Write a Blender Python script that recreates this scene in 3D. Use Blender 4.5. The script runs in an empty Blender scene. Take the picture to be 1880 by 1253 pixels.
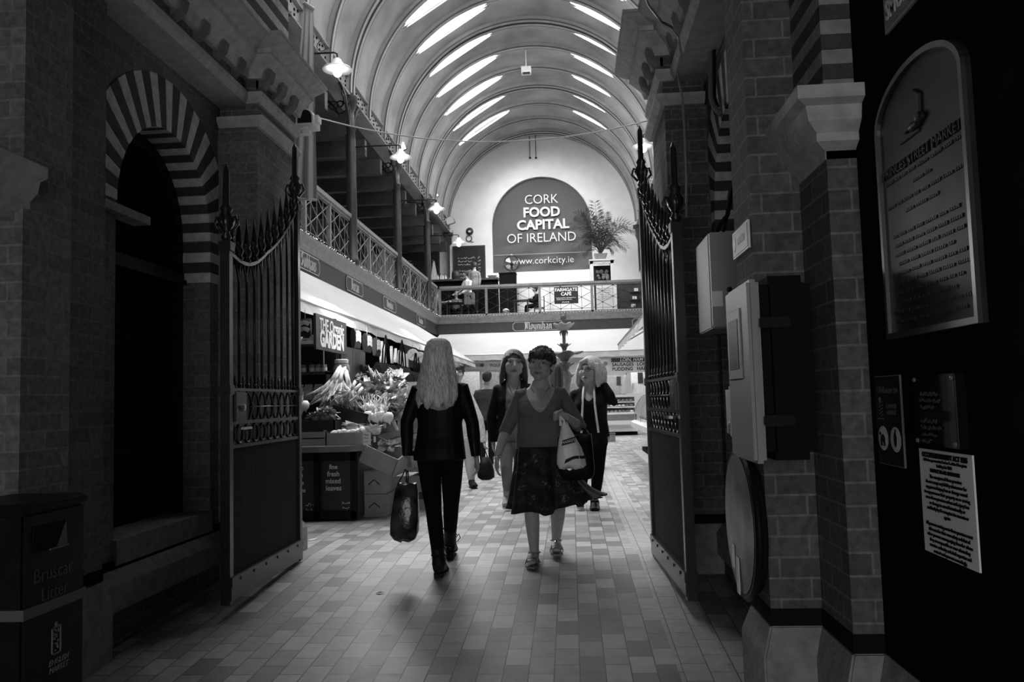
import bpy, bmesh, math, random
from mathutils import Vector, Matrix
from math import sin, cos, pi, radians as rad
random.seed(7)
C = bpy.context.scene.collection
SC = bpy.context.scene

# ------------------------------------------------------------------ camera
YAW, PITCH, ROLL, FPX, EYE = 0.07019, 0.072155, -0.027397, 1500.5, 1.2
cf = Vector((-sin(YAW)*cos(PITCH), cos(YAW)*cos(PITCH), sin(PITCH)))
_r = Vector((cos(YAW), sin(YAW), 0)); _u = _r.cross(cf)
cr = _r*cos(ROLL) + _u*sin(ROLL); cu = _u*cos(ROLL) - _r*sin(ROLL)
cam_d = bpy.data.cameras.new('camera'); cam = bpy.data.objects.new('camera', cam_d); C.objects.link(cam)
M = Matrix.Identity(4)
for i in range(3):
    M[i][0] = cr[i]; M[i][1] = cu[i]; M[i][2] = -cf[i]
M[2][3] = EYE
cam.matrix_world = M
cam_d.sensor_fit = 'HORIZONTAL'; cam_d.sensor_width = 36; cam_d.lens = 36*FPX/1880
cam_d.clip_start = .05; cam_d.clip_end = 200
SC.camera = cam
def ray(px, py): return cr*((px-940)/FPX) + cu*((626.5-py)/FPX) + cf
EYEV = Vector((0, 0, EYE))
def onX(px, py, X): d = ray(px, py); return EYEV + d*(X/d.x)      # where a sight line meets the wall x = X
def onY(px, py, Y): d = ray(px, py); return EYEV + d*(Y/d.y)
def onZ(px, py, Z): d = ray(px, py); return EYEV + d*((Z-EYE)/d.z)
def FL(y): return 0.0 if y >= 6.55 else -.0547*(6.55-y)            # floor height: entrance ramp, then level hall

# ------------------------------------------------------------------ light and exposure
SC.view_settings.view_transform = 'Standard'; SC.view_settings.look = 'None'
SC.view_settings.gamma = 1; SC.view_settings.use_curve_mapping = False
SC.view_settings.exposure = EXPOSURE = 0.0
w = bpy.data.worlds.new('sky'); SC.world = w; w.use_nodes = True
w.node_tree.nodes['Background'].inputs[0].default_value = (.9, .9, .9, 1)
w.node_tree.nodes['Background'].inputs[1].default_value = 1.7
def area(name, loc, target, sx, sy, power, color=(1, 1, 1), spread=180):
    d = bpy.data.lights.new(name, 'AREA'); d.shape = 'RECTANGLE'; d.size = sx; d.size_y = sy; d.energy = power; d.color = color; d.spread = rad(spread)
    o = bpy.data.objects.new(name, d); C.objects.link(o); o.location = loc
    o.rotation_euler = (Vector(target)-Vector(loc)).to_track_quat('-Z', 'Y').to_euler()
    return o
VX, VZ, VR = -.98, 8.3, 3.92                                        # barrel vault of the hall: axis and radius
# daylight outside the two rows of roof lights, and the dim street entrance behind the camera
# lamps and battens of the stalls follow the roof lights
for s, a, pw in ((-1, 122, 2250), (1, 57, 2000)):
    ca, sa = cos(rad(a)), sin(rad(a))
    for k in range(4):
        yy = 10+5.8*k
        area('skylight_daylight', (VX+5.6*ca, yy, VZ+5.6*sa), (VX+.3*ca, yy, VZ+.3*sa), 5.2, 3.2, pw*(1.9 if k == 3 else 1))
area('street_daylight', (-.8, -5.4, 1.5), (-.8, 5, 1.3), 3.2, 3.4, 85)
# fluorescent battens fixed under the stall awnings; added fill lights over the café
for x, y, z, sx, sy, pw in ((-3.3, 11.2, 2.62, .3, 4.5, 170), (-3.6, 17.5, 2.75, .3, 5, 60), (-1.5, 28.2, 2.95, 5, .3, 80), (1.4, 29.0, 2.9, 2.5, .3, 70), (2.4, 14.5, 2.9, .3, 5, 70)):
    area('stall_batten', (x, y, z), (x+(.5 if x < -3 else 0), y-.3, 0), sx, sy, pw)
for k in range(4): area('cafe_fill_light', (-1.2+1.6*k-2, 32.2, 6.9), (-1.2+1.6*k-2, 31.8, 0), .3, 1.0, 12)  # unseen lamps added above the café to brighten the balcony
# ------------------------------------------------------------------ materials
def mat(name, g, rough=.6, metal=0, noise=0, nscale=8, bump=0, bscale=60, spec=.5, emit=0, trans=0, stretch=None):
    m = bpy.data.materials.new(name); m.use_nodes = True
    nt = m.node_tree; b = nt.nodes['Principled BSDF']
    col = (g, g, g, 1) if not isinstance(g, tuple) else (*g, 1)
    b.inputs['Base Color'].default_value = col
    b.inputs['Roughness'].default_value = rough; b.inputs['Metallic'].default_value = metal
    b.inputs['Specular IOR Level'].default_value = spec
    if emit:
        b.inputs['Emission Color'].default_value = (1, 1, 1, 1); b.inputs['Emission Strength'].default_value = emit
    if noise or bump:
        tc = nt.nodes.new('ShaderNodeNewGeometry'); mp = nt.nodes.new('ShaderNodeMapping')
        nt.links.new(tc.outputs['Position'], mp.inputs['Vector'])
        if stretch: mp.inputs['Scale'].default_value = stretch
    if noise:
        n = nt.nodes.new('ShaderNodeTexNoise'); n.inputs['Scale'].default_value = nscale; n.inputs['Detail'].default_value = 5
        nt.links.new(mp.outputs[0], n.inputs['Vector'])
        r = nt.nodes.new('ShaderNodeMapRange'); r.inputs['From Min'].default_value = .3; r.inputs['From Max'].default_value = .7
        r.inputs['To Min'].default_value = max(0, col[0]*(1-noise)); r.inputs['To Max'].default_value = col[0]*(1+noise)
        nt.links.new(n.outputs['Fac'], r.inputs['Value']); nt.links.new(r.outputs[0], b.inputs['Base Color'])
    if bump:
        n2 = nt.nodes.new('ShaderNodeTexNoise'); n2.inputs['Scale'].default_value = bscale; n2.inputs['Detail'].default_value = 3
        nt.links.new(mp.outputs[0], n2.inputs['Vector'])
        bp = nt.nodes.new('ShaderNodeBump'); bp.inputs['Strength'].default_value = bump; bp.inputs['Distance'].default_value = .02
        nt.links.new(n2.outputs['Fac'], bp.inputs['Height']); nt.links.new(bp.outputs[0], b.inputs['Normal'])
    return m
def brickmat(name, c1, c2, cm, bw, bh, mortar=.012, rough=.85, floor=False, bump=.5, off=.5, spec=.3, swap=False, shift=(0, 0), rvar=0):
    m = bpy.data.materials.new(name); m.use_nodes = True
    nt = m.node_tree; b = nt.nodes['Principled BSDF']; b.inputs['Roughness'].default_value = rough; b.inputs['Specular IOR Level'].default_value = spec
    g = nt.nodes.new('ShaderNodeNewGeometry'); s = nt.nodes.new('ShaderNodeSeparateXYZ'); nt.links.new(g.outputs['Position'], s.inputs[0])
    cb = nt.nodes.new('ShaderNodeCombineXYZ')
    if floor:
        nt.links.new(s.outputs[1], cb.inputs[0]); nt.links.new(s.outputs[0], cb.inputs[1])
    else:
        ad = nt.nodes.new('ShaderNodeMath'); ad.operation = 'ADD'
        nt.links.new(s.outputs[0], ad.inputs[0]); nt.links.new(s.outputs[1], ad.inputs[1])
        nt.links.new(ad.outputs[0], cb.inputs[0]); nt.links.new(s.outputs[2], cb.inputs[1])
    mp = nt.nodes.new('ShaderNodeMapping'); mp.inputs['Location'].default_value = (20+shift[0], 20+shift[1], 0); nt.links.new(cb.outputs[0], mp.inputs['Vector'])
    t = nt.nodes.new('ShaderNodeTexBrick'); nt.links.new(mp.outputs[0], t.inputs['Vector'])
    t.offset = off; t.inputs['Scale'].default_value = 1; t.inputs['Brick Width'].default_value = bw; t.inputs['Row Height'].default_value = bh
    t.inputs['Mortar Size'].default_value = mortar/2; t.inputs['Mortar Smooth'].default_value = .2
    for k, c in (('Color1', c1), ('Color2', c2), ('Mortar', cm)): t.inputs[k].default_value = (c, c, c, 1)
    n = nt.nodes.new('ShaderNodeTexNoise'); n.inputs['Scale'].default_value = 35 if not floor else 14; n.inputs['Detail'].default_value = 6
    nt.links.new(g.outputs['Position'], n.inputs['Vector'])
    r = nt.nodes.new('ShaderNodeMapRange'); r.inputs['From Min'].default_value = .3; r.inputs['From Max'].default_value = .7
    a = .14 if floor else .3
    r.inputs['To Min'].default_value = 1-a; r.inputs['To Max'].default_value = 1+a; nt.links.new(n.outputs['Fac'], r.inputs['Value'])
    mx = nt.nodes.new('ShaderNodeMix'); mx.data_type = 'RGBA'; mx.blend_type = 'MULTIPLY'; mx.inputs[0].default_value = 1
    nt.links.new(t.outputs['Color'], mx.inputs[6]); nt.links.new(r.outputs[0], mx.inputs[7]); nt.links.new(mx.outputs[2], b.inputs['Base Color'])
    if rvar:
        rr = nt.nodes.new('ShaderNodeMapRange'); rr.inputs['To Min'].default_value = rough-rvar; rr.inputs['To Max'].default_value = rough+rvar
        nt.links.new(n.outputs['Fac'], rr.inputs['Value']); nt.links.new(rr.outputs[0], b.inputs['Roughness'])
    if bump:
        hs = nt.nodes.new('ShaderNodeMath'); hs.operation = 'MULTIPLY_ADD'; hs.inputs[1].default_value = -1.0
        nt.links.new(t.outputs['Fac'], hs.inputs[0])
        sc = nt.nodes.new('ShaderNodeMath'); sc.operation = 'MULTIPLY'; sc.inputs[1].default_value = .12 if floor else .8; nt.links.new(n.outputs['Fac'], sc.inputs[0])
        nt.links.new(sc.outputs[0], hs.inputs[2])
        bp = nt.nodes.new('ShaderNodeBump'); bp.inputs['Strength'].default_value = bump; bp.inputs['Distance'].default_value = .008
        nt.links.new(hs.outputs[0], bp.inputs['Height']); nt.links.new(bp.outputs[0], b.inputs['Normal'])
    return m
def thinglass(name, tint=.92, gloss=.08):
    m = bpy.data.materials.new(name); m.use_nodes = True; nt = m.node_tree; nt.nodes.remove(nt.nodes['Principled BSDF'])
    out = nt.nodes['Material Output']; t = nt.nodes.new('ShaderNodeBsdfTransparent'); t.inputs[0].default_value = (tint, tint, tint, 1)
    g = nt.nodes.new('ShaderNodeBsdfGlossy'); g.inputs['Roughness'].default_value = .06
    mx = nt.nodes.new('ShaderNodeMixShader'); mx.inputs[0].default_value = gloss
    nt.links.new(t.outputs[0], mx.inputs[1]); nt.links.new(g.outputs[0], mx.inputs[2]); nt.links.new(mx.outputs[0], out.inputs[0])
    return m
MT = {}
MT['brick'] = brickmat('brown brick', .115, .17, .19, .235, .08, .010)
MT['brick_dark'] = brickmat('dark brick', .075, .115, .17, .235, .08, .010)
MT['stone'] = mat('limestone', .25, .85, noise=.25, nscale=14, bump=.25, bscale=50)
MT['stone_light'] = mat('pale limestone', .60, .8, noise=.2, nscale=20, bump=.25, bscale=60)
MT['corbel'] = mat('dark corbel stone', .14, .85, noise=.2, nscale=14)
MT['cornice'] = mat('cornice stone', .42, .8, noise=.2, nscale=14, bump=.2, bscale=50)
MT['stone_dark'] = mat('dark voussoir brick', .055, .8, noise=.25, nscale=20, bump=.25, bscale=60)
MT['tile'] = brickmat('clay floor tiles', .16, .44, .08, .222, .125, .007, rough=.46, floor=True, bump=.35, spec=.45, rvar=.1)
MT['tile_small'] = brickmat('small hall floor tiles', .2, .5, .12, .20, .12, .006, rough=.45, floor=True, bump=.3, shift=(.05, .03))
MT['tile_lane'] = brickmat('pale lane tiles', .38, .46, .13, .222, .125, .006, rough=.42, floor=True, bump=.3, shift=(.1, .0))
MT['black_paint'] = mat('black gloss paint', .010, .4, noise=.3, nscale=12, spec=.1)
MT['black_matte'] = mat('black matte', .010, .8, spec=.05)
MT['door_dark'] = mat('dark painted door', .010, .6, noise=.2, nscale=5, spec=0)
MT['iron'] = mat('black painted iron', .02, .28, noise=.3, nscale=25, bump=.03, bscale=60)
MT['iron_green'] = mat('dark painted cast iron', .03, .4, noise=.2)
MT['plaster'] = mat('vault plaster', .38, .85, noise=.3, nscale=.9, bump=.06, bscale=8)
MT['rib'] = mat('painted roof rib', .42, .55, noise=.12, nscale=4)
MT['ribdark'] = mat('dark rib edge', .12, .6)
MT['white_wall'] = mat('white painted wall', .90, .8, noise=.04, nscale=3)
MT['timber'] = mat('dark stained timber', .045, .5, noise=.35, nscale=6, stretch=(1, .15, 1))
MT['timber_mid'] = mat('stained timber moulding', .21, .5, noise=.2, nscale=8)
MT['fascia'] = mat('painted fascia board', .04, .5, noise=.12, nscale=4)
MT['awning'] = mat('white awning canvas', .62, .8, noise=.04, nscale=2)
MT['white_paint'] = mat('white paint', .75, .5)
MT['white_letter'] = mat('white lettering', .85, .6)
MT['grey_letter'] = mat('pale lettering', .5, .6)
MT['board'] = mat('chalkboard', .014, .7, noise=.3, nscale=6)
MT['chalk'] = mat('chalk', .7, .9)
MT['glass'] = thinglass('clear glass')
MT['sheet_glass'] = thinglass('roof glass', .95, .04)
MT['steel'] = mat('brushed steel', .55, .3, metal=1)
MT['chrome'] = mat('chrome', .7, .12, metal=1)
MT['bronze'] = mat('dark bronze', .022, .48, metal=.5, noise=.3, nscale=10)
MT['bulb'] = mat('lit bulb', .9, .4, emit=14)
MT['flood'] = mat('lit floodlight', .9, .4, emit=14)
MT['fairy'] = mat('fairy light', .9, .4, emit=1.2)
MT['enamel'] = mat('white enamel', .8, .3)
MT['cardboard'] = mat('cardboard', .28, .85, noise=.12, nscale=10)
MT['cardboard_dark'] = mat('dark printed cardboard', .03, .7, noise=.2)
MT['wood'] = mat('raw wood', .35, .7, noise=.2, nscale=8, stretch=(.2, 1, 1))
MT['grey_box'] = mat('grey enamelled steel', .27, .45, noise=.06, nscale=6)
MT['pvc'] = mat('grey plastic conduit', .16, .45)

# ------------------------------------------------------------------ mesh building
ORG = {}
def org(o): return ORG.get(o.name, Vector((0, 0, 0))) if o else Vector((0, 0, 0))
class MB:
    def __init__(s): s.v = []; s.f = []
    def add(s, vs, fs):
        n = len(s.v); s.v += [tuple(v) for v in vs]; s.f += [tuple(i+n for i in f) for f in fs]; return s
    def box(s, x0, x1, y0, y1, z0, z1):
        return s.add([(x0, y0, z0), (x1, y0, z0), (x1, y1, z0), (x0, y1, z0), (x0, y0, z1), (x1, y0, z1), (x1, y1, z1), (x0, y1, z1)],
                     [(3, 2, 1, 0), (4, 5, 6, 7), (0, 1, 5, 4), (1, 2, 6, 5), (2, 3, 7, 6), (3, 0, 4, 7)])
    def obox(s, c, ax, ay, az):                       # centre and three half-axis vectors
        c = Vector(c); ax = Vector(ax); ay = Vector(ay); az = Vector(az)
        vs = [c+ax*i+ay*j+az*k for k in (-1, 1) for j, i in ((-1, -1), (-1, 1), (1, 1), (1, -1))]
        return s.add(vs, [(3, 2, 1, 0), (4, 5, 6, 7), (0, 1, 5, 4), (1, 2, 6, 5), (2, 3, 7, 6), (3, 0, 4, 7)])
    def bar(s, a, b, w, h=None, up=(0, 0, 1)):        # square bar from a to b
        a = Vector(a); b = Vector(b); d = b-a; L = d.length
        if L < 1e-6: return s
        d /= L; u = Vector(up)
        if abs(d.dot(u)) > .98: u = Vector((1, 0, 0))
        x = d.cross(u).normalized(); y = x.cross(d); h = h or w
        return s.obox((a+b)/2, x*(w/2), d*(L/2), y*(h/2))
    def loft(s, rings, cap=True, close=True):
        n = len(rings[0]); base = len(s.v); s.v += [tuple(p) for r in rings for p in r]
        for i in range(len(rings)-1):
            for j in range(n if close else n-1):
                a = base+i*n+j; b = base+i*n+(j+1) % n
                s.f.append((a, b, b+n, a+n))
        if cap:
            s.f.append(tuple(base+n-1-j for j in range(n))); s.f.append(tuple(base+(len(rings)-1)*n+j for j in range(n)))
        return s
    def tube(s, pts, r, seg=8, cap=True, flat=1.0, up=None):      # round tube; r one radius or one per point; flat squeezes the second axis
        pts = [Vector(p) for p in pts]; n = len(pts)
        rr = r if isinstance(r, (list, tuple)) else [r]*n
        rings = []; px = None
        for i, p in enumerate(pts):
            d = (pts[min(i+1, n-1)]-pts[max(i-1, 0)]).normalized()
            if px is None:
                u = Vector(up) if up else (Vector((0, 0, 1)) if abs(d.z) < .9 else Vector((0, 1, 0)))
                x = d.cross(u).normalized()
            else:
                x = (px-d*px.dot(d)).normalized()
            y = d.cross(x); px = x
            q = rr[i]; qa, qb = q if isinstance(q, tuple) else (q, q*flat)
            rings.append([p+x*(qa*cos(2*pi*k/seg))+y*(qb*sin(2*pi*k/seg)) for k in range(seg)])
        return s.loft(rings, cap)
    def lathe(s, prof, c, seg=16, axis='z'):          # prof: (radius, height)
        c = Vector(c); rings = []
        for r, h in prof:
            ring = []
            for k in range(seg):
                a = 2*pi*k/seg; x, y = max(r, 1e-4)*cos(a), max(r, 1e-4)*sin(a)
                ring.append(c+(Vector((x, y, h)) if axis == 'z' else Vector((h, x, y)) if axis == 'x' else Vector((y, h, x))))
            rings.append(ring)
        return s.loft(rings)
    def ball(s, c, r, seg=10, rot=None):
        r = (r, r, r) if not isinstance(r, (tuple, list)) else r
        c = Vector(c); rings = []; m = seg//2+1
        for i in range(m+1):
            t = pi*i/m; q = max(sin(t), .02)
            ring = [Vector((r[0]*q*cos(2*pi*k/seg), r[1]*q*sin(2*pi*k/seg), -r[2]*cos(t))) for k in range(seg)]
            if rot: ring = [rot @ v for v in ring]
            rings.append([c+v for v in ring])
        return s.loft(rings)
    def prism(s, poly, axis, a, b):                   # 2-D outline pushed along an axis
        def P(u, v, t): return (t, u, v) if axis == 'x' else (u, t, v) if axis == 'y' else (u, v, t)
        n = len(poly); s.add([P(u, v, a) for u, v in poly]+[P(u, v, b) for u, v in poly],
            [tuple(range(n-1, -1, -1)), tuple(range(n, 2*n))]+[(j, (j+1) % n, n+(j+1) % n, n+j) for j in range(n)]); return s
    def sweep(s, prof, path, out):                    # moulding profile (outward, up) along a path of points; out: outward unit vector per point
        rings = [[Vector(p)+Vector(o)*u+Vector((0, 0, v)) for u, v in prof] for p, o in zip(path, out)]
        return s.loft(rings)
    def build(s, name, m, parent=None, smooth=False, bevel=0, mod=None):
        me = bpy.data.meshes.new(name); o0 = org(parent)
        me.from_pydata([Vector(v)-o0 for v in s.v], [], s.f); me.update()
        bm = bmesh.new(); bm.from_mesh(me)
        if bevel:
            es = [e for e in bm.edges if len(e.link_faces) == 2 and e.calc_face_angle(0) > .6]
            bmesh.ops.bevel(bm, geom=es, offset=bevel, segments=2, affect='EDGES', clamp_overlap=True)
        bmesh.ops.recalc_face_normals(bm, faces=bm.faces); bm.to_mesh(me); bm.free()
        if smooth:
            for p in me.polygons: p.use_smooth = True
        me.materials.append(MT[m] if isinstance(m, str) else m)
        o = bpy.data.objects.new(name, me); C.objects.link(o)
        if parent: o.parent = parent; ORG[o.name] = o0.copy()
        return o
def refine(o, voxel=None, smooth=0, subsurf=0, iters=6):          # voxel-fuse overlapping pieces into one skin
    if voxel:
        d = o.modifiers.new('r', 'REMESH'); d.mode = 'VOXEL'; d.voxel_size = voxel; d.use_smooth_shade = True
    if smooth:
        d = o.modifiers.new('s', 'SMOOTH'); d.factor = smooth; d.iterations = iters
    if subsurf:
        d = o.modifiers.new('u', 'SUBSURF'); d.levels = d.render_levels = subsurf
    dg = bpy.context.evaluated_depsgraph_get(); me = bpy.data.meshes.new_from_object(o.evaluated_get(dg))
    old = o.data; o.modifiers.clear(); o.data = me; me.name = o.name
    for p in me.polygons: p.use_smooth = True
    bpy.data.meshes.remove(old); return o
def tag(o, label, cat, group=None, kind=None):
    if label: o['label'] = label
    if cat: o['category'] = cat
    if group: o['group'] = group
    if kind: o['kind'] = kind
    return o
def thing(name, loc, label, cat, group=None):
    o = bpy.data.objects.new(name, None); C.objects.link(o); o.location = loc; o.empty_display_size = .1; ORG[o.name] = Vector(loc)
    return tag(o, label, cat, group)
def struct(o, label=None):
    o['kind'] = 'structure'
    if label: o['label'] = label
    return o
def copy_tree(o, loc=None, rotz=None, label=None, group=None, parent=None):
    c = o.copy(); C.objects.link(c)
    if parent: c.parent = parent
    for ch in list(o.children): copy_tree(ch, parent=c)
    if loc is not None: c.location = loc; ORG[c.name] = Vector(loc)
    if rotz is not None: c.rotation_euler = (0, 0, rotz)
    if label: c['label'] = label
    if group: c['group'] = group
    return c
def text(body, size, m, parent, pos, right, up, align='CENTER', name='lettering', ext=.002, bold=0, shear=0, spacing=1, line=1.0, xs=1.0, yalign='CENTER'):
    cu_ = bpy.data.curves.new(name, 'FONT'); cu_.body = body; cu_.size = size; cu_.align_x = align; cu_.align_y = yalign
    cu_.extrude = ext; cu_.offset = bold; cu_.shear = shear; cu_.space_character = spacing; cu_.space_line = line; cu_.resolution_u = 3
    t = bpy.data.objects.new(name, cu_); C.objects.link(t)
    dg = bpy.context.evaluated_depsgraph_get(); me = bpy.data.meshes.new_from_object(t.evaluated_get(dg))
    bpy.data.objects.remove(t); bpy.data.curves.remove(cu_)
    r = Vector(right).normalized(); u = Vector(up).normalized(); n = r.cross(u)
    o0 = org(parent); p = Vector(pos)-o0
    for v in me.vertices: v.co = p + r*(v.co.x*xs) + u*v.co.y + n*v.co.z
    me.materials.clear(); me.materials.append(MT[m] if isinstance(m, str) else m)
    o = bpy.data.objects.new(name, me); C.objects.link(o)
    if parent: o.parent = parent; ORG[o.name] = o0.copy()
    return o
# broad-pen lettering: strokes of a slanted chisel pen in a 1-high box, for the old black-letter signs
PEN = {
 'i': (.34, [[(.05, .75), (.17, .87)], [(.17, .87), (.17, .12)], [(.17, .12), (.29, .0)], [(.12, 1.12), (.2, 1.2)]]),
 'u': (.62, [[(.05, .75), (.17, .87), (.17, .12), (.3, 0), (.47, .15)], [(.47, .87), (.47, .1), (.58, 0)]]),
 'n': (.62, [[(.05, .75), (.17, .87), (.17, .0)], [(.17, .7), (.34, .87), (.47, .75), (.47, .1), (.58, 0)]]),
 'm': (.92, [[(.05, .75), (.17, .87), (.17, .0)], [(.17, .7), (.34, .87), (.46, .75), (.46, 0)], [(.46, .7), (.63, .87), (.76, .75), (.76, .1), (.88, 0)]]),
 'o': (.6, [[(.3, .9), (.14, .72), (.14, .15), (.3, 0), (.46, .15), (.46, .72), (.3, .9)]]),
 'a': (.6, [[(.1, .75), (.28, .9), (.45, .75), (.45, .1), (.57, 0)], [(.45, .5), (.15, .38), (.13, .12), (.26, 0), (.45, .16)]]),
 'b': (.6, [[(.14, 1.4), (.14, .15), (.3, 0), (.46, .15), (.46, .72), (.32, .88), (.14, .7)]]),
 'h': (.62, [[(.15, 1.4), (.15, 0)], [(.15, .7), (.32, .88), (.47, .75), (.47, .0), (.38, -.25)]]),
 's': (.5, [[(.42, .78), (.26, .9), (.12, .72), (.38, .3), (.38, .12), (.22, 0), (.07, .12)]]),
 'r': (.5, [[(.05, .75), (.17, .87), (.17, .05)], [(.17, .7), (.3, .86), (.44, .78)]]),
 'c': (.5, [[(.42, .76), (.28, .9), (.13, .72), (.13, .15), (.28, 0), (.43, .12)]]),
 'y': (.6, [[(.1, .85), (.14, .2), (.3, .05), (.46, .2)], [(.46, .88), (.46, .05), (.3, -.3), (.12, -.25)]]),
 'S': (.8, [[(.66, 1.15), (.42, 1.36), (.16, 1.15), (.16, .9), (.62, .5), (.62, .22), (.38, 0), (.1, .18)], [(.42, 1.3), (.38, .1)]]),
 'D': (.85, [[(.1, 1.2), (.3, 1.36), (.3, .1), (.12, 0)], [(.3, 1.3), (.62, 1.15), (.74, .7), (.6, .15), (.3, .02)], [(.48, 1.2), (.48, .15)]]),
 'M': (1.1, [[(.08, .1), (.22, 0), (.22, 1.1), (.1, 1.3)], [(.22, 1.1), (.4, 1.34), (.56, 1.1), (.56, .05)], [(.56, 1.1), (.74, 1.34), (.92, 1.1), (.92, .1), (1.05, 0)], [(.36, 1.1), (.36, .2)]]),
}
def blackletter(body, size, m, parent, pos, right, up, name='lettering', depth=.006, pen=.20):
    r = Vector(right).normalized(); u = Vector(up).normalized(); n = r.cross(u); mb = MB()
    tw = sum(PEN[c][0] for c in body)*size; x = -tw/2; P = Vector(pos)
    pv = Vector((cos(rad(40)), sin(rad(40))))*pen*size/2
    for c in body:
        w_, st = PEN[c]
        for line in st:
            for (a, b) in zip(line, line[1:]):
                A = Vector((x+a[0]*size, (a[1]-.45)*size)); B = Vector((x+b[0]*size, (b[1]-.45)*size))
                q = [A-pv, A+pv, B+pv, B-pv]
                vs = [P+r*e.x+u*e.y for e in q]+[P+r*e.x+u*e.y+n*depth for e in q]
                mb.add(vs, [(0, 1, 2, 3), (7, 6, 5, 4), (0, 4, 5, 1), (1, 5, 6, 2), (2, 6, 7, 3), (3, 7, 4, 0)])
        x += w_*size
    return mb.build(name, m, parent)
def scribble(lines, m, parent, pos, right, up, h, wid, name='chalk_writing', pen=.004, seed=1, slack=.5):   # illegible hand-written rows
    rng = random.Random(seed); r = Vector(right).normalized(); u = Vector(up).normalized(); n = r.cross(u); mb = MB(); P = Vector(pos)
    for k, frac in enumerate(lines):
        x = 0; y = -k*h*1.6; prev = None
        while x < wid*frac:
            a = Vector((x, y+rng.uniform(0, h*(1.0 if rng.random() < .7 else .5))))
            if prev is not None and rng.random() > .12:
                mb.bar(P+r*prev.x+u*prev.y+n*.003, P+r*a.x+u*a.y+n*.003, pen, .003, up=n)
            prev = a; x += h*rng.uniform(.18, .42)
    return mb.build(name, m, parent)
# ------------------------------------------------------------------ entrance passage
XC = -.775                                            # middle of the passage
def mx(s, x): return x if s < 0 else 2*XC-x           # left-hand x mirrored to the right-hand side
WL, WR = -2.6, 1.05
def bx2(mb, s, x0, x1, *r):
    a, b = sorted((mx(s, x0), mx(s, x1))); mb.box(a, b, *r); return mb

m = MB(); m.add([(-3, -5, FL(-5)), (1.6, -5, FL(-5)), (1.6, 6.55, 0), (-3, 6.55, 0)], [(0, 1, 2, 3)]); struct(m.build('floor_ramp', 'tile'))
m = MB(); m.add([(-10, 6.55, 0), (8, 6.55, 0), (8, 36, 0), (-10, 36, 0)], [(0, 1, 2, 3)]); struct(m.build('floor', 'tile'))
m = MB()                                              # two courses of pale tiles marking the lane on the right
m.add([(.475, -2, FL(-2)+.0015), (.725, -2, FL(-2)+.0015), (.725, 6.55, .0015), (.475, 6.55, .0015)], [(0, 1, 2, 3)])
m.add([(.45, 6.55, .0015), (.66, 6.55, .0015), (.66, 24, .0015), (.45, 24, .0015)], [(0, 1, 2, 3)]); struct(m.build('trim_1', 'tile_lane'))
m = MB(); m.add([(.66, 6.9, .001), (2.6, 6.9, .001), (2.6, 24, .001), (.66, 24, .001)], [(0, 1, 2, 3)]); struct(m.build('trim_2', 'tile_small'))

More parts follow.
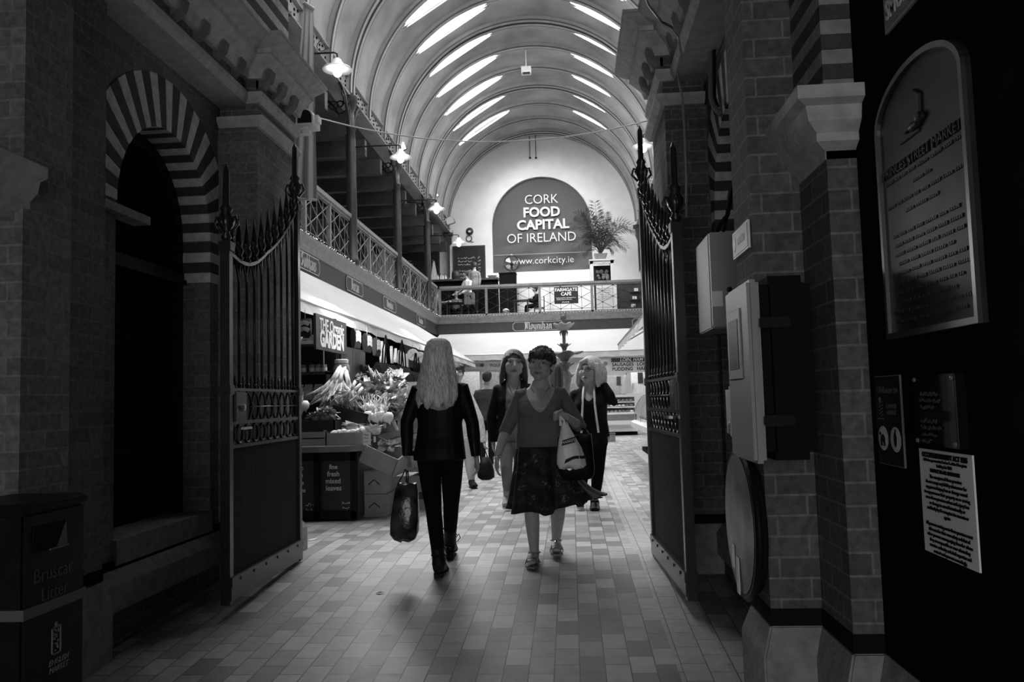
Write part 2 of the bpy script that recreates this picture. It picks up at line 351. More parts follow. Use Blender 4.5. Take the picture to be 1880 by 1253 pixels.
AY0, AY1, AZ, AR = 4.5, 5.74, 2.42, .62               # side door arches
AYC = (AY0+AY1)/2
def arch_pts(r, n=28): return [(AYC-r*cos(pi*k/n), AZ+r*sin(pi*k/n)) for k in range(n+1)]
for s, nm in ((-1, 'left'), (1, 'right')):
    m = MB(); T = 5.6; a, b = sorted((mx(s, WL), mx(s, WL-.3)))
    m.box(a, b, -5, AY0, -.8, T); m.box(a, b, AY1, 6.70, -.3, T); m.box(a, b, AY0, AY1, -.3, .33)
    P = arch_pts(AR)
    for (y0, z0), (y1, z1) in zip(P, P[1:]): m.prism([(y0, z0), (y1, z1), (y1, T), (y0, T)], 'x', a, b)
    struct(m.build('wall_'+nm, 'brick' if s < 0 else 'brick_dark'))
    # striped voussoirs
    li, dk = MB(), MB(); n = 29; o1, o2 = sorted((mx(s, WL+.006), mx(s, WL-.29)))
    for k in range(n):
        t0, t1 = pi*k/n, pi*(k+1)/n; t0 += .004; t1 -= .004
        q = [(AYC-r*cos(t), AZ+r*sin(t)) for r, t in ((AR-.004, t0), (AR-.004, t1), (.955, t1), (.955, t0))]
        (li if k % 2 == 0 else dk).prism(q, 'x', o1, o2)
    for k in range(4):                                # toothed quoins down the jambs
        z1 = AZ-.008-.075*k; mbk = dk if k % 2 == 0 else li
        mbk.box(o1, o2, AY1-.004, AY1+.3, z1-.07, z1)
        if k == 0 or s > 0: mbk.box(o1, o2, AY0-.3, AY0+.004, z1-.07, z1)
    struct(li.build('trim_3', 'stone_light')); struct(dk.build('trim_4', 'stone_dark'))
    m = MB(); bx2(m, s, WL+.05, WL-.06, AY0-.24, AY0+.30, AZ-.085, AZ-.035); struct(m.build('trim_5', 'stone'))
    m = MB(); bx2(m, s, WL+.02, WL-.3, AY0, AY1, .33, .47); struct(m.build('trim_6', 'stone'))
    # plinth: brick base, weathered stone, dark course
    pl, br, dc = MB(), MB(), MB()
    def prof(x, y0, y1):
        q = [(mx(s, u), v) for u, v in ((x-.1, .31), (x+.02, .31), (x+.075, .24), (x+.075, .1), (x-.1, .1))]
        pl.prism(q if s < 0 else q[::-1], 'y', y0, y1)
    prof(WL, 4.2, 5.85); bx2(br, s, WL+.03, WL-.1, 4.2, 5.85, -.4, .1); bx2(dc, s, WL+.008, WL-.1, 4.2, 5.85, .31, .36)
    struct(pl.build('trim_7', 'stone')); struct(br.build('trim_8', 'brick_dark')); struct(dc.build('trim_9', 'black_matte'))
    # door leaf set back in the arch
    d = struct(MB().build('door_1' if s < 0 else 'door_2', 'door_dark')); ORG[d.name] = Vector((0, 0, 0))
    m = MB(); a, b = sorted((mx(s, WL-.28), mx(s, WL-.32)))
    m.box(a, b, AY0, AY1, .47, AZ); P = arch_pts(AR)
    m.prism(P, 'x', a, b); m.build('door_leaf', 'door_dark', d)
    m = MB(); bx2(m, s, WL-.17, WL-.28, AY0, AY1, 2.10, 2.135); bx2(m, s, WL-.19, WL-.28, AY0, AY1, 2.135, 2.19); m.build('transom', 'black_paint', d)
    m = MB(); bx2(m, s, WL-.2, WL-.28, AY1-.09, AY1, .47, AZ); bx2(m, s, WL-.2, WL-.28, AY0, AY0+.07, .47, AZ)
    for (y0, z0), (y1, z1), (y2, z2), (y3, z3) in zip(P, P[1:], arch_pts(AR-.09), arch_pts(AR-.09)[1:]):
        m.prism([(y0, z0), (y1, z1), (y3, z3), (y2, z2)], 'x', *sorted((mx(s, WL-.2), mx(s, WL-.28))))
    m.build('door_frame', 'black_paint', d)
    m = MB(); bx2(m, s, WL-.265, WL-.28, AY0+.1, AY1-.1, .93, .95); m.build('rail_moulding', 'black_paint', d)
    # stepped piers: near the camera and at the mouth of the passage
    bm_ = MB(); st = MB(); dcm = MB(); ps = -.025 if s < 0 else 0
    steps = [(-2.295+ps, 3.3, 3.64, 5.6), (-2.49+ps, 2.95, 4.25, 5.6), (-2.295, 5.88, 6.72, 3.30)]
    for x, y0, y1, zt in steps:
        bx2(bm_, s, x, WL-.1, y0, y1, .3, zt)
        bx2(dcm, s, x+.004, WL-.1, y0-.004, y1+.004, .30, .365)
        e = .042; q = []
        def R4(xx, ya, yb, z): return [(mx(s, xx), ya, z), (mx(s, WL-.1), ya, z), (mx(s, WL-.1), yb, z), (mx(s, xx), yb, z)]
        e2 = .13 if y1 > 6 else e; st.loft([R4(x+e, y0-e, y1+e2, -.6), R4(x+e, y0-e, y1+e2, .19), R4(x+.004, y0-.004, y1+.004, .302)])
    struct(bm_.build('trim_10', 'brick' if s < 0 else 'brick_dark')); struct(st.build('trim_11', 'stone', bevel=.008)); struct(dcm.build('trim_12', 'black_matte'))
    # banded arch springing above the near capital
    li, dk = MB(), MB()
    for k in range(24):
        bx2(li if k % 2 == 0 else dk, s, -2.487, WL-.09, 2.93, 3.31, 2.262+.055*k, 2.262+.055*(k+1)-.002)
    struct(li.build('trim_13', 'stone')); struct(dk.build('trim_14', 'stone_dark'))
    cp = MB(); o = 0 if s > 0 else .13; prof_c = [(0, 2.03), (.0, 2.06), (.04, 2.085), (.04, 2.115), (.075, 2.15), (.085, 2.20), (.12, 2.215), (.12, 2.262)]
    yb = 3.305 if s > 0 else 3.34
    cp.loft([[(mx(s, -2.487+o+u), 2.95-u, z), (mx(s, WL-.1), 2.95-u, z), (mx(s, WL-.1), yb, z), (mx(s, -2.487+o+u), yb, z)] for u, z in prof_c])
    struct(cp.build('trim_15', 'cornice'))
    # entablature: capital mouldings, frieze, corbels, cornice, breaking forward over the pier
    YB, YE = 5.88, 6.70
    def run(prof, m, name, smooth=False, pier=False):  # prof: (projection from wall face, z)
        mb = MB(); fx, wx = -2.295, -2.40
        def P3(x, y): return (mx(s, x), y)
        rings = []
        for x, y, ox, oy in ((wx, -5, 1, 0), (wx, YB, 1, -1), (fx, YB, 1, -1), (fx, YE, 1, 0), (WL-.3, YE, 0, 0)):
            if x == wx and oy: ring = [(mx(s, wx+u), YB-u, z) for u, z in prof]
            else: ring = [(mx(s, x+u*ox), y+u*oy, z) for u, z in prof]
            rings.append(ring)
        if pier: rings[0:2] = [[(mx(s, WL+.02), YB-u, z) for u, z in prof]]
        mb.loft(rings); struct(mb.build(name, m, smooth=smooth))
    run([(-.2, 3.30), (.03, 3.30), (.07, 3.345), (.07, 3.375), (-.2, 3.375)], 'cornice', 'trim_16', pier=True)
    run([(-.2, 3.375), (.005, 3.375), (.005, 3.48), (-.2, 3.48)], 'brick_dark', 'trim_17', pier=True)
    run([(-.2, 3.48), (.03, 3.48), (.06, 3.52), (.06, 3.56), (-.2, 3.56)], 'cornice', 'trim_18')
    run([(-.2, 3.56), (.02, 3.56), (.02, 3.72), (-.2, 3.72)], 'brick_dark', 'trim_19')
    run([(-.2, 3.66), (.06, 3.66), (.08, 3.72), (.155, 3.785), (.165, 3.80), (.18, 3.80), (.18, 3.835), (.22, 3.848), (.265, 3.868), (.285, 3.885), (.30, 3.885), (.30, 3.905), (-.2, 3.905)], 'cornice', 'trim_20')
    cb = MB()
    for k in range(24):
        y = -1+.3*k; x = -2.42
        if y > YB-.28: continue
        cb.add([(mx(s, x+u), y+v, z) for v in (0, .10) for u, z in ((0, 3.59), (.04, 3.61), (.10, 3.67), (.12, 3.74), (0, 3.74))],
               [(0, 1, 2, 3, 4), (9, 8, 7, 6, 5)]+[(j, (j+1) % 5, 5+(j+1) % 5, 5+j) for j in range(5)])
    for k in range(3):
        y = YB-.02+.27*k; x = -2.295
        cb.add([(mx(s, x+u), y+v, z) for v in (0, .10) for u, z in ((0, 3.59), (.04, 3.61), (.10, 3.67), (.12, 3.74), (0, 3.74))],
               [(0, 1, 2, 3, 4), (9, 8, 7, 6, 5)]+[(j, (j+1) % 5, 5+(j+1) % 5, 5+j) for j in range(5)])
    struct(cb.build('trim_21', 'corbel'))
    li, dk = MB(), MB()                               # banded wall above the cornice
    for k in range(19): bx2(li if k % 2 else dk, s, -2.33, WL-.1, -5, 6.69, 3.90+.087*k, 3.90+.087*(k+1)-.004)
    struct(li.build('trim_22', 'stone_light')); struct(dk.build('trim_23', 'stone_dark'))
m = MB(); m.box(WL-.4, WR+.4, -5, 6.8, 5.55, 5.7); struct(m.build('ceiling', 'black_matte'))
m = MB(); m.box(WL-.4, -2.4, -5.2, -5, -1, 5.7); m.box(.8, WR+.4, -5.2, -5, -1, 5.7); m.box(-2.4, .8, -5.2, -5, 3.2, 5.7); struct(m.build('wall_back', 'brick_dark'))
# dark panelled wall with the plaques, nearest the camera on the right
m = MB(); m.box(1.044, 1.10, -1, 2.945, -.6, 5.5); struct(m.build('wall_right_panel', 'door_dark'))
m = MB(); m.prism([(1.0, -.6), (1.0, .19), (1.04, .30), (1.1, .30), (1.1, -.6)], 'y', -1, 2.95); struct(m.build('baseboard_right', 'stone'))

# ------------------------------------------------------------------ market hall shell
GXL, GXR, BY, EY = -4.9, 2.98, 30.0, 33.6             # gallery fronts, balcony front, end wall
m = MB(); m.box(-10, WL-.12, 6.70, 6.9, 0, 9); m.box(WR+.12, 8, 6.70, 6.9, 0, 9); m.box(WL-.13, WR+.13, 6.70, 6.9, 5.3, 12.4)
m.box(-10, WL-.12, 6.70, 6.9, 9, 12.4); m.box(WR+.12, 8, 6.70, 6.9, 9, 12.4); struct(m.build('wall_front', 'brick'))
m = MB(); m.box(-9.3, -9, 7, 34, 0, 9.5); m.box(7, 7.3, 7, 34, 0, 9.5); struct(m.build('wall_outer', 'white_wall'))
# end wall with its arched niche
NX, NZ0, NR, NZ = -1.0, 6.5, 2.07, 8.42               # niche: middle, sill, radius, springing
m = MB(); a, b = EY, EY+.3
m.box(-9.3, NX-NR, a, b, 0, 12.6); m.box(NX+NR, 7.3, a, b, 0, 12.6); m.box(NX-NR, NX+NR, a, b, 0, NZ0)
n = 36; P = [(NX-NR*cos(pi*k/n), NZ+NR*sin(pi*k/n)) for k in range(n+1)]
for (x0, z0), (x1, z1) in zip(P, P[1:]): m.prism([(x0, z0), (x1, z1), (x1, 12.6), (x0, 12.6)], 'y', a, b)
m.box(NX-NR-.1, NX+NR+.1, b-.03, b, NZ0-.1, 10.7); struct(m.build('wall_end', 'white_wall'))
# barrel vault: plaster bays with roof lights, ribs
RIBS = [8.1+1.65*k for k in range(16)]                # every third rib is a pair
def vp(r, deg, y): return (VX+r*cos(rad(deg)), y, VZ+r*sin(rad(deg)))
def gapw(deg, lo, hi):                                # roof-light opening: a plane cut across the bay
    mid, half = (lo+hi)/2, (hi-lo)/2
    if abs(deg-mid) >= half: return 0
    return (2.6 if mid > 90 else 3.4)*VR*(cos(rad(deg-mid))-cos(rad(half)))
for i, y0 in enumerate(RIBS[:-1]):
    y1 = RIBS[i+1]; m = MB(); N = 90; degs = [180*k/N for k in range(N+1)]
    def w_(d): return min(1.28, max(gapw(d, 101, 143), gapw(d, 42, 75)) if i < 14 else 0)
    rings = []
    for d in degs:
        w0 = w_(d); ys = y0+(.13+w0 if w0 > 0 else 0)
        rings.append([vp(VR, d, ys), vp(VR, d, y1), vp(VR+.12, d, y1), vp(VR+.12, d, ys)])
    m.loft(rings); struct(m.build('ceiling_vault', 'plaster'))
m = MB(); m.loft([[vp(VR, 2*k, RIBS[-1]), vp(VR, 2*k, EY+.05), vp(VR+.12, 2*k, EY+.05), vp(VR+.12, 2*k, RIBS[-1])] for k in range(91)]); struct(m.build('ceiling_vault', 'plaster'))
for i, y in enumerate(RIBS):
    pair = i % 3 == 0; m = MB(); dkm = MB()
    segs = [(-.19, -.06), (.06, .19)] if pair else [(-.065, .065)]
    for u, v in segs:
        m.loft([[vp(3.79, 3*k, y+u), vp(3.79, 3*k, y+v), vp(VR+.05, 3*k, y+v), vp(VR+.05, 3*k, y+u)] for k in range(61)])
        dkm.loft([[vp(3.785, 3*k, y+u-.014), vp(3.785, 3*k, y+u), vp(3.82, 3*k, y+u), vp(3.82, 3*k, y+u-.014)] for k in range(61)])
        dkm.loft([[vp(3.785, 3*k, y+v), vp(3.785, 3*k, y+v+.014), vp(3.82, 3*k, y+v+.014), vp(3.82, 3*k, y+v)] for k in range(61)])
    if pair: dkm.loft([[vp(3.87, 3*k, y-.06), vp(3.87, 3*k, y+.06), vp(VR, 3*k, y+.06), vp(VR, 3*k, y-.06)] for k in range(61)])
    t = tag(thing('roof_rib', (VX, y, VZ), None, None), None, None, kind='structure'); m.build('rib_arch', 'rib', t); dkm.build('rib_edge', 'ribdark', t)
# roof-light panes and glazing bars
for i, y0 in enumerate(RIBS[:14]):
    for lo, hi in ((101, 143), (42, 75)):
        f = MB(); gl = MB(); r0 = VR+.16
        for q in range(2):
            yy = y0+.42+.11*q
            f.bar(vp(r0, lo-3, yy), vp(r0, hi+3, yy), .022, .03)
        f.bar(vp(r0, lo-3, y0-.02), vp(r0, lo-3, y0+1.6), .04); f.bar(vp(r0, hi+3, y0-.02), vp(r0, hi+3, y0+1.6), .04)
        mid = (lo+hi)/2
        f.bar(vp(r0, mid-4, y0+.1), vp(r0, mid-4, y0+1.45), .03, .04)
        gl.add([vp(r0+.02, lo-2, y0+.05), vp(r0+.02, hi+2, y0+.05), vp(r0+.02, hi+2, y0+1.5), vp(r0+.02, lo-2, y0+1.5)], [(0, 1, 2, 3)])
        wn = struct(f.build('window_%d' % (i*2+(1 if lo > 90 else 2)), 'steel')); ORG[wn.name] = Vector((0, 0, 0))
        gl.build('pane', 'sheet_glass', wn)
# gallery: floors, fascias, mouldings
m = MB(); m.box(-9, GXL-.05, 7.1, EY, 3.95, 4.25); m.box(GXR+.05, 7, 7.1, EY, 3.95, 4.25); m.box(GXL-.05, GXR+.05, BY+.05, EY, 3.95, 4.25); struct(m.build('floor_gallery', 'timber'))
m = MB(); m.box(GXL-.06, GXL, 7.1, BY, 3.68, 4.12); m.box(GXR, GXR+.06, 7.1, BY, 3.68, 4.12); m.box(GXL-.06, GXR+.06, BY, BY+.06, 3.70, 4.12); struct(m.build('trim_24', 'fascia'))
pr = [(0, 4.08), (.03, 4.09), (.06, 4.15), (.06, 4.19), (.10, 4.24), (.15, 4.30), (.16, 4.34), (0, 4.34)]
m = MB(); m.loft([[(GXL+u, 7.1, z) for u, z in pr], [(GXL+u, BY-u, z) for u, z in pr], [(GXR-u, BY-u, z) for u, z in pr], [(GXR-u, 7.1, z) for u, z in pr]]); struct(m.build('trim_25', 'timber_mid'))
m = MB(); m.box(GXL-.4, GXL-.06, 7.1, 30, 2.2, 2.3); m.box(-6.4, -6.2, 7.1, 30, 0, 3.95); struct(m.build('wall_stalls', 'door_dark'))
m = MB(); m.box(-4.9, 3, 31.6, 31.8, 0, 3.95); struct(m.build('wall_stalls_end', 'white_wall'))
m = MB(); m.box(4.2, 4.4, 7.1, 31.6, 0, 3.95); struct(m.build('wall_stalls_right', 'white_wall'))
# gallery roof: sloping boards on dark tie beams
m = MB(); m.add([(GXL-.1, 7, 8.9), (GXL-.1, EY, 8.9), (-9.2, EY, 7.0), (-9.2, 7, 7.0)], [(0, 1, 2, 3)]); m.add([(GXR+.1, 7, 8.9), (GXR+.1, EY, 8.9), (7.2, EY, 7.0), (7.2, 7, 7.0)], [(3, 2, 1, 0)]); struct(m.build('ceiling_gallery', 'timber'))
m = MB()
for k in range(16):
    y = 8.1+1.65*k
    m.box(-9, GXL, y-.1, y+.1, 7.35, 7.75)
struct(m.build('trim_26', 'timber'))
for s, x in ((-1, GXL), (1, GXR)):                    # riveted girders carrying the vault
    g = tag(thing('roof_girder', (x, 20, 8.2), None, None), None, None, kind='structure')
    m = MB(); m.box(x-.03, x+.03, 7.1, EY, 8.26, 8.66); m.box(x-.1, x+.1, 7.1, EY, 8.64, 8.68); m.box(x-.1, x+.1, 7.1, EY, 8.23, 8.27); m.build('web', 'grey_box' if s < 0 else 'rib', g)
    m = MB(); k = 0; y = 12.0
    while y < EY-.2:
        for z in (8.34, 8.56) if k % 2 else (8.40, 8.50): m.box(x-s*.05-.012 if s > 0 else x+.028, x-.03+0 if s > 0 else x+.05, y-.02, y+.02, z-.02, z+.02)
        y += .19; k += 1
    m.build('rivets', 'black_matte', g)['kind'] = 'stuff'
    m = MB(); m.box(min(x, x+s*1.0), max(x, x+s*1.0), 7.1, EY, 8.66, 8.95); struct(m.build('trim_27', 'plaster'))
# ------------------------------------------------------------------ iron gates folded back along the passage
MT['perforated'] = brickmat('perforated steel sheet', .012, .016, .03, .011, .011, .004, rough=.6, bump=.6, spec=.03)
MT['faded'] = mat('faded grey lettering', .08, .7, spec=.1); MT['faded2'] = mat('worn grey print', .2, .6); MT['faded_edge'] = mat('scuffed grey edge', .10, .6)
FR, FU = (1, 0, 0), (0, 0, 1)                         # right / up of things that face the camera
def gate(name, label, root, ang, sgn):
    """local axes: y along the leaf from its near post, z up; sgn points towards the middle of the passage"""
    g = thing(name, (0, 0, 0), label, 'gate'); L = 1.37
    def zt(y): t = y/L; return 2.185-.13*t+.72*t**2.0-.04*sin(pi*min(1, t*2))*(1 if t < .5 else 0)
    def post(y, top):
        m = MB(); m.box(-.03, .03, y-.03, y+.03, .0, top); m.box(-.04, .04, y-.04, y+.04, top-.06, top); m.box(-.038, .038, y-.038, y+.038, 1.28, 1.34); m.build('post', 'iron', g, bevel=.003)
        f = MB(); f.lathe([(.018, top), (.035, top+.03), (.02, top+.06), (.045, top+.10), (.055, top+.14), (.03, top+.19), (.04, top+.21), (.022, top+.24), (.02, top+.46), (.004, top+.50)], (0, y, 0), 10)
        for k in range(4):
            a = pi/2*k; f.tube([(.03*cos(a), y+.03*sin(a), top+.06), (.075*cos(a), y+.075*sin(a), top+.11), (.06*cos(a), y+.06*sin(a), top+.16), (.03*cos(a), y+.03*sin(a), top+.15)], .010, 6)
        f.build('finial', 'iron', g, smooth=True)
    post(0, zt(0)+.06); post(L, zt(L)+.04)
    ys = [L*(k+.5)/10 for k in range(10)]
    m = MB(); rg = []
    for k in range(31):
        y = L*k/30; z = zt(y); rg.append([(-.022, y, z-.012), (.022, y, z-.012), (.022, y, z+.012), (-.022, y, z+.012)])
    m.loft(rg).build('curved_top_rail', 'iron', g)
    m = MB()
    for z, h in ((1.315, .018), (1.105, .022), (.955, .022)): m.box(-.022, .022, 0, L, z-h/2, z+h/2)
    m.build('rail', 'iron', g)
    d = L/10
    for y in ys:
        b = MB(); zc = zt(y)-.11; b.tube([(0, y, 1.31), (0, y, zt(y)-.01)], .0105, 8)
        for q in (-1, 1):                             # little pointed arches under the top rail
            b.tube([(0, y, zc-.03), (0, y+q*d*.22, zc+.045), (0, y+q*d*.5, zt(y+q*d*.5)-.015)], .008, 6)
        b.ball((0, y, 1.345), (.018, .018, .014), 8); b.build('bar', 'iron', g, smooth=True)
        z = zt(y)+.008; s = MB()
        s.lathe([(.026, z), (.03, z+.02), (.016, z+.035), (.03, z+.05), (.034, z+.075), (.018, z+.105), (.026, z+.115), (.02, z+.13), (.02, z+.15), (.001, z+.31)], (0, y, 0), 8)
        for q in (-1, 1): s.tube([(0, y+q*.015, z+.05), (0, y+q*.05, z+.085), (0, y+q*.04, z+.12), (0, y+q*.02, z+.11)], .009, 6)
        s.build('spearhead', 'iron', g, smooth=True)
    o = MB(); o.box(-.012, .012, 0, L, 1.20, 1.208)
    for k in range(11):                               # looped ornament and ring band
        y = d*k
        if 0 < k < 10:
            o.tube([(0, y, 1.315), (0, y-.012, 1.37), (0, y, 1.40), (0, y+.012, 1.37), (0, y, 1.315)], .007, 5)
        if k < 10:
            yc = y+d/2
            o.tube([(0, yc+(d*.46)*cos(a)*(1 if abs(sin(a)) < .75 else .75), 1.205+.10*sin(a)) for a in [2*pi*j/14 for j in range(15)]], .009, 6)
            o.ball((0, y+d, 1.205), (.016, .016, .03), 8)
    o.build('looped_band', 'iron', g, smooth=True)
    o = MB()
    for k in range(10):
        yc = d*(k+.5); o.tube([(0, yc+.05*cos(a), 1.03+.062*sin(a)) for a in [2*pi*j/14 for j in range(15)]], .011, 6)
        o.ball((0, d*(k+1), 1.03), (.012, .012, .05), 8)
    o.build('ring_band', 'iron', g, smooth=True)
    m = MB(); m.box(-.012, .012, .03, L-.03, .15, .945); m.build('kick_panel', 'perforated', g)
    bb = MB(); bb.box(-.035, .035, -.02, L+.02, .02, .16); bb.box(-.04, .04, -.02, L+.02, .10, .165); bb.box(-.02, .02, -.01, L+.01, .005, .03); o = bb.build('bottom_board', 'iron', g, bevel=.004)
    sc = MB()
    for k in range(6): sc.lathe([(.012, 0), (.010, .006), (.001, .008)], (sgn*.04 if sgn > 0 else -.047, .12+k*(L-.24)/5, .135), 8, 'x')
    sc.build('bolt', 'iron', o)
    m = MB(); m.box(-.045, .045, .04, .22, 1.11, 1.30); o = m.build('lock_box', 'iron', g, bevel=.006)
    m = MB(); m.lathe([(.022, 0), (.022, .02), (.012, .025)], (sgn*.045, .13, 1.2), 10, 'x'); m.box(min(sgn*.05, sgn*.075), max(sgn*.05, sgn*.075), .10, .23, 1.06, 1.075); m.build('handle', 'steel', o)
    g.location = root; g.rotation_euler = (0, 0, ang)
    return g
gate('iron_gate', 'black iron gate with curved spiked top folded back beside the striped arch', (-2.137, 4.956, .0), rad(1.0), 1)
gate('iron_gate', 'black iron gate with curved spiked top folded back in front of the grey wall cabinet', (.668, 4.955, .0), rad(2.75), -1)

# ------------------------------------------------------------------ litter bin, bottom left
X1 = -1.955
def bz(px, py): p = onX(px, py, X1); return p.y, p.z
Y1, zlid = bz(157, 921); Y0 = bz(42, 1138)[0]; zband = bz(159, 1085)[1]; zf = FL(3.0)
b = thing('litter_bin', (-2.16, (Y0+Y1)/2, zf), 'black litter bin lettered Bruscar Litter against the near left brick pier', 'bin')
MB().box(-2.26, X1, Y0, Y1, zf+.02, zlid).build('body', 'black_paint', b, bevel=.012)
m = MB(); m.box(-2.265, X1+.006, Y0-.008, Y1+.008, zlid, zlid+.02); m.prism([(-2.265, zlid+.02), (X1+.006, zlid+.02), (X1-.03, zlid+.035), (-2.265, zlid+.035)], 'y', Y0-.008, Y1+.008); m.build('lid', 'black_paint', b, bevel=.003)
MB().box(-2.26, X1+.005, Y0-.005, Y1+.005, zf, zf+.05).build('base', 'black_matte', b)
ya, za = bz(122, 1000); yb, zt2 = bz(60, 965); zt2 = bz(118, 955)[1]
MB().box(X1-.002, X1+.004, yb, ya, za, zt2).build('slot', 'black_matte', b)
m = MB(); m.add([(X1+.005, ya, za), (X1+.005, ya-.07, za-.002), (X1+.005, ya-.01, zt2)], [(0, 1, 2)]); m.bar((X1+.006, ya-.11, za), (X1+.006, ya+.002, za), .006); m.build('slot_edge', 'faded_edge', b)
MB().box(-2.262, X1+.004, Y0-.004, Y1+.004, zband-.02, zband+.018).build('band', 'faded_edge', b)
(yc, zc1), (y2, zc2) = bz(98, 1050), bz(100, 1086)
text('Bruscar', .072, 'faded', b, (X1+.002, yc, zc1), (0, 1, 0), FU, xs=1.05, ext=.0008); text('Litter', .072, 'faded', b, (X1+.002, y2, zc2), (0, 1, 0), FU, ext=.0008)
cx, cz = bz(103, 1175); m = MB(); hh = .052
for q in ((-.028, -hh, .028, -hh+.006), (-.028, hh-.006, .028, hh), (-.028, -hh, -.022, hh), (.022, -hh, .028, hh)): m.box(X1, X1+.003, cx+q[0], cx+q[2], cz+q[1], cz+q[3])
rng = random.Random(3)
for k in range(26):
    a, c = rng.uniform(-.02, .014), rng.uniform(-.042, .038); m.box(X1, X1+.003, cx+a, cx+a+rng.uniform(.004, .010), cz+c, cz+c+.004)
m.ball((X1, cx, cz+hh+.006), (.003, .010, .008), 8); m.build('market_emblem', 'faded2', b)
yc, zc1 = bz(107, 1219); text('ENGLISH\nMARKET', .030, 'faded2', b, (X1+.002, yc, zc1), (0, 1, 0), FU, shear=.25, line=.9, ext=.0008)

# ------------------------------------------------------------------ security camera, cloth flag, cables on the left
c = thing('security_camera', (-2.19, 7.0, 3.5), 'white security camera in a drum housing under the left stone cornice', 'camera')
pc = onY(562, 217, 6.80)
MT['offwhite'] = mat('off white plastic', .75, .45)
m = MB(); sh = [(.075*cos(a), .075*sin(a)) for a in [pi*k/10 for k in range(11)]]+[(-.075, -.07), (.075, -.07)]
m.prism([(pc.x+u, pc.z+v) for u, v in sh], 'y', 6.76, 6.96); m.build('housing', 'offwhite', c, bevel=.004)
m = MB(); m.prism([(pc.x+u*.82, pc.z+v*.8) for u, v in sh], 'y', 6.752, 6.78); m.build('lens_window', 'black_paint', c)
m = MB(); m.bar((pc.x, 6.86, pc.z+.07), (pc.x, 6.86, 3.78), .035); m.box(pc.x-.16, pc.x+.03, 6.78, 6.86, pc.z-.14, pc.z-.10); m.bar((pc.x-.01, 6.82, pc.z-.07), (pc.x-.01, 6.82, pc.z-.12), .04); m.box(pc.x-.19, pc.x-.15, 6.76, 6.88, pc.z-.17, pc.z-.08); m.build('bracket', 'offwhite', c)
for q in (-.094, .089): MB().box(pc.x+q-.016, pc.x+q+.016, 6.8, 6.9, pc.z-.03, pc.z+.025).build('side_lug', 'offwhite', c)
def cloth(name, x0, x1, y, zt_, zb, folds, label, cat, mtl, dy=.5, top=None):
    m = MB(); N = 24; rows = []
    for j in range(9):
        z = zt_+(zb-zt_)*j/8; t_ = j/8; u0 = x0 if not top else top[0]+(x0-top[0])*t_; u1 = x1 if not top else top[1]+(x1-top[1])*t_; rows.append([(u0+(u1-u0)*i/N, y+dy*i/N+.02*sin(folds*2*pi*i/N)*(.3+.7*j/8), z) for i in range(N+1)])
    n = N+1; vs = [p for r in rows for p in r]
    m.add(vs, [(j*n+i, j*n+i+1, (j+1)*n+i+1, (j+1)*n+i) for j in range(8) for i in range(N)])
    m.bar(rows[0][0], rows[0][-1], .03); m.bar(rows[-1][0], rows[-1][-1], .018)
    return tag(m.build(name, mtl, smooth=True), label, cat)
MT['flag'] = mat('pale flag cloth', .55, .9)
a0 = onY(542, 366, 7.35); a1 = onY(574, 366, 7.35)
cloth('hanging_flag', a0.x-.05, a1.x+.02, 7.30, onY(568, 10, 7.35).z, a0.z, 2.5, 'long pale cloth flag hanging behind the left pier beside the security camera', 'flag', 'flag', dy=.12, top=(onY(561, 10, 7.35).x, onY(571, 10, 7.35).x))
m = MB(); A = onY(580, 215, 7.0); B_ = onY(1196, 220, 7.0)
m.tube([A.lerp(B_, t)+Vector((0, 0, -.42*4*t*(1-t)*.5)) for t in [k/20 for k in range(21)]], .006, 6)
tag(m.build('overhead_cable', 'offwhite', smooth=True), 'thin pale cable sagging across the passage mouth from the security camera', 'cable')

# ------------------------------------------------------------------ right-hand side: conduits, cabinets, signs
def pipe(name, pts, r, mtl, label, cat, clips=()):
    t = thing(name, pts[0], label, cat); m = MB(); m.tube(pts, r, 8); m.build('tube', mtl, t, smooth=True)
    for p in clips: MB().box(p[0]-.02, p[0]+.03, p[1]-.015, p[1]+.015, p[2]-.012, p[2]+.012).build('clip', 'steel', t)
    return t
W1 = 1.05
pp = [onX(px, py, 1.0) for px, py in ((1258, -30), (1278, 20), (1300, 48), (1304, 70), (1305, 180), (1309, 192), (1322, 210))]
pipe('conduit_pipe', pp, .016, 'pvc', 'thick grey conduit pipe bending down the right brick wall above its arch', 'pipe', [onX(1305, 100, 1.02)])
pp = [onX(px, py, 1.02) for px, py in ((1275, -30), (1290, 18), (1307, 45), (1311, 70), (1312, 178), (1318, 195))]
pipe('conduit_pipe', pp, .010, 'black_paint', 'thin black conduit running just right of the thick grey conduit pipe', 'pipe')
pp = [onX(px, py, .47) for px, py in ((1178, -20), (1192, 12), (1208, 32), (1218, 42))]+[onX(px, py, .70) for px, py in ((1234, 50), (1246, 70), (1251, 100), (1243, 130), (1247, 150), (1253, 180), (1257, 250), (1260, 330), (1261, 400))]
pipe('wall_cable', pp, .007, 'pvc', 'thin grey cable looping under the right cornice and down the pier', 'cable')
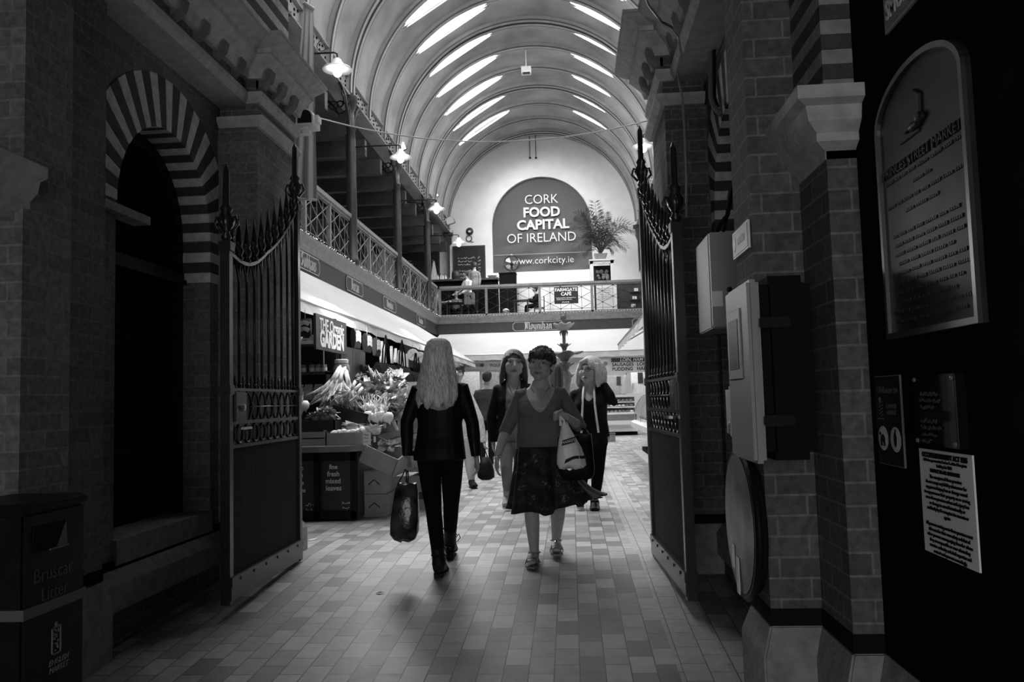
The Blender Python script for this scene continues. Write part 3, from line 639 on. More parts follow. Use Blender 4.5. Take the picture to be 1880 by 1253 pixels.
# grey meter cabinet
c = thing('wall_cabinet', (.86, 4.5, 1.5), 'grey steel wall cabinet with a paper notice behind the right gate', 'cabinet')
z0, z1 = 1.545, 2.05; xa, xb = .735, 1.048; ya, yb = 4.28, 4.74
MB().box(xa+.01, xb, ya+.05, yb, z0, z1).build('body', 'grey_box', c, bevel=.006)
m = MB().box(xa+.012, xb, ya, ya+.042, z0+.004, z1-.004).build('door', 'grey_box', c, bevel=.006)
MB().lathe([(.014, 0), (.014, -.016), (.004, -.018)], (.835, ya, 1.74), 10, 'y').build('lock', 'black_paint', m)
MB().box(.748, .80, ya-.003, ya, 1.655, 1.735).build('notice', 'offwhite', c)
m = MB(); m.tube([(.80, 4.4, z1), (.82, 4.38, z1+.05), (.86, 4.36, z1+.1), (.9, 4.36, z1+.28)], .012, 6); m.tube([(.84, 4.42, z1), (.86, 4.4, z1+.08), (.89, 4.4, z1+.26)], .009, 6); m.build('cables', 'black_matte', c, smooth=True)
# fire point sign
c = thing('fire_point_sign', tuple(onX(1362, 462, .742)), 'small Fire Point sign fixed to the side of the right brick pier', 'sign')
q = [onX(px, py, .741) for px, py in ((1348, 454), (1376, 432), (1378, 470), (1351, 492))]; ya, yb = q[1].y, q[0].y; za, zb = 1.79, 1.905
MB().box(.735, .744, ya, yb, za, zb).build('plate', 'offwhite', c); MB().box(.733, .7351, ya+.008, yb-.008, za+.008, zb-.008).build('face', 'grey_box', c)
text('FIRE POINT', .042, 'offwhite', c, (.7325, (ya+yb)/2-.03, (za+zb)/2), (0, -1, 0), FU, xs=.62); MB().lathe([(.03, 0), (.03, -.002)], (.733, yb-.045, (za+zb)/2), 12, 'x').build('flame_mark', 'offwhite', c)
# big black equipment cabinet on the pier
c = thing('equipment_cabinet', (.78, 3.2, .96), 'large rounded black equipment cabinet with a grey window door on the right pier', 'cabinet')
za, zb = .955, 1.63; xa, xb = .70, .885; ya, yb = 3.02, 3.295
MB().box(xa+.005, xb, ya, yb, za, zb).build('body', 'black_matte', c, bevel=.03)
d = MB().box(.655, .70, ya+.01, yb+.16, za-.01, zb-.01).build('door', 'grey_box', c, bevel=.012)
MB().box(.649, .656, ya+.14, yb+.12, za+.30, zb-.10).build('window_frame', 'grey_box', d, bevel=.004)
MB().box(.647, .650, ya+.18, yb+.08, za+.34, zb-.14).build('window_pane', 'black_paint', d)
for z in (1.10, 1.455):
    MB().box(.69, .80, ya-.018, ya+.002, z-.02, z+.02).build('latch', 'black_paint', c, bevel=.005)
c = thing('soap_dispenser', (.72, 3.72, 1.0), 'small white plastic dispenser below the grey cabinet behind the right pier', 'dispenser')
q0, q1 = onX(1330, 752, .70), onX(1352, 752, .70)
MB().box(.70, .75, 3.66, 3.80, 1.01, 1.235).build('case', 'offwhite', c, bevel=.015); MB().ball((.70, 3.73, 1.05), (.006, .03, .03), 10).build('button', 'grey_box', c)
MB().box(.745, 1.0, 3.645, 3.82, 1.0, 1.25).build('back_plate', 'black_matte', c)
# hose reel
h = thing('hose_reel', (.72, 3.55, .7), 'round black fire hose reel with a clear worn disc low on the right pier', 'hose reel')
hc = Vector((.705, 3.50, .665)); R_ = .315
m = MB(); m.lathe([(R_*.98, 0), (R_, -.008), (R_, -.018), (R_*.96, -.026), (R_*.5, -.026), (R_*.48, -.034), (.03, -.034)], tuple(hc), 40, 'x'); m.build('front_disc', 'black_paint', h, smooth=False)
m = MB(); m.lathe([(R_*.48, -.0345), (R_*.9, -.0275), (R_*.9, -.0285), (R_*.48, -.0355)], tuple(hc), 40, 'x'); m.build('worn_ring', mat('worn grey disc', .10, .35, noise=.9, nscale=7), h)
m = MB()
m.lathe([(R_*.8, .03), (R_*.82, 0), (.04, 0), (.04, .035)], tuple(hc), 32, 'x'); m.build('drum', 'black_matte', h)
m = MB(); m.tube([hc+Vector((.015, R_*.86*cos(a), R_*.86*sin(a))) for a in [2*pi*k/40 for k in range(41)]], .014, 8); m.build('hose', 'black_matte', h, smooth=True)
m = MB(); m.box(hc.x-.04, hc.x-.0375, hc.y-.02, hc.y+.035, hc.z-.29, hc.z-.14); m.build('label_plate', 'offwhite', h)
m = MB(); m.box(hc.x-.04, hc.x-.0375, hc.y+.07, hc.y+.12, hc.z-.2, hc.z-.10); m.build('label_plate', 'offwhite', h)

# ------------------------------------------------------------------ plaques and notices on the dark panel
PX = 1.044; PR = (0, -1, 0)
def yz(px, py, X=PX): p = onX(px, py, X); return p.y, p.z
c = thing('bronze_plaque', (PX, 2.3, 1.6), 'arched bronze plaque with raised Princes Street Market lettering on the dark panel', 'plaque')
yf, zb = yz(1643, 624); yn, _ = yz(1816, 597); zs = yz(1623, 250)[1]; ztop = yz(1722, 68)[1]; ym = (yf+yn)/2; hw = (yf-yn)/2
def outline(k): n = 24; return [(yn+k, zb+k), (yf-k, zb+k)]+[(ym+(hw-k)*cos(pi*j/n), zs+(ztop-zs-k)*sin(pi*j/n)) for j in range(n+1)]
MB().prism(outline(0), 'x', PX-.014, PX).build('plate', 'bronze', c)
m = MB(); o1, o2 = outline(0), outline(.018); n = len(o1)
vs = [(PX-.026, u, v) for u, v in o1]+[(PX-.026, u, v) for u, v in o2]+[(PX-.014, u, v) for u, v in o1]+[(PX-.014, u, v) for u, v in o2]
m.add(vs, [f for j in range(n) for f in ((j, (j+1) % n, n+(j+1) % n, n+j), (j, 2*n+j, 2*n+(j+1) % n, (j+1) % n), (n+j, n+(j+1) % n, 3*n+(j+1) % n, 3*n+j))]); m.build('rim', mat('polished bronze rim', .16, .35, metal=.9), c)
H = ztop-zb; W_ = yf-yn
MT['bronze_dark'] = mat('raised bronze lettering', .03, .5, metal=.6)
text('PRINCES STREET MARKET', W_*.078, 'bronze_dark', c, (PX-.016, ym, zb+H*.645), PR, FU, ext=.003)
rows = [(.60, .80), (.555, .16), (.505, .78), (.462, .36)]+[(.385-.0365*k, (.70, .66, .68, .6, .78, .74, .7, .6, .8, .76, .68)[k]) for k in range(10)]
rng = random.Random(5)
for f, wd in rows:
    m = MB(); x = -wd/2*W_*1.05; zc = zb+H*f; m.box(PX-.0145, PX-.0135, ym-wd/2*W_*1.05, ym+wd/2*W_*1.05, zc-.001, zc+.004)
    while x < wd/2*W_*1.05:
        for q in range(rng.randrange(3, 7)):
            yy = ym-(x+q*.021*W_); hh = rng.uniform(.7, 1)*.013*H; m.box(PX-.0175, PX-.013, yy-.013*W_, yy, zc, zc+hh)
        x += .021*W_*(q+1)+.02*W_
    m.build('worn_lettering', 'bronze_dark', c)
m = MB(); ce = ym+.04*W_; zc = zb+H*.80
m.prism([(ce-.09*W_, zc-.04*H), (ce+.09*W_, zc-.055*H), (ce+.12*W_, zc+.02*H), (ce-.03*W_, zc+.085*H), (ce-.10*W_, zc+.05*H)], 'x', PX-.022, PX-.013)
m.ball((PX-.02, ce-.03*W_, zc-.05*H), (.012, .07*W_, .018*H), 10); m.ball((PX-.02, ce-.09*W_, zc-.035*H), (.012, .04*W_, .02*H), 10); m.box(PX-.02, PX-.013, ce-.06*W_, ce+.16*W_, zc-.08*H, zc-.068*H); m.build('crest', 'bronze_dark', c, bevel=.004)
# smoking sign, top right
c = thing('smoking_sign', (PX, 2.2, 2.4), 'pale Smoking sign above the bronze plaque at the top edge', 'sign')
yf, zb = yz(1630, 64); yn = yf-.30; zt_ = zb+.20
MB().box(PX-.008, PX, yn, yf, zb, zt_).build('plate', 'grey_box', c); MT['sign_pale'] = mat('pale weathered sign print', .6, .6, noise=.3, nscale=60)
MB().box(PX-.010, PX-.0075, yn+.008, yf-.008, zb+.010, zt_-.008).build('face', mat('mid grey sign face', .16, .6, noise=.25, nscale=50), c)
text('SMOKING', .082, 'sign_pale', c, (PX-.011, ym if False else (yf-.02), zb+.06), PR, FU, align='LEFT', bold=.002, xs=.78)
text('NO', .075, 'sign_pale', c, (PX-.011, yf-.02, zb+.145), PR, FU, align='LEFT', bold=.002)
# welcome sign
c = thing('welcome_sign', (PX, 2.55, 1.1), 'narrow black Welcome sign with two white oval icons on the dark panel', 'sign')
y1, z1 = yz(1608, 690); y2, _ = yz(1655, 688); z2 = yz(1612, 851)[1]
MB().box(PX-.006, PX, y2, y1, z2, z1).build('plate', 'faded2', c, bevel=.003); MB().box(PX-.008, PX-.005, y2+.006, y1-.006, z2+.006, z1-.006).build('face', 'black_paint', c)
ymid = (y1+y2)/2; ww = y1-y2; hh = z1-z2
text('Welcome to', .034, 'faded', c, (PX-.0085, ymid, z1-.17*hh), PR, FU, shear=.3); text('ENGLISH\nMARKET', .02, 'faded', c, (PX-.0085, ymid-.15*ww, z1-.38*hh), PR, FU)
m = MB()
for k in range(14): m.box(PX-.009, PX-.0075, ymid+.2*ww+.012*(k % 3), ymid+.2*ww+.012*(k % 3)+.008, z1-(.30+.012*k)*hh, z1-(.294+.012*k)*hh)
m.box(PX-.009, PX-.0075, ymid+.18*ww, ymid+.42*ww, z1-.49*hh, z1-.48*hh); m.ball((PX-.008, ymid+.3*ww, z1-.275*hh), (.001, .012, .01), 8); m.build('market_emblem', 'faded2', c)
for k, q in enumerate((.24, -.24)):
    e = MB(); e.ball((PX-.008, ymid+q*ww, z1-.70*hh), (.0015, .20*ww, .135*hh), 24); o = e.build('icon_oval', 'sign_pale', c)
    i = MB(); cy, cz = ymid+q*ww, z1-.70*hh
    if k == 0:
        i.ball((PX-.010, cy, cz), (.001, .09*ww, .045*hh), 12)
        for u in (-.07, -.04, .04, .07): i.box(PX-.011, PX-.009, cy+u*ww-.003, cy+u*ww+.003, cz-.085*hh, cz)
        i.ball((PX-.010, cy+.1*ww, cz+.05*hh), (.001, .04*ww, .022*hh), 8)
    else:
        i.ball((PX-.010, cy, cz), (.001, .06*ww, .085*hh), 12); i.ball((PX-.010, cy-.02*ww, cz+.09*hh), (.001, .03*ww, .02*hh), 8)
    i.build('animal_icon', 'black_paint', o)
# black glossy plate with screws
c = thing('glossy_plate', (PX, 2.3, 1.1), 'black glossy plate with corner screws above the white liability notice', 'sign')
y1, z1 = yz(1694, 690); y2, _ = yz(1772, 685); z2 = yz(1700, 815)[1]
MB().box(PX-.03, PX, y2, y1, z2, z1).build('plate', mat('black gloss acrylic', .008, .07, spec=.6), c, bevel=.003)
for yy in (y1-.012, y2+.012):
    for zz in (z1-.012, z2+.012): MB().lathe([(.007, 0), (.006, -.004), (.001, -.005)], (PX-.03, yy, zz), 8, 'x').build('screw', 'steel', c)
MT['dim_letter'] = mat('dim etched lettering', .06, .5)
text('LISTEN TO LOW\nPAID STAFF WHICH\nARE NOTED\n\nPLEASE CALL\nCITY COUNCIL', .021, 'dim_letter', c, (PX-.0305, (y1+y2)/2-.012, (z1+z2)/2), PR, FU) if False else scribble([.9, 1, .7, 0, .8, 1, .75, .5], 'dim_letter', c, (PX-.0305, y1-.05, z1-.06), PR, FU, .012, .13, 'etched_lettering', .003, 11)
# liability notice
c = thing('liability_notice', (PX, 2.3, .8), 'white Occupiers Liability notice on the dark panel below the black glossy plate', 'notice')
y1, z1 = yz(1690, 823); y2, _ = yz(1788, 838); z2 = yz(1697, 1008)[1]
MB().box(PX-.005, PX, y2, y1, z2, z1).build('plate', mat('white notice sheet', .85, .5), c)
yc = (y1+y2)/2; wd = y1-y2; ht = z1-z2
text('OCCUPIERS LIABILITY ACT 1995', wd*.060, 'black_matte', c, (PX-.0055, yc, z1-.055*ht), PR, FU, bold=.0008)
text('A Notice pursuant to Section 5 of the Occupiers\nLiability Act 1995', wd*.041, 'black_matte', c, (PX-.0055, yc, z1-.125*ht), PR, FU)
text('NOTICE TO ALL ENTRANTS', wd*.044, 'black_matte', c, (PX-.0055, yc, z1-.20*ht), PR, FU, bold=.0005)
text('The occupiers of these premises\ndo not accept any liability whatsoever for\nany personal injury loss or damage caused\nto any person or their property on or coming\non to these premises unless such injury loss\nor damage is caused intentionally or\nrecklessly by the occupiers its servants or\nagents.\n\nAll persons coming on to these premises must\ntake care for their own safety and that of\nother persons accompanying them for whom\nthey are responsible or over whom they\nexercise authority and shall supervise and\ncontrol such persons accordingly.', wd*.0455, 'black_matte', c, (PX-.0055, yc, z1-.615*ht), PR, FU, line=1.03)
# litter on the tiles
p = onZ(573, 992, 0); m = MB(); m.add([(p.x-.03, p.y-.05, .004), (p.x+.03, p.y-.03, .004), (p.x+.035, p.y+.05, .010), (p.x-.02, p.y+.04, .004)], [(0, 1, 2, 3)]); tag(m.build('paper_scrap', 'enamel'), 'small white paper scrap on the tiles beside the left gate', 'litter')
p = onZ(697, 1090, FL(5.5)); z = FL(p.y); m = MB(); m.add([(p.x-.03, p.y, z+.003), (p.x, p.y-.012, z+.012), (p.x+.035, p.y+.015, z+.006), (p.x, p.y+.012, z+.010)], [(0, 1, 2, 3)]); tag(m.build('dry_leaf', 'black_matte'), 'dark dry leaf on the tiles left of the blonde woman', 'litter')
# ------------------------------------------------------------------ cast iron columns, lamps, floodlights
CX = -4.83
def bracket(mb, x, y, dy, dx, z1, L, H):              # curved spandrel bracket with pierced scrolls, from column up to the girder
    d = Vector((dx, dy, 0)); n = Vector((dy, dx, 0)) if dx == 0 else Vector((0, 1, 0)); n = Vector((1, 0, 0)) if dy else Vector((0, 1, 0))
    base = Vector((x, y, 0)); R = []; N = 10
    for w0, w1 in ((0, .06),):
        rings = []
        for k in range(N+1):
            t = pi/2*k/N; p = base+d*(.08+L*(1-cos(t)))+Vector((0, 0, z1-H+H*sin(t)))
            q = base+d*(.08+(L)*(1-cos(t))*.93)+Vector((0, 0, z1-H+H*sin(t)+.05)); rings.append([p-n*.03, p+n*.03, q+n*.03, q-n*.03])
        mb.loft(rings)
    mb.tube([base+d*.09+Vector((0, 0, z1-H)), base+d*.09+Vector((0, 0, z1))], .03, 6)
    for f, r in ((.2, .15), (.42, .10), (.2, .07), (.62, .06)):
        c = base+d*(.1+L*f)+Vector((0, 0, z1-.06-r)); mb.tube([c+d*(r*cos(a))+Vector((0, 0, r*sin(a))) for a in [2*pi*j/12 for j in range(13)]], .018, 5)
def column(x, y, label, s):
    t = thing('cast_iron_column', (x, y, 4.34), label, 'column', None)
    m = MB(); m.lathe([(.16, 4.34), (.16, 4.45), (.125, 4.5), (.12, 5.2), (.11, 7.2), (.10, 7.45), (.12, 7.47), (.12, 7.53), (.085, 7.56), (.085, 7.9), (.11, 8.0), (.16, 8.1), (.17, 8.22), (.17, 8.24)], (x, y, 0), 16); m.build('shaft', 'iron_green', t, smooth=True)
    for dy in (-1, 1):
        b = MB(); bracket(b, x, y, dy, 0, 8.22, .85, 1.3); b.build('bracket', 'iron_green', t)
    b = MB(); bracket(b, x, y, 0, s, 8.22, .7, 1.3); b.build('bracket', 'iron_green', t)
    return t
for y, lab in ((13.05, 'dark cast iron gallery column nearest the passage, mostly behind the left pier'), (18.0, 'dark cast iron gallery column above the Durcan fascia sign, widest in view'),
               (22.95, 'dark cast iron gallery column, second along the left gallery rail'), (27.9, 'dark cast iron gallery column by the balcony corner, third along the left rail')):
    column(CX, y, lab, -1)
column(2.91, 27.9, 'dark cast iron gallery column on the right, glimpsed beside the palm', 1)
def wall_lamp(x0, y, z, L, s, label, lit=True):
    t = thing('gooseneck_lamp', (x0, y, z), label, 'lamp', 'enamel lamps on iron arms'); x1 = x0+s*L
    m = MB(); m.tube([(x0, y, z), (x1-s*.05, y, z), (x1, y, z-.03), (x1, y, z-.14)], .018, 8)
    for cx_, r in ((x1-s*.25, .11), (x0+s*.2 if L < 1.1 else x1-s*.62, .09)):
        m.tube([(cx_+r*cos(a)*(1-.05*k), y, z-r*1.0*(1 if cx_ != x1-s*.25 else -1)+r*sin(a)*(1-.05*k)) for k, a in enumerate([pi/2+2*pi*j/12 for j in range(12)])], .008, 5)
    m.build('arm', 'iron', t, smooth=True)
    m = MB(); m.lathe([(.03, -.10), (.07, -.13), (.075, -.17), (.10, -.18), (.10, -.21), (.13, -.225), (.23, -.275), (.25, -.30), (.245, -.305), (.12, -.245), (.05, -.24)], (x1, y, z), 24); m.build('shade', 'enamel', t, smooth=True)
    m = MB(); m.ball((x1, y, z-.335), (.075, .075, .09), 14); m.build('bulb', 'bulb' if lit else 'enamel', t, smooth=True)
p1 = onY(619, 96, 13.05)
wall_lamp(CX+.1, 13.05, p1.z, p1.x-CX-.1, 1, 'enamel lamp with lit bulb on a scrolled arm, nearest, top left')
for y, px, py, lab in ((18.0, 735, 266, 'enamel lamp with lit bulb on an arm from the widest gallery column'), (22.95, 801, 366, 'enamel lamp on an arm from the second gallery column'), (27.9, 842, 431, 'enamel lamp with lit bulb on an arm beside the menu board')):
    p = onY(px, py, y); wall_lamp(CX+.09, y, p.z, p.x-CX-.09, 1, lab)
p = onY(1180, 246, 18.0); wall_lamp(2.9, 18.0, p.z, 2.9-p.x, -1, 'enamel lamp with lit bulb glimpsed left of the right iron gate')
def flood(px, py, y, lab, lit=True, r=.13):
    p = onY(px, py, y); t = thing('floodlight', tuple(p), lab, 'floodlight', 'floodlights along the girder')
    rot = Matrix.Rotation(rad(-18), 3, 'Y') @ Matrix.Rotation(rad(12), 3, 'X')
    ax, ay, az = rot @ Vector((r, 0, 0)), rot @ Vector((0, .06, 0)), rot @ Vector((0, 0, r*.85))
    MB().obox(p, ax, ay, az).build('housing', 'steel', t, bevel=.01)
    MB().obox(p-ay*1.05, ax*.9, ay*.06, az*.9).build('lit_face', 'flood' if lit else 'enamel', t)
    m = MB(); m.bar(p-az, (p.x, p.y+.03, 8.67), .03); m.bar(p-ax, p-ax-az*1.1, .02); m.bar(p+ax, p+ax-az*1.1, .02); m.bar(p-ax-az*1.1, p+ax-az*1.1, .02); m.build('stand', 'iron', t)
flood(648, 134, 18.9, 'lit floodlight on the girder beside the nearest enamel lamp', r=.115)
flood(737, 270, 24.0, 'lit floodlight on the girder right behind the second enamel lamp')
flood(797, 357, 30.0, 'lit floodlight on the girder above the third enamel lamp', r=.14)
flood(826, 405, 32.6, 'pale floodlight at the far end of the girder, by the white end wall', False, .17)

# ------------------------------------------------------------------ gallery railing and balcony railing
MT['lattice'] = mat('lit grey ironwork', .24, .4, noise=.3, nscale=20)  # hall light painted into the iron of the side gallery lattice
def rail_panel(par, A, B, z0=4.42, h=.98):
    """one lattice panel from A to B (plan points): frame is elsewhere; rods, diagonals and knobs"""
    A = Vector(A); B = Vector(B); d = B-A; L = d.length; d = d/L; m = MB(); n = max(3, round(L/.36)); s = L/n; dz = (h-.16)/4
    def P(u, v): return (A.x+d.x*u, A.y+d.y*u, z0+.08+v)
    for u in range(1, n): m.bar(P(u*s, -.06), P(u*s, h-.1), .012)
    for v in (0, 4*dz): m.bar(P(0, v), P(L, v), .012)
    for i in range(n):
        for k in range(4):
            up = (i+k) % 2 == 0; a, b_ = (k, k+1) if up else (k+1, k); m.bar(P(i*s, a*dz), P((i+1)*s, b_*dz), .014)
    for i in range(n+1):
        for k in range(5):
            if (i+k) % 2 == 0: m.ball(P(min(max(i*s, .02), L-.02), k*dz), (.03, .03, .03), 6)
    return m.build('lattice', 'lattice' if abs(d.y) > .5 else 'iron', par)  # side panels coloured as lit, balcony panels kept dark as backlit
def railing(name, pts, label, z0=4.34):
    t = thing(name, (pts[0][0], pts[0][1], z0), label, 'railing'); A, B = Vector((*pts[0], 0)), Vector((*pts[-1], 0)); d = (B-A).normalized()
    up = (0, 0, 1)
    m = MB(); m.bar((A.x, A.y, z0+1.10), (B.x, B.y, z0+1.10), .15, .09); m.bar((A.x, A.y, z0+1.03), (B.x, B.y, z0+1.03), .08, .06); m.build('handrail', 'timber_mid', t)
    m = MB(); m.bar((A.x, A.y, z0+.04), (B.x, B.y, z0+.04), .09, .08); m.build('bottom_rail', 'timber_mid', t)
    for q in pts: MB().obox((q[0], q[1], z0+.52), d*.045, Vector((-d.y, d.x, 0))*.045, (0, 0, .52)).build('post', 'timber_mid', t)
    for a, b in zip(pts, pts[1:]): rail_panel(t, (*a, 0), (*b, 0))
    return t
RX = GXL+.02
for y0, lab in ((8.15, 'timber and iron lattice railing of the left gallery nearest the passage'), (13.1, 'timber and iron lattice railing above the Siobhans and Durcan signs'), (18.05, 'lattice gallery railing between the widest column and the next'), (23.0, 'lattice gallery railing ending at the balcony corner')):
    y0 += .09; y1 = y0+4.76 if y0 < 22 else 29.8
    n = 3 if y0 < 22 else 4
    railing('gallery_railing', [(RX, y0+(y1-y0)*k/n) for k in range(n+1)], lab)
bxs = [GXL+.14, onY(893, 550, BY).x, onY(991, 550, BY).x, onY(1087, 550, BY).x, onY(1184, 550, BY).x, GXR]
railing('balcony_railing', [(x, BY-.02) for x in bxs], 'timber and iron lattice railing across the balcony under the banner')
m = MB(); rng = random.Random(9); bl = MB()                        # fairy lights along the cornice
for k in range(230):
    y = 10+20*k/230; bl.ball((GXL+.15+rng.uniform(-.02, .03), y, 4.36+rng.uniform(-.02, .03)), .009, 5)
for k in range(70):
    x = GXL+.2+7.6*k/70; bl.ball((x, BY-.16, 4.35+rng.uniform(-.015, .02)), .009, 5)
t = thing('fairy_lights', (GXL+.15, 20, 4.36), 'string of tiny white fairy lights along the gallery moulding', 'string lights')
m.tube([(GXL+.15, 10+k*.5, 4.35+.01*sin(k*2.1)) for k in range(40)]+[(GXL+.16, BY-.16, 4.35)]+[(GXL+.2+k*.5, BY-.16, 4.345+.01*sin(k*2)) for k in range(16)], .006, 5); m.build('wire', 'iron', t); o = bl.build('tiny_bulbs', 'fairy', t); o['kind'] = 'stuff'

# ------------------------------------------------------------------ fascia signs in black letter
def fascia_sign(pxc, body, size, label, w_, plane='X'):
    t = None
    if plane == 'X':
        p = onX(pxc[0], pxc[1], GXL+.02); t = thing('shop_sign', tuple(p), label, 'sign', None)
        R, U, N = Vector((0, 1, 0)), Vector((0, 0, 1)), Vector((1, 0, 0)); p = Vector((GXL+.002, p.y, 3.90))
    else:
        p = onY(pxc[0], pxc[1], BY); t = thing('shop_sign', tuple(p), label, 'sign', None); R, U, N = Vector((1, 0, 0)), Vector((0, 0, 1)), Vector((0, -1, 0)); p = Vector((p.x, BY-.002, 3.90))
    h = .155; m = MB(); k = .06
    poly = [(-w_/2+k, -h), (w_/2-k, -h), (w_/2-k, -h+k*.6), (w_/2, -h+k), (w_/2, h-k), (w_/2-k, h-k*.6), (w_/2-k, h), (-w_/2+k, h), (-w_/2+k, h-k*.6), (-w_/2, h-k), (-w_/2, -h+k), (-w_/2+k, -h+k*.6)]
    vs = [p+R*u+U*v+N*.012 for u, v in poly]; n = len(vs); m.add(vs+[p+R*u+U*v for u, v in poly], [tuple(range(n))]+[(j, (j+1) % n, n+(j+1) % n, n+j) for j in range(n)]); m.build('plate', 'fascia', t)
    m = MB()
    for j in range(n): m.bar(vs[j]+N*.003, vs[(j+1) % n]+N*.003, .016, .008, up=N)
    m.build('border', 'grey_letter', t)
    if body: blackletter(body, size, 'grey_letter', t, p+N*.014+U*-.02, R, U)
    return t
fascia_sign((567, 483), 'Siobhans', .195, 'black fascia sign lettered Siobhans on the left gallery', 1.35)
fascia_sign((652, 530), 'Durcan', .185, 'black fascia sign lettered Durcan on the left gallery', 1.45)
fascia_sign((716, 562), 'Moynihan', .15, 'black fascia sign lettered Moynihan on the left gallery', 1.6)
fascia_sign((773, 590), 'Moynihan', .14, 'small black fascia sign on the left gallery nearest the balcony corner', 1.6)
fascia_sign((988, 602), 'Moynihan', .20, 'black fascia sign lettered Moynihan under the balcony', 1.86, 'Y')
fascia_sign((1184, 596), '', .2, 'blank end of a black fascia sign under the balcony at its right corner', .9, 'Y')

# ------------------------------------------------------------------ awnings
def awning(name, prof, path, label):                  # prof: (projection u, z); swept straight between two stations
    t = thing(name, path[0], label, 'awning'); A, B, out = Vector(path[0]), Vector(path[1]), Vector(path[2])
    N = 40; rings = []; up = []
    for k in range(N+1):
        p = A.lerp(B, k/N); rings.append([Vector((p.x, p.y, 0))+out*u+Vector((0, 0, z)) for u, z in prof[:-1]])
    m = MB(); m.loft(rings, cap=False, close=False); o = m.build('canopy', 'awning', t)
    v = MB(); (u1, z1), (u2, z2) = prof[-2], prof[-1]; r2 = []
    for k in range(N+1):
        p = A.lerp(B, k/N); w2 = .02*sin(k*1.7)+.008*sin(k*4.1); r2.append([Vector((p.x, p.y, 0))+out*(u1+w2*0)+Vector((0, 0, z1)), Vector((p.x, p.y, 0))+out*(u2+w2)+Vector((0, 0, z2+.010*sin(k*2.3)))])
    v.loft(r2, cap=False, close=False).build('valance', 'awning', t)
    f = MB(); f.tube([A+out*u1+Vector((0, 0, z1-.01)), B+out*u1+Vector((0, 0, z1-.01))], .02, 8)
    for k in range(5):
        p = A.lerp(B, k/4); f.bar(Vector((p.x, p.y, 0))+out*(prof[0][0]+.02)+Vector((0, 0, prof[0][1]-.35)), Vector((p.x, p.y, 0))+out*(u1-.03)+Vector((0, 0, z1-.03)), .03)
    f.build('frame', 'steel', t); return t
awning('shop_awning', [(0, 3.69), (.9, 3.10), (1.84, 2.43), (1.86, 2.28)], ((GXL, 8.3, 0), (GXL, 26.3, 0), (1, 0, 0)), 'long white canvas awning over the greengrocer stall on the left')
awning('shop_awning', [(0, 3.70), (1.6, 3.2), (3.4, 2.72), (3.42, 2.52)], ((GXL+.1, BY, 0), (GXR, BY, 0), (0, -1, 0)), 'wide white canvas awning below the balcony Moynihan sign')
awning('shop_awning', [(0, 3.69), (.9, 3.10), (1.9, 2.38), (1.92, 2.21)], ((GXR, 8.3, 0), (GXR, 18.3, 0), (-1, 0, 0)), 'white canvas awning over the right-hand meat counter behind the iron gate')

# ------------------------------------------------------------------ end wall: banner, menu boards, roof box
b = thing('banner', (NX, EY+.22, 8.4), 'big grey arched banner reading Cork Food Capital of Ireland on the end wall', 'banner')
m = MB(); n = 40; Yb = EY+.2; rr = NR-.01; rows = []
MT['banner'] = mat('grey printed banner', .088, .6, noise=.06, nscale=2); MT['banner_low'] = mat('darker banner foot', .115, .6, noise=.06, nscale=2)
def wav(x, z): return .05*max(0, min(1, (8.1-z)/1.2))*sin((x*.9-z*1.3)*3.4)
gx = 36; zl = [6.55+.12*k for k in range(35)]
vs, fs, idx = [], [], {}
for j, z in enumerate(zl):
    hw_ = rr if z <= NZ else math.sqrt(max(0.0004, rr*rr-(z-NZ)**2)) if z < NZ+rr else .02
    for i in range(gx+1): vs.append((NX-hw_+2*hw_*i/gx, Yb-.02+wav(NX-hw_+2*hw_*i/gx, z), z-.10*max(0, (7-z)/.5)*(1-i/gx)))
for j in range(len(zl)-1):
    for i in range(gx): fs.append((j*(gx+1)+i, j*(gx+1)+i+1, (j+1)*(gx+1)+i+1, (j+1)*(gx+1)+i))
MB().add(vs, fs).build('cloth', 'banner', b, smooth=True)
Yt = Yb-.11
def bl_(px, py): return onY(px, py, Yt)
for body, cx_, cy, pxw, bold in (('CORK', 994, 366.5, 61, -.004), ('FOOD', 994.5, 390, 67, .016), ('CAPITAL', 997, 413, 96, .016), ('OF IRELAND', 994, 437, 126, -.004)):
    p = bl_(cx_, cy); w_ = bl_(cx_+pxw/2, cy).x-bl_(cx_-pxw/2, cy).x
    o = text(body, .56, 'white_letter', b, p, FR, FU, bold=bold)
    xs_ = [v.co.x for v in o.data.vertices]; k = w_/(max(xs_)-min(xs_)); c0 = (max(xs_)+min(xs_))/2
    for v in o.data.vertices: v.co.x = (v.co.x-c0)*k+(p.x-b.location.x)
p = bl_(997, 478.5); text('www.corkcity.ie', .40, 'white_letter', b, p, FR, FU, xs=.98, bold=-.003)
m = MB(); m.box(NX-rr, NX+rr, Yb-.11, Yb-.10, bl_(990, 466).z-.008, bl_(990, 466).z+.008); m.build('seam', 'grey_letter', b)
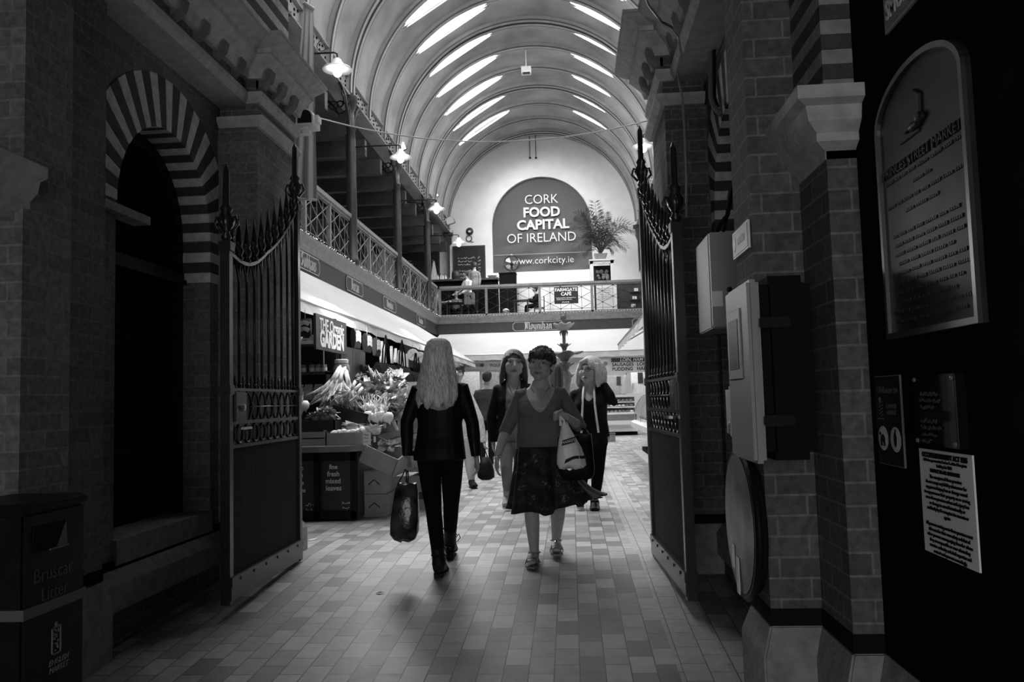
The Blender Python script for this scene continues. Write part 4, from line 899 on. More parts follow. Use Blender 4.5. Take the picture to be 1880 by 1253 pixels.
def chalkboard(px0, py0, px1, py1, Y, label, lines, seed):
    a, c = onY(px0, py0, Y), onY(px1, py1, Y); t = thing('menu_board', ((a.x+c.x)/2, Y, c.z), label, 'menu board')
    MB().box(a.x, c.x, Y-.02, Y+.02, c.z, a.z).build('slate', 'board', t)
    m = MB(); k = .05
    for q in ((a.x-k, a.x, c.z-k, a.z+k), (c.x, c.x+k, c.z-k, a.z+k), (a.x, c.x, a.z, a.z+k), (a.x, c.x, c.z-k, c.z)): m.box(q[0], q[1], Y-.04, Y+.02, q[2], q[3])
    m.build('frame', 'timber', t)
    scribble(lines, 'chalk', t, (a.x+.17, Y-.022, a.z-.5), FR, FU, .085, (c.x-a.x)-.5, pen=.016, seed=seed)
    scribble([1]*len(lines), 'chalk', t, (c.x-.26, Y-.022, a.z-.5), FR, FU, .085, .12, pen=.016, seed=seed+1)
    return t
chalkboard(833, 455, 890, 514, EY-.03, 'chalked menu board on the white end wall left of the banner', [.95, .85, .7, 0, .8, .55, .6], 21)
chalkboard(735, 461, 806, 520, EY-.03, 'long dark menu board on the end wall behind the gallery columns', [.3, .35, .2, .3, .25], 31)
def orn(px, py, lab, kind):
    p = onY(px, py, EY-.05); t = thing('wall_ornament', tuple(p), lab, 'ornament')
    if kind: MB().lathe([(.16, 0), (.16, -.03), (.10, -.06), (.001, -.07)], (p.x, EY, p.z), 20, 'y').build('dish', 'iron', t); MB().ball((p.x, EY-.07, p.z-.01), (.06, .03, .05), 10).build('boss', 'enamel', t)
    else: MB().tube([(p.x+.12*cos(a), EY-.04, p.z+.12*sin(a)) for a in [2*pi*k/16 for k in range(17)]], .018, 6).build('ring', 'iron', t); MB().tube([(p.x+.04, EY-.04, p.z-.08), (p.x+.14, EY-.04, p.z-.17), (p.x+.2, EY-.04, p.z-.15)], .015, 6).build('tail', 'iron', t)
orn(862, 425, 'dark round wall ornament above the menu board', 1); orn(861, 438, 'dark ring ornament just above the menu board', 0)
p = onY(966, 130, 24.6); t = thing('ceiling_box', tuple(p), 'white junction box hanging under the roof vault', 'box')
MB().box(p.x-.15, p.x+.15, 24.5, 24.7, p.z-.11, p.z+.11).build('case', 'offwhite', t); MB().bar((p.x, 24.6, p.z+.1), (p.x, 24.6, 12.0), .03).build('drop_rod', 'offwhite', t); MB().box(p.x-.1, p.x+.12, 24.45, 24.5, p.z-.15, p.z-.10).build('vents', 'iron', t)
for px in (973, 984):
    p = onY(px, 290, EY-.15); t = thing('hanging_rod', tuple(p), 'thin dark rod hanging at the crown of the end wall, %s of two' % ('left' if px < 980 else 'right'), 'rod')
    MB().bar((p.x, EY-.15, p.z), (p.x, EY-.15, 12.22), .03).build('rod', 'iron', t); MB().ball((p.x, EY-.15, p.z), .05, 8).build('hook', 'iron', t)
# timber wall brackets under the last girder
for px, lab in ((823, 'dark timber wall bracket under the left girder end'), (1172, 'dark timber wall bracket behind the palm on the right')):
    p = onY(px, 435, EY-.1); t = thing('wall_bracket', tuple(p), lab, 'bracket')
    m = MB(); m.prism([(p.x-.12, 8.2), (p.x+.14, 8.2), (p.x+.14, 7.8), (p.x+.05, 7.7), (p.x+.04, 6.4), (p.x-.02, 6.3), (p.x-.04, 7.6), (p.x-.12, 7.8)], 'y', EY-.25, EY-.02); m.build('post', 'timber', t); MB().box(p.x-.2, p.x+.2, EY-.3, EY-.02, 8.1, 8.22).build('cap', 'timber', t)

# ------------------------------------------------------------------ café on the balcony
GF = 4.25
c = thing('serving_bar', (-4, 32.9, GF), 'long dark serving bar along the end wall behind the café', 'bar')
a, d = onY(790, 516, 32.9), onY(916, 512, 32.9)
MB().box(a.x-1.5, d.x, 32.6, 33.2, a.z-.08, a.z).build('top', 'timber', c); MB().box(a.x-1.4, d.x-.05, 32.7, 33.15, GF, a.z-.08).build('front', 'door_dark', c)
zb = a.z
k = 0
for px in (804, 809, 813, 818):
    p = onY(px, 512, 32.85); t = thing('sauce_bottle', (p.x, 32.85, zb), ['leftmost of four small bottles on the serving bar', 'second from left of four small bottles on the serving bar', 'third from left of four small bottles on the serving bar', 'rightmost of four small bottles on the serving bar'][k], 'bottle', 'bottles on the serving bar'); k += 1
    MB().lathe([(.04, 0), (.042, .03), (.042, .13), (.018, .18), (.016, .23)], (p.x, 32.85, zb), 10).build('bottle_body', 'enamel', t, smooth=True); MB().lathe([(.02, .23), (.02, .27)], (p.x, 32.85, zb), 8).build('cap', 'iron', t)
p = onY(837, 514, 32.85); t = thing('barrel', (p.x, 32.85, zb), 'small dark wooden barrel on the serving bar under the menu board', 'barrel')
MB().lathe([(.13, 0), (.165, .08), (.18, .18), (.165, .28), (.13, .36)], (p.x, 32.85, zb), 18).build('staves', 'timber', t, smooth=True); MB().lathe([(.172, .10), (.178, .13)], (p.x, 32.85, zb), 18).build('hoop', 'iron', t); MB().lathe([(.172, .24), (.178, .21)], (p.x, 32.85, zb), 18).build('hoop', 'iron', t)
p = onY(904, 512, 32.85); t = thing('bowl', (p.x, 32.85, zb), 'white oval bowl at the right end of the serving bar', 'bowl')
MB().lathe([(.08, 0), (.10, .01), (.2, .10), (.21, .11), (.19, .10), (.09, .03)], (p.x, 32.85, zb), 18).build('dish', 'enamel', t, smooth=True)
p = onY(797, 505, 32.8); t = thing('folded_sign', (p.x, 32.8, zb), 'white folded table sign standing on the serving bar, far left', 'sign')
m = MB(); m.add([(p.x-.14, 32.75, zb), (p.x+.14, 32.75, zb), (p.x+.03, 32.8, zb+.78), (p.x-.03, 32.8, zb+.78)], [(0, 1, 2, 3)]); m.build('front_sheet', 'offwhite', t); m = MB(); m.add([(p.x-.14, 32.95, zb), (p.x+.14, 32.95, zb), (p.x+.03, 32.8, zb+.78), (p.x-.03, 32.8, zb+.78)], [(3, 2, 1, 0)]); m.build('back_sheet', 'offwhite', t)
# vintage fan on a black box
a, d = onY(917, 503, 32.0), onY(948, 517, 32.0); x0, x1 = a.x, d.x
t = thing('pedestal_box', ((x0+x1)/2, 32, GF), 'black pedestal box under the vintage fan', 'box'); MB().box(x0, x1, 31.75, 32.25, GF, a.z).build('case', 'black_matte', t, bevel=.01); MB().box(x0-.02, x1+.02, 31.73, 32.27, a.z-.03, a.z).build('lid', 'black_paint', t)
zf = a.z; pc = onY(939.5, 484, 32.0); t = thing('vintage_fan', (pc.x, 32, zf), 'round vintage desk fan in front of the banner', 'fan'); R_ = .30
MB().lathe([(.16, 0), (.16, .03), (.06, .05), (.04, .09)], (pc.x, 32, zf), 16).build('base', 'iron', t)
m = MB(); m.tube([(pc.x+R_*cos(a), 32, pc.z+R_*sin(a)) for a in [2*pi*k/32 for k in range(33)]], .022, 6); m.tube([(pc.x+R_*cos(a), 31.86, pc.z+R_*sin(a)) for a in [2*pi*k/32 for k in range(33)]], .012, 6)
for k in range(8): a = 2*pi*k/8; m.tube([(pc.x+R_*cos(a), 31.88, pc.z+R_*sin(a)), (pc.x+.1*cos(a), 31.82, pc.z+.1*sin(a))], .007, 5)
m.build('guard', 'iron', t)
for k in range(4):
    a = pi/4+pi/2*k; m = MB(); m.add([(pc.x+.05*cos(a-.4), 31.94, pc.z+.05*sin(a-.4)), (pc.x+.25*cos(a-.42), 31.97, pc.z+.25*sin(a-.42)), (pc.x+.27*cos(a), 31.95, pc.z+.27*sin(a)), (pc.x+.25*cos(a+.42), 31.92, pc.z+.25*sin(a+.42)), (pc.x+.05*cos(a+.4), 31.94, pc.z+.05*sin(a+.4))], [(0, 1, 2, 3, 4)]); m.build('blade', 'steel', t)
MB().ball((pc.x, 32.02, pc.z-.03), (.09, .16, .10), 12).build('motor', 'iron', t); MB().lathe([(.05, 0), (.06, .05), (.02, .07)], (pc.x, 32, pc.z+R_+.0), 8).build('top_knob', 'enamel', t)
MB().bar((pc.x, 32.05, zf+.05), (pc.x, 32.05, pc.z-.1), .06).build('neck', 'iron', t)
# white showcase and the palm on it
a, d = onY(1083, 481, 31.6), onY(1127, 511, 31.6); x0, x1, zt_ = a.x, d.x, a.z
t = thing('white_showcase', ((x0+x1)/2, 31.7, GF), 'white framed showcase under the potted palm', 'showcase')
m = MB(); 
for xx in (x0, x1-.12): m.box(xx, xx+.12, 31.4, 31.5, GF, zt_); m.box(xx, xx+.12, 32.0, 32.1, GF, zt_)
m.box(x0, x1, 31.4, 31.5, zt_-.12, zt_); m.box(x0, x1, 31.4, 31.5, GF, GF+.15); m.build('frame', 'white_paint', t); MB().box(x0-.03, x1+.03, 31.35, 32.15, zt_, zt_+.05).build('top', 'white_paint', t)
MB().box(x0+.1, x1-.1, 31.9, 31.95, GF+.15, zt_-.12).build('back_panel', 'board', t)
m = MB(); rng = random.Random(4)
for k in range(16): m.ball((x0+.2+rng.random()*(x1-x0-.4), 31.75, zt_-.35-rng.random()*.35), rng.uniform(.05, .09), 7)
m.build('flower_arrangement', 'stone', t)['kind'] = 'stuff'
pb = onY(1103, 478, 31.75); t = thing('potted_palm', (pb.x, 31.75, zt_+.05), 'tall potted palm with arching fronds in front of the banner', 'palm')
m = MB(); m.loft([[(pb.x+u*sx, 31.75+v*sx, z) for u, v in ((-1, -1), (1, -1), (1, 1), (-1, 1))] for sx, z in ((.17, zt_+.05), (.26, zt_+.3))]); m.build('planter', 'stone', t)
MT['leaf'] = mat('dark palm leaf', .035, .5); MT['leaf2'] = mat('mid leaf', .09, .5)
rng = random.Random(12); root = Vector((pb.x, 31.75, zt_+.28))
fr = [(1050, 415, .9), (1058, 395, .7), (1075, 390, .5), (1092, 372, .1), (1110, 392, .3), (1122, 408, .4), (1150, 412, .8), (1172, 425, 1.0), (1150, 455, .7), (1062, 450, .8), (1070, 465, .5), (1135, 440, .6), (1085, 405, .2), (1100, 400, .1), (1128, 460, .5), (1080, 440, .4), (1118, 430, .2), (1095, 425, .1), (1108, 415, -.1), (1072, 428, .6)]
for px, py, arch in fr:
    tip = onY(px, py, 31.75+rng.uniform(-.5, .4)); m = MB(); pts = []; N = 14
    for k in range(N+1):
        s_ = k/N; q = root.lerp(tip, s_); q.z += arch*.9*4*s_*(1-s_)*.6; pts.append(q)
    m.tube(pts, [.014*(1-.8*k/N)+.003 for k in range(N+1)], 5)
    for k in range(4, N+1):
        d_ = (pts[k]-pts[k-1]).normalized(); side = d_.cross(Vector((0, 1, 0))).normalized(); ll = .34*math.sin(pi*(k-2)/(N+1))+.07
        for sd in (-1, 1):
            for e in (0, .5):
                b0 = pts[k]-d_*(e*.08); e_ = b0+(side*sd*.8+d_*.8+Vector((0, rng.uniform(-.35, .35), -.45))).normalized()*ll
                mid = b0.lerp(e_, .45)+Vector((0, 0, .02)); wv = d_*.016; m.add([b0, mid-wv, e_, mid+wv], [(0, 1, 2, 3)])
    m.build('frond', 'leaf', t)
p0, p1 = onY(1178, 449, 32.5), onY(1192, 512, 32.5); t = thing('tall_white_cabinet', (p0.x+.4, 32.5, GF), 'tall white cabinet on the balcony at the right edge beside the gate', 'cabinet')
MB().box(p0.x, p0.x+1.0, 32.3, 32.9, GF, p0.z).build('carcass', 'white_paint', t); MB().box(p0.x+.12, p0.x+.9, 32.28, 32.3, p0.z-1.5, p0.z-.8).build('dark_opening', 'board', t); MB().box(p0.x-.04, p0.x+1.04, 32.26, 32.94, p0.z, p0.z+.05).build('top', 'white_paint', t)
# Farmgate sign hung on the rail
a, d = onY(1017, 528, BY-.12), onY(1062, 557, BY-.12); t = thing('cafe_sign', ((a.x+d.x)/2, BY-.12, d.z), 'black Farmgate Café sign hung on the balcony railing', 'sign')
MB().box(a.x, d.x, BY-.13, BY-.10, d.z, a.z).build('plate', 'board', t); xm = (a.x+d.x)/2; ht = a.z-d.z
text('FARMGATE\nCAFÉ', .165, 'white_letter', t, (xm, BY-.132, a.z-.30*ht), FR, FU, bold=.004, line=.95)
scribble([1, .8], 'white_letter', t, (xm-.36, BY-.132, a.z-.68*ht), FR, FU, .035, .72, 'small_print', .012, 8); text('OPEN  7pm', .055, 'white_letter', t, (xm, BY-.132, a.z-.92*ht), FR, FU) if False else scribble([.3], 'white_letter', t, (xm-.15, BY-.132, a.z-.93*ht), FR, FU, .05, .9, 'small_print', .02, 9)
# notice sheet and screens seen through the rail
a, d = onY(1094, 522, 30.9), onY(1130, 575, 30.9); t = thing('menu_screen', ((a.x+d.x)/2, 30.9, GF), 'pale standing menu panel behind the balcony railing', 'menu board')
MB().box(a.x, d.x, 30.88, 30.92, GF+.05, a.z).build('panel', 'offwhite', t); scribble([1, .9, 1, .8, 1, .9], 'grey_box', t, (a.x+.06, 30.875, a.z-.2), FR, FU, .05, (d.x-a.x)*.8, 'small_print', .012, 5); MB().box(a.x+.05, d.x-.05, 30.8, 31.0, GF, GF+.05).build('foot', 'iron', t)
a, d = onY(1133, 522, 31.0), onY(1180, 575, 31.0); t = thing('dark_dresser', ((a.x+d.x)/2, 31.1, GF), 'dark dresser with shelves behind the right end of the railing', 'dresser')
MB().box(a.x, d.x, 31.05, 31.4, GF, a.z+.1).build('carcass', 'timber', t)
for k in range(3): MB().box(a.x+.45, d.x-.1, 30.95, 31.05, GF+.3+.3*k, GF+.33+.3*k).build('shelf', 'timber', t)
for k in range(3): MB().box(a.x+.5+.06*k, a.x+.66+.06*k, 30.97, 31.04, GF+.332+.3*k, GF+.45+.3*k).build('crockery', 'enamel', t)
for (xa, xb, lab) in ((948, 990, 'pale low partition in the café between the fan and the Farmgate sign'), (1003, 1018, 'narrow pale partition left of the Farmgate sign'), ):
    a, d = onY(xa, 525, 32.4), onY(xb, 575, 32.4); t = tag(MB().box(a.x, d.x, 32.38, 32.44, GF, a.z+.0).build('low_partition', 'white_paint'), lab, 'partition')
def cafe_table(x, y, w_, d_, lab, cloth_=True):
    t = thing('cafe_table', (x, y, GF), lab, 'table', 'café tables on the balcony')
    MB().box(x-w_/2, x+w_/2, y-d_/2, y+d_/2, GF+.72, GF+.75).build('tabletop', 'timber', t)
    for u in (-1, 1):
        for v in (-1, 1): MB().bar((x+u*(w_/2-.05), y+v*(d_/2-.05), GF), (x+u*(w_/2-.05), y+v*(d_/2-.05), GF+.72), .04).build('leg', 'timber', t)
    return t
def cafe_chair(x, y, rz, lab):
    t = thing('cafe_chair', (0, 0, 0), lab, 'chair', 'café chairs on the balcony')
    MB().box(-.2, .2, -.2, .2, .44, .47).build('seat', 'timber', t)
    for u in (-.18, .18):
        MB().bar((u, -.18, 0), (u, -.18, .44), .03).build('leg', 'timber', t); MB().bar((u, .18, 0), (u, .2, .9), .03).build('leg', 'timber', t)
    MB().box(-.19, .19, .18, .21, .66, .9).build('backrest', 'timber', t); t.location = (x, y, GF); t.rotation_euler = (0, 0, rz); return t
tb = [onY(840, 575, 31.0), onY(957, 575, 31.0)]
cafe_table(tb[0].x, 31.15, .85, .7, 'café table with white crockery beside the waiter'); cafe_table(tb[1].x, 31.1, .6, .6, 'small café table behind the middle of the railing')
rng = random.Random(2); labs = ['leftmost white cup on the waiter table', 'white plate in the middle of the waiter table', 'rightmost white cup on the waiter table']
for k in range(3):
    x = tb[0].x-.30+.30*k
    if k == 1: tag(MB().lathe([(.05, 0), (.13, .015), (.135, .02), (.05, .008)], (x, 31.05, GF+.75), 16).build('plate', 'enamel', smooth=True), labs[k], 'plate')
    else:
        t = thing('cup', (x, 31.05, GF+.75), labs[k], 'cup'); MB().lathe([(.03, 0), (.045, .03), (.05, .09), (.045, .09), (.03, .02)], (x, 31.05, GF+.75), 12).build('cup_body', 'enamel', t, smooth=True); MB().tube([(x+.048, 31.05, GF+.81), (x+.08, 31.05, GF+.8), (x+.045, 31.05, GF+.775)], .007, 5).build('handle', 'enamel', t)
m = MB(); rng = random.Random(17); N = 12
vs = [(tb[0].x+.02+.32*(i/N-.5), 31.3+.25*(j/6-.5), GF+.755+.11*rng.random()*sin(pi*i/N)*sin(pi*j/6)) for j in range(7) for i in range(N+1)]
m.add(vs, [(j*(N+1)+i, j*(N+1)+i+1, (j+1)*(N+1)+i+1, (j+1)*(N+1)+i) for j in range(6) for i in range(N)]); tag(m.build('table_linen', 'enamel', smooth=True), 'crumpled white linen on the waiter table', 'linen')
# ------------------------------------------------------------------ fountain
t = thing('fountain', (-.08, 14, 0), 'tall cast iron fountain with scalloped bowls behind the two women', 'fountain'); fx, fy = onY(1036, 640, 14).x, 14
MT['fountain'] = mat('grey painted fountain iron', .12, .45, noise=.3, nscale=10); MT['fountain_pale'] = mat('pale fountain bowl', .4, .5, noise=.25, nscale=10)
def petals(prof, n, amp, zamp, seg=48, ph=0):
    rings = []
    for r, z, k in prof:
        rings.append([(fx+r*(1+amp*k*cos(n*2*pi*j/seg+ph))*cos(2*pi*j/seg), fy+r*(1+amp*k*cos(n*2*pi*j/seg+ph))*sin(2*pi*j/seg), z+zamp*k*cos(n*2*pi*j/seg+ph)) for j in range(seg)])
    return MB().loft(rings)
MB().lathe([(.62, 0), (.62, .1), (.5, .14), (.55, .4), (.72, .5), (.72, .56), (.62, .52), (.1, .45)], (fx, fy, 0), 32).build('basin', 'fountain', t)
m = MB(); m.lathe([(.16, .4), (.12, .6), (.17, .8), (.09, .95), (.13, 1.2), (.07, 1.35), (.12, 1.6), (.055, 1.7), (.05, 1.98), (.035, 2.0), (.035, 2.12), (.03, 2.13), (.028, 2.4), (.03, 2.5)], (fx, fy, 0), 16); m.build('stem', 'fountain', t, smooth=True)
petals([(.04, 2.36, 0), (.08, 2.38, .2), (.15, 2.44, .7), (.175, 2.475, 1), (.165, 2.485, 1), (.09, 2.42, .3), (.03, 2.40, 0)], 7, .10, .014).build('upper_bowl', 'fountain_pale', t, smooth=True)
petals([(.03, 2.02, 0), (.05, 2.08, .3), (.10, 2.12, 1), (.098, 2.13, 1), (.04, 2.08, .2)], 6, .22, .014).build('leaf_collar', 'fountain', t, smooth=True)
petals([(.06, 1.84, 0), (.10, 1.90, .3), (.20, 1.97, .8), (.29, 1.97, 1), (.285, 1.985, 1), (.17, 1.985, .8), (.06, 1.95, 0)], 5, .14, .02, ph=.6).build('large_bowl', 'fountain', t, smooth=True)
petals([(.05, 1.66, 0), (.08, 1.74, .4), (.14, 1.78, 1), (.135, 1.79, 1), (.05, 1.76, .2)], 6, .2, .02).build('leaf_collar', 'fountain', t, smooth=True)
petals([(.05, 1.42, 0), (.08, 1.52, .4), (.13, 1.58, 1), (.125, 1.59, 1), (.05, 1.55, .2)], 5, .25, .03).build('leaf_collar', 'fountain', t, smooth=True)
m = MB(); m.lathe([(.02, 2.5), (.03, 2.54), (.055, 2.57), (.06, 2.60), (.04, 2.63), (.01, 2.64)], (fx, fy, 0), 12)
for q in (-1, 1): m.tube([(fx+q*.02, fy, 2.62), (fx+q*.05, fy, 2.65), (fx+q*.045, fy, 2.69)], [.014, .010, .003], 6)
m.build('bird_finial', 'fountain', t, smooth=True)
for k in range(6):
    a = 2*pi*k/6; m = MB(); m.tube([(fx+.03*cos(a), fy+.03*sin(a), 2.37), (fx+.065*cos(a), fy+.065*sin(a), 2.33), (fx+.05*cos(a), fy+.05*sin(a), 2.27)], [.02, .016, .004], 6); m.build('drop_leaf', 'fountain', t, smooth=True)

# ------------------------------------------------------------------ greengrocer stall on the left
MT['counter'] = mat('dark painted counter', .018, .5, noise=.2); MT['ledge'] = mat('worn counter ledge', .17, .5, noise=.2, nscale=6); MT['crate_black'] = mat('black plastic crate', .012, .5)
MT['veg_pale'] = mat('pale vegetable skin', .8, .5, noise=.2, nscale=25); MT['veg_leaf'] = mat('fresh leaves', .34, .5, noise=.6, nscale=18); MT['veg_light'] = mat('light leaves', .65, .5, noise=.45, nscale=22); MT['veg_dark'] = mat('dark leaves', .10, .5, noise=.6, nscale=30)
MT['turnip'] = mat('white turnip skin', .85, .4)
MT['leek'] = mat('leek leaves', .55, .45, noise=.35, nscale=12, stretch=(3, 3, 1))
cyF = 8.40
s = thing('stall_counter', (-2.7, cyF, 0), 'dark greengrocer counter with chalked panels about fine fresh mixed leaves', 'counter')
MB().box(-4.6, -2.23, cyF+.04, 9.2, .02, .70).build('carcass', 'counter', s); MB().box(-4.6, -2.2, 9.2, 14.2, .02, .70).build('side_carcass', 'counter', s)
m = MB(); m.prism([(-4.6, cyF-.10), (-2.30, cyF-.10), (-2.16, cyF+.02), (-2.12, cyF+.2), (-2.12, 14.2), (-4.6, 14.2)], 'z', .715, .775); m.build('worktop', 'ledge', s, bevel=.004)
m = MB()
for px0, px1 in ((576, 586), (643, 655)): a, b = onY(px0, 890, cyF), onY(px1, 890, cyF); m.box(a.x, b.x, cyF, cyF+.05, .02, .71)
m.box(-4.6, -2.25, cyF, cyF+.05, .62, .71); m.box(-4.6, -2.25, cyF, cyF+.05, .02, .10); m.build('panel_frame', 'black_paint', s)
for px, py, body, size in ((612, 858, 'fine', .062), (612, 871, 'fresh', .066), (611.5, 884, 'mixed', .066), (612.5, 897, 'leaves', .070)):
    p = onY(px, py, cyF+.035); text(body, size*1.1, 'chalk', s, p, FR, FU, name='chalk_writing', bold=.001, xs=.9)
for px, py, body in ((551, 860, 'organic'), (550, 873, 'with'), (552, 887, 'foods'), (555, 901, 'greens')):
    p = onY(px+6, py, cyF+.035); text(body, .064, 'chalk', s, p, FR, FU, name='chalk_writing', align='RIGHT', bold=.001, xs=.9)
for px, py in ((561, 930), (628, 927)):
    p = onY(px, py, cyF+.035); scribble([1, 1, .8], 'chalk', s, p, FR, FU, .03, .085, pen=.005, seed=px)
def crate(name, c, w_, d_, h, mtl, label, rotz=0, tilt=0, tiltx=0, slat=False, wall=.012):
    t = thing(name, (0, 0, 0), label, 'crate'); m = MB(); a, b = w_/2, d_/2
    MB().box(-a, a, -b, b, 0, .012).build('bottom', mtl, t)
    for nm, q in (('front', (-a, a, -b, -b+wall)), ('back', (-a, a, b-wall, b)), ('side', (-a, -a+wall, -b, b)), ('side', (a-wall, a, -b, b))):
        m = MB()
        if slat:
            for k in range(2): m.box(*q, .012+k*h*.52, .012+k*h*.52+h*.42)
        else: m.box(*q, .012, h)
        m.build(nm+'_wall', mtl, t)
    if slat:
        for u in (-1, 1):
            for v in (-1, 1): MB().box(u*(a-.02)-.015, u*(a-.02)+.015, v*(b-.02)-.015, v*(b-.02)+.015, 0, h+.02).build('corner_post', mtl, t)
    t.location = c; t.rotation_euler = (rad(tiltx), rad(tilt), rad(rotz)); return t
def P8(px, py, Y): return onY(px, py, Y)
z0 = .776
a, b = P8(541, 790, 8.5), P8(614, 790, 8.5)
crate('plastic_crate', (a.x*.5+b.x*.5, 8.72, z0+.145), b.x-a.x, .42, .12, 'crate_black', 'black plastic crate of leaves on top of the pale wooden crate')
crate('wooden_crate', ((a.x+b.x)/2-.03, 8.70, z0), b.x-a.x-.1, .44, .14, 'wood', 'low pale wooden crate under the black plastic crate', slat=True)
a, b = P8(597, 815, 8.42), P8(668, 815, 8.42)
lem = crate('cardboard_crate', ((a.x+b.x)/2, 8.60, z0), b.x-a.x, .34, .13, 'cardboard', 'grey cardboard tray of lemons on the counter edge')
a, b = P8(617, 765, 8.95), P8(676, 765, 8.95)
crate('plastic_crate', ((a.x+b.x)/2, 9.05, 1.02), b.x-a.x+.05, .4, .13, 'crate_black', 'tilted black crate below the fan of leeks', tilt=16, rotz=-6)
a, b = P8(690, 785, 9.3), P8(726, 785, 9.3)
crate('cardboard_crate', ((a.x+b.x)/2, 9.42, .88), b.x-a.x+.08, .4, .12, 'cardboard', 'cardboard crate of turnips at the right edge of the display')
a = P8(674, 806, 8.4); c = thing('price_card', (a.x, 8.4, a.z), 'pale handwritten price card pinned at the end of the lemon tray', 'price card'); MB().box(a.x-.04, a.x+.04, 8.39, 8.394, a.z-.065, a.z+.065).build('card', 'offwhite', c); scribble([1, .8, .9], 'black_matte', c, (a.x-.028, 8.389, a.z+.03), FR, FU, .02, .055, 'handwriting', .003, 5); MB().tube([(a.x, 8.40, a.z-.10), (a.x, 8.40, a.z+.02)], .003, 5).build('pin', 'steel', c)
a = P8(688, 807, 8.38); c = thing('price_card', (a.x, 8.4, a.z), 'small white price card beside the handwritten card at the counter corner', 'price card'); MB().box(a.x-.012, a.x+.012, 8.375, 8.379, a.z-.03, a.z+.03).build('card', 'enamel', c); MB().box(a.x-.03, a.x+.03, 8.38, 8.386, a.z-.08, a.z+.045).build('holder', 'crate_black', c)
bx = crate('cardboard_box', (-2.03, 8.62, .56), .40, .34, .20, 'cardboard', 'tilted open cardboard box leaning out from the counter corner', tilt=25, rotz=-4, tiltx=14)
crate('wooden_crate', (-1.78, 8.95, .52), .36, .42, .10, 'wood', 'pale wooden crate tipped against the cardboard box', tilt=-18, slat=True)
crate('wooden_crate', (-1.66, 9.4, .40), .34, .44, .11, 'wood', 'pale wooden crate behind the shopping bag, second in line', tilt=12, slat=True)
a, b = P8(664, 950, 8.66), P8(711, 950, 8.66)
for k, lab in ((0, 'bottom cardboard carton of the pair beside the counter'), (1, 'top cardboard carton of the pair beside the counter, under the tilted box')):
    c = thing('carton', ((a.x+b.x)/2, 8.85, .24*k), lab, 'carton'); MB().box(a.x+.004*k, b.x-.006*k, 8.66, 9.12, .001+.243*k, .24+.243*k).build('box_body', 'cardboard', c, bevel=.004)
    MB().box(a.x, b.x-.004, 8.88, 8.90, .240+.243*k, .242+.243*k).build('flap_seam', 'cardboard_dark', c); MB().tube([(a.x+.08, 8.657, .10+.243*k), (a.x+.14, 8.657, .15+.243*k), (a.x+.2, 8.657, .10+.243*k)], .006, 5).build('printed_mark', 'cardboard_dark', c)
c = thing('support_crate', (-1.8, 9.2, 0), 'dark crate standing under the tipped wooden crates', 'crate'); MB().box(-2.0, -1.56, 9.16, 9.66, .0, .38).build('crate_body', 'cardboard', c); MB().box(-1.98, -1.58, 9.155, 9.16, .12, .2).build('hand_slot', 'cardboard_dark', c)
# sloping display
d = thing('display_slope', (-2.5, 9.8, .776), 'dark sloping display board carrying the heaped vegetables', 'display')
m = MB(); m.prism([(8.95, .78), (11.6, .78), (11.6, 1.50), (9.0, .84)], 'x', -3.1, -2.16); m.build('board', 'counter', d); MB().box(-2.17, -2.14, 8.95, 11.6, .80, .86).build('lip', 'timber', d)
def slope_z(y): return .84+max(0, y-9.0)*(.66/2.6)
# one of each kind of produce, then copies
def crumple(r, seed, amp=.35, seg=14, flat=.8):
    rng = random.Random(seed); m = MB(); c = [rng.uniform(0, 6) for _ in range(6)]; rings = []
    for i in range(9):
        th = pi*i/8; ring = []
        for j in range(seg):
            ph = 2*pi*j/seg; k = 1+amp*(.5*sin(3*ph+c[0]+2*th)*sin(th)+.5*sin(7*ph+c[1]+5*th)*sin(th))+rng.uniform(-.10, .10)
            ring.append((r*k*max(.03, sin(th))*cos(ph), r*k*max(.03, sin(th))*sin(ph), -r*k*flat*cos(th)))
        rings.append(ring)
    return m.loft(rings)
def leafy(r, seed, n=16, up=.8):                       # rosette of curled leaves
    rng = random.Random(seed); m = MB()
    for k in range(n):
        a = rng.uniform(0, 2*pi); tl = rng.uniform(.15, 1.1); L = r*rng.uniform(.8, 1.3); w_ = L*rng.uniform(.25, .45)
        d_ = Vector((cos(a)*sin(tl), sin(a)*sin(tl), cos(tl))); sd = d_.cross(Vector((0, 0, 1))).normalized(); nr = sd.cross(d_)
        g = []
        for i in range(5):
            s_ = i/4; p = d_*(L*s_)-nr*(L*.45*s_*s_); ww = w_*math.sin(pi*min(1, .15+.8*s_))
            g.append([p+sd*(ww*u)+nr*(abs(u)*w_*.3+rng.uniform(-.08, .08)*w_) for u in (-1, -.5, 0, .5, 1)])
        base = len(m.v); m.v += [tuple(q) for row in g for q in row]
        for i in range(4):
            for j in range(4): m.f.append((base+i*5+j, base+i*5+j+1, base+i*5+j+6, base+i*5+j+5))
    return m
def proto_leek(lab):
    t = thing('leek', (0, 0, 0), lab, 'leek', 'leeks fanned on the stall'); MB().tube([(0, 0, .0), (0, 0, -.16), (0, 0, -.24)], [.017, .016, .019], 8).build('white_shaft', 'veg_pale', t, smooth=True)
    rng = random.Random(3); m = MB()
    for k in range(6):
        a = rng.uniform(-.35, .35); b_ = rng.uniform(-.5, .5); pts = [Vector((0, 0, -.2)), Vector((a*.06, b_*.05, -.34)), Vector((a*.22, b_*.16, -.50)), Vector((a*.42, b_*.3-.02, -.62))]
        m.tube(pts, [(.016, .006), (.019, .004), (.015, .003), (.002, .001)], 6, up=(0, 1, 0))
    m.build('leaves', 'leek', t, smooth=True); MB().tube([(0, 0, .0), (.004, 0, .03)], [.014, .004], 6).build('root', 'veg_pale', t); return t
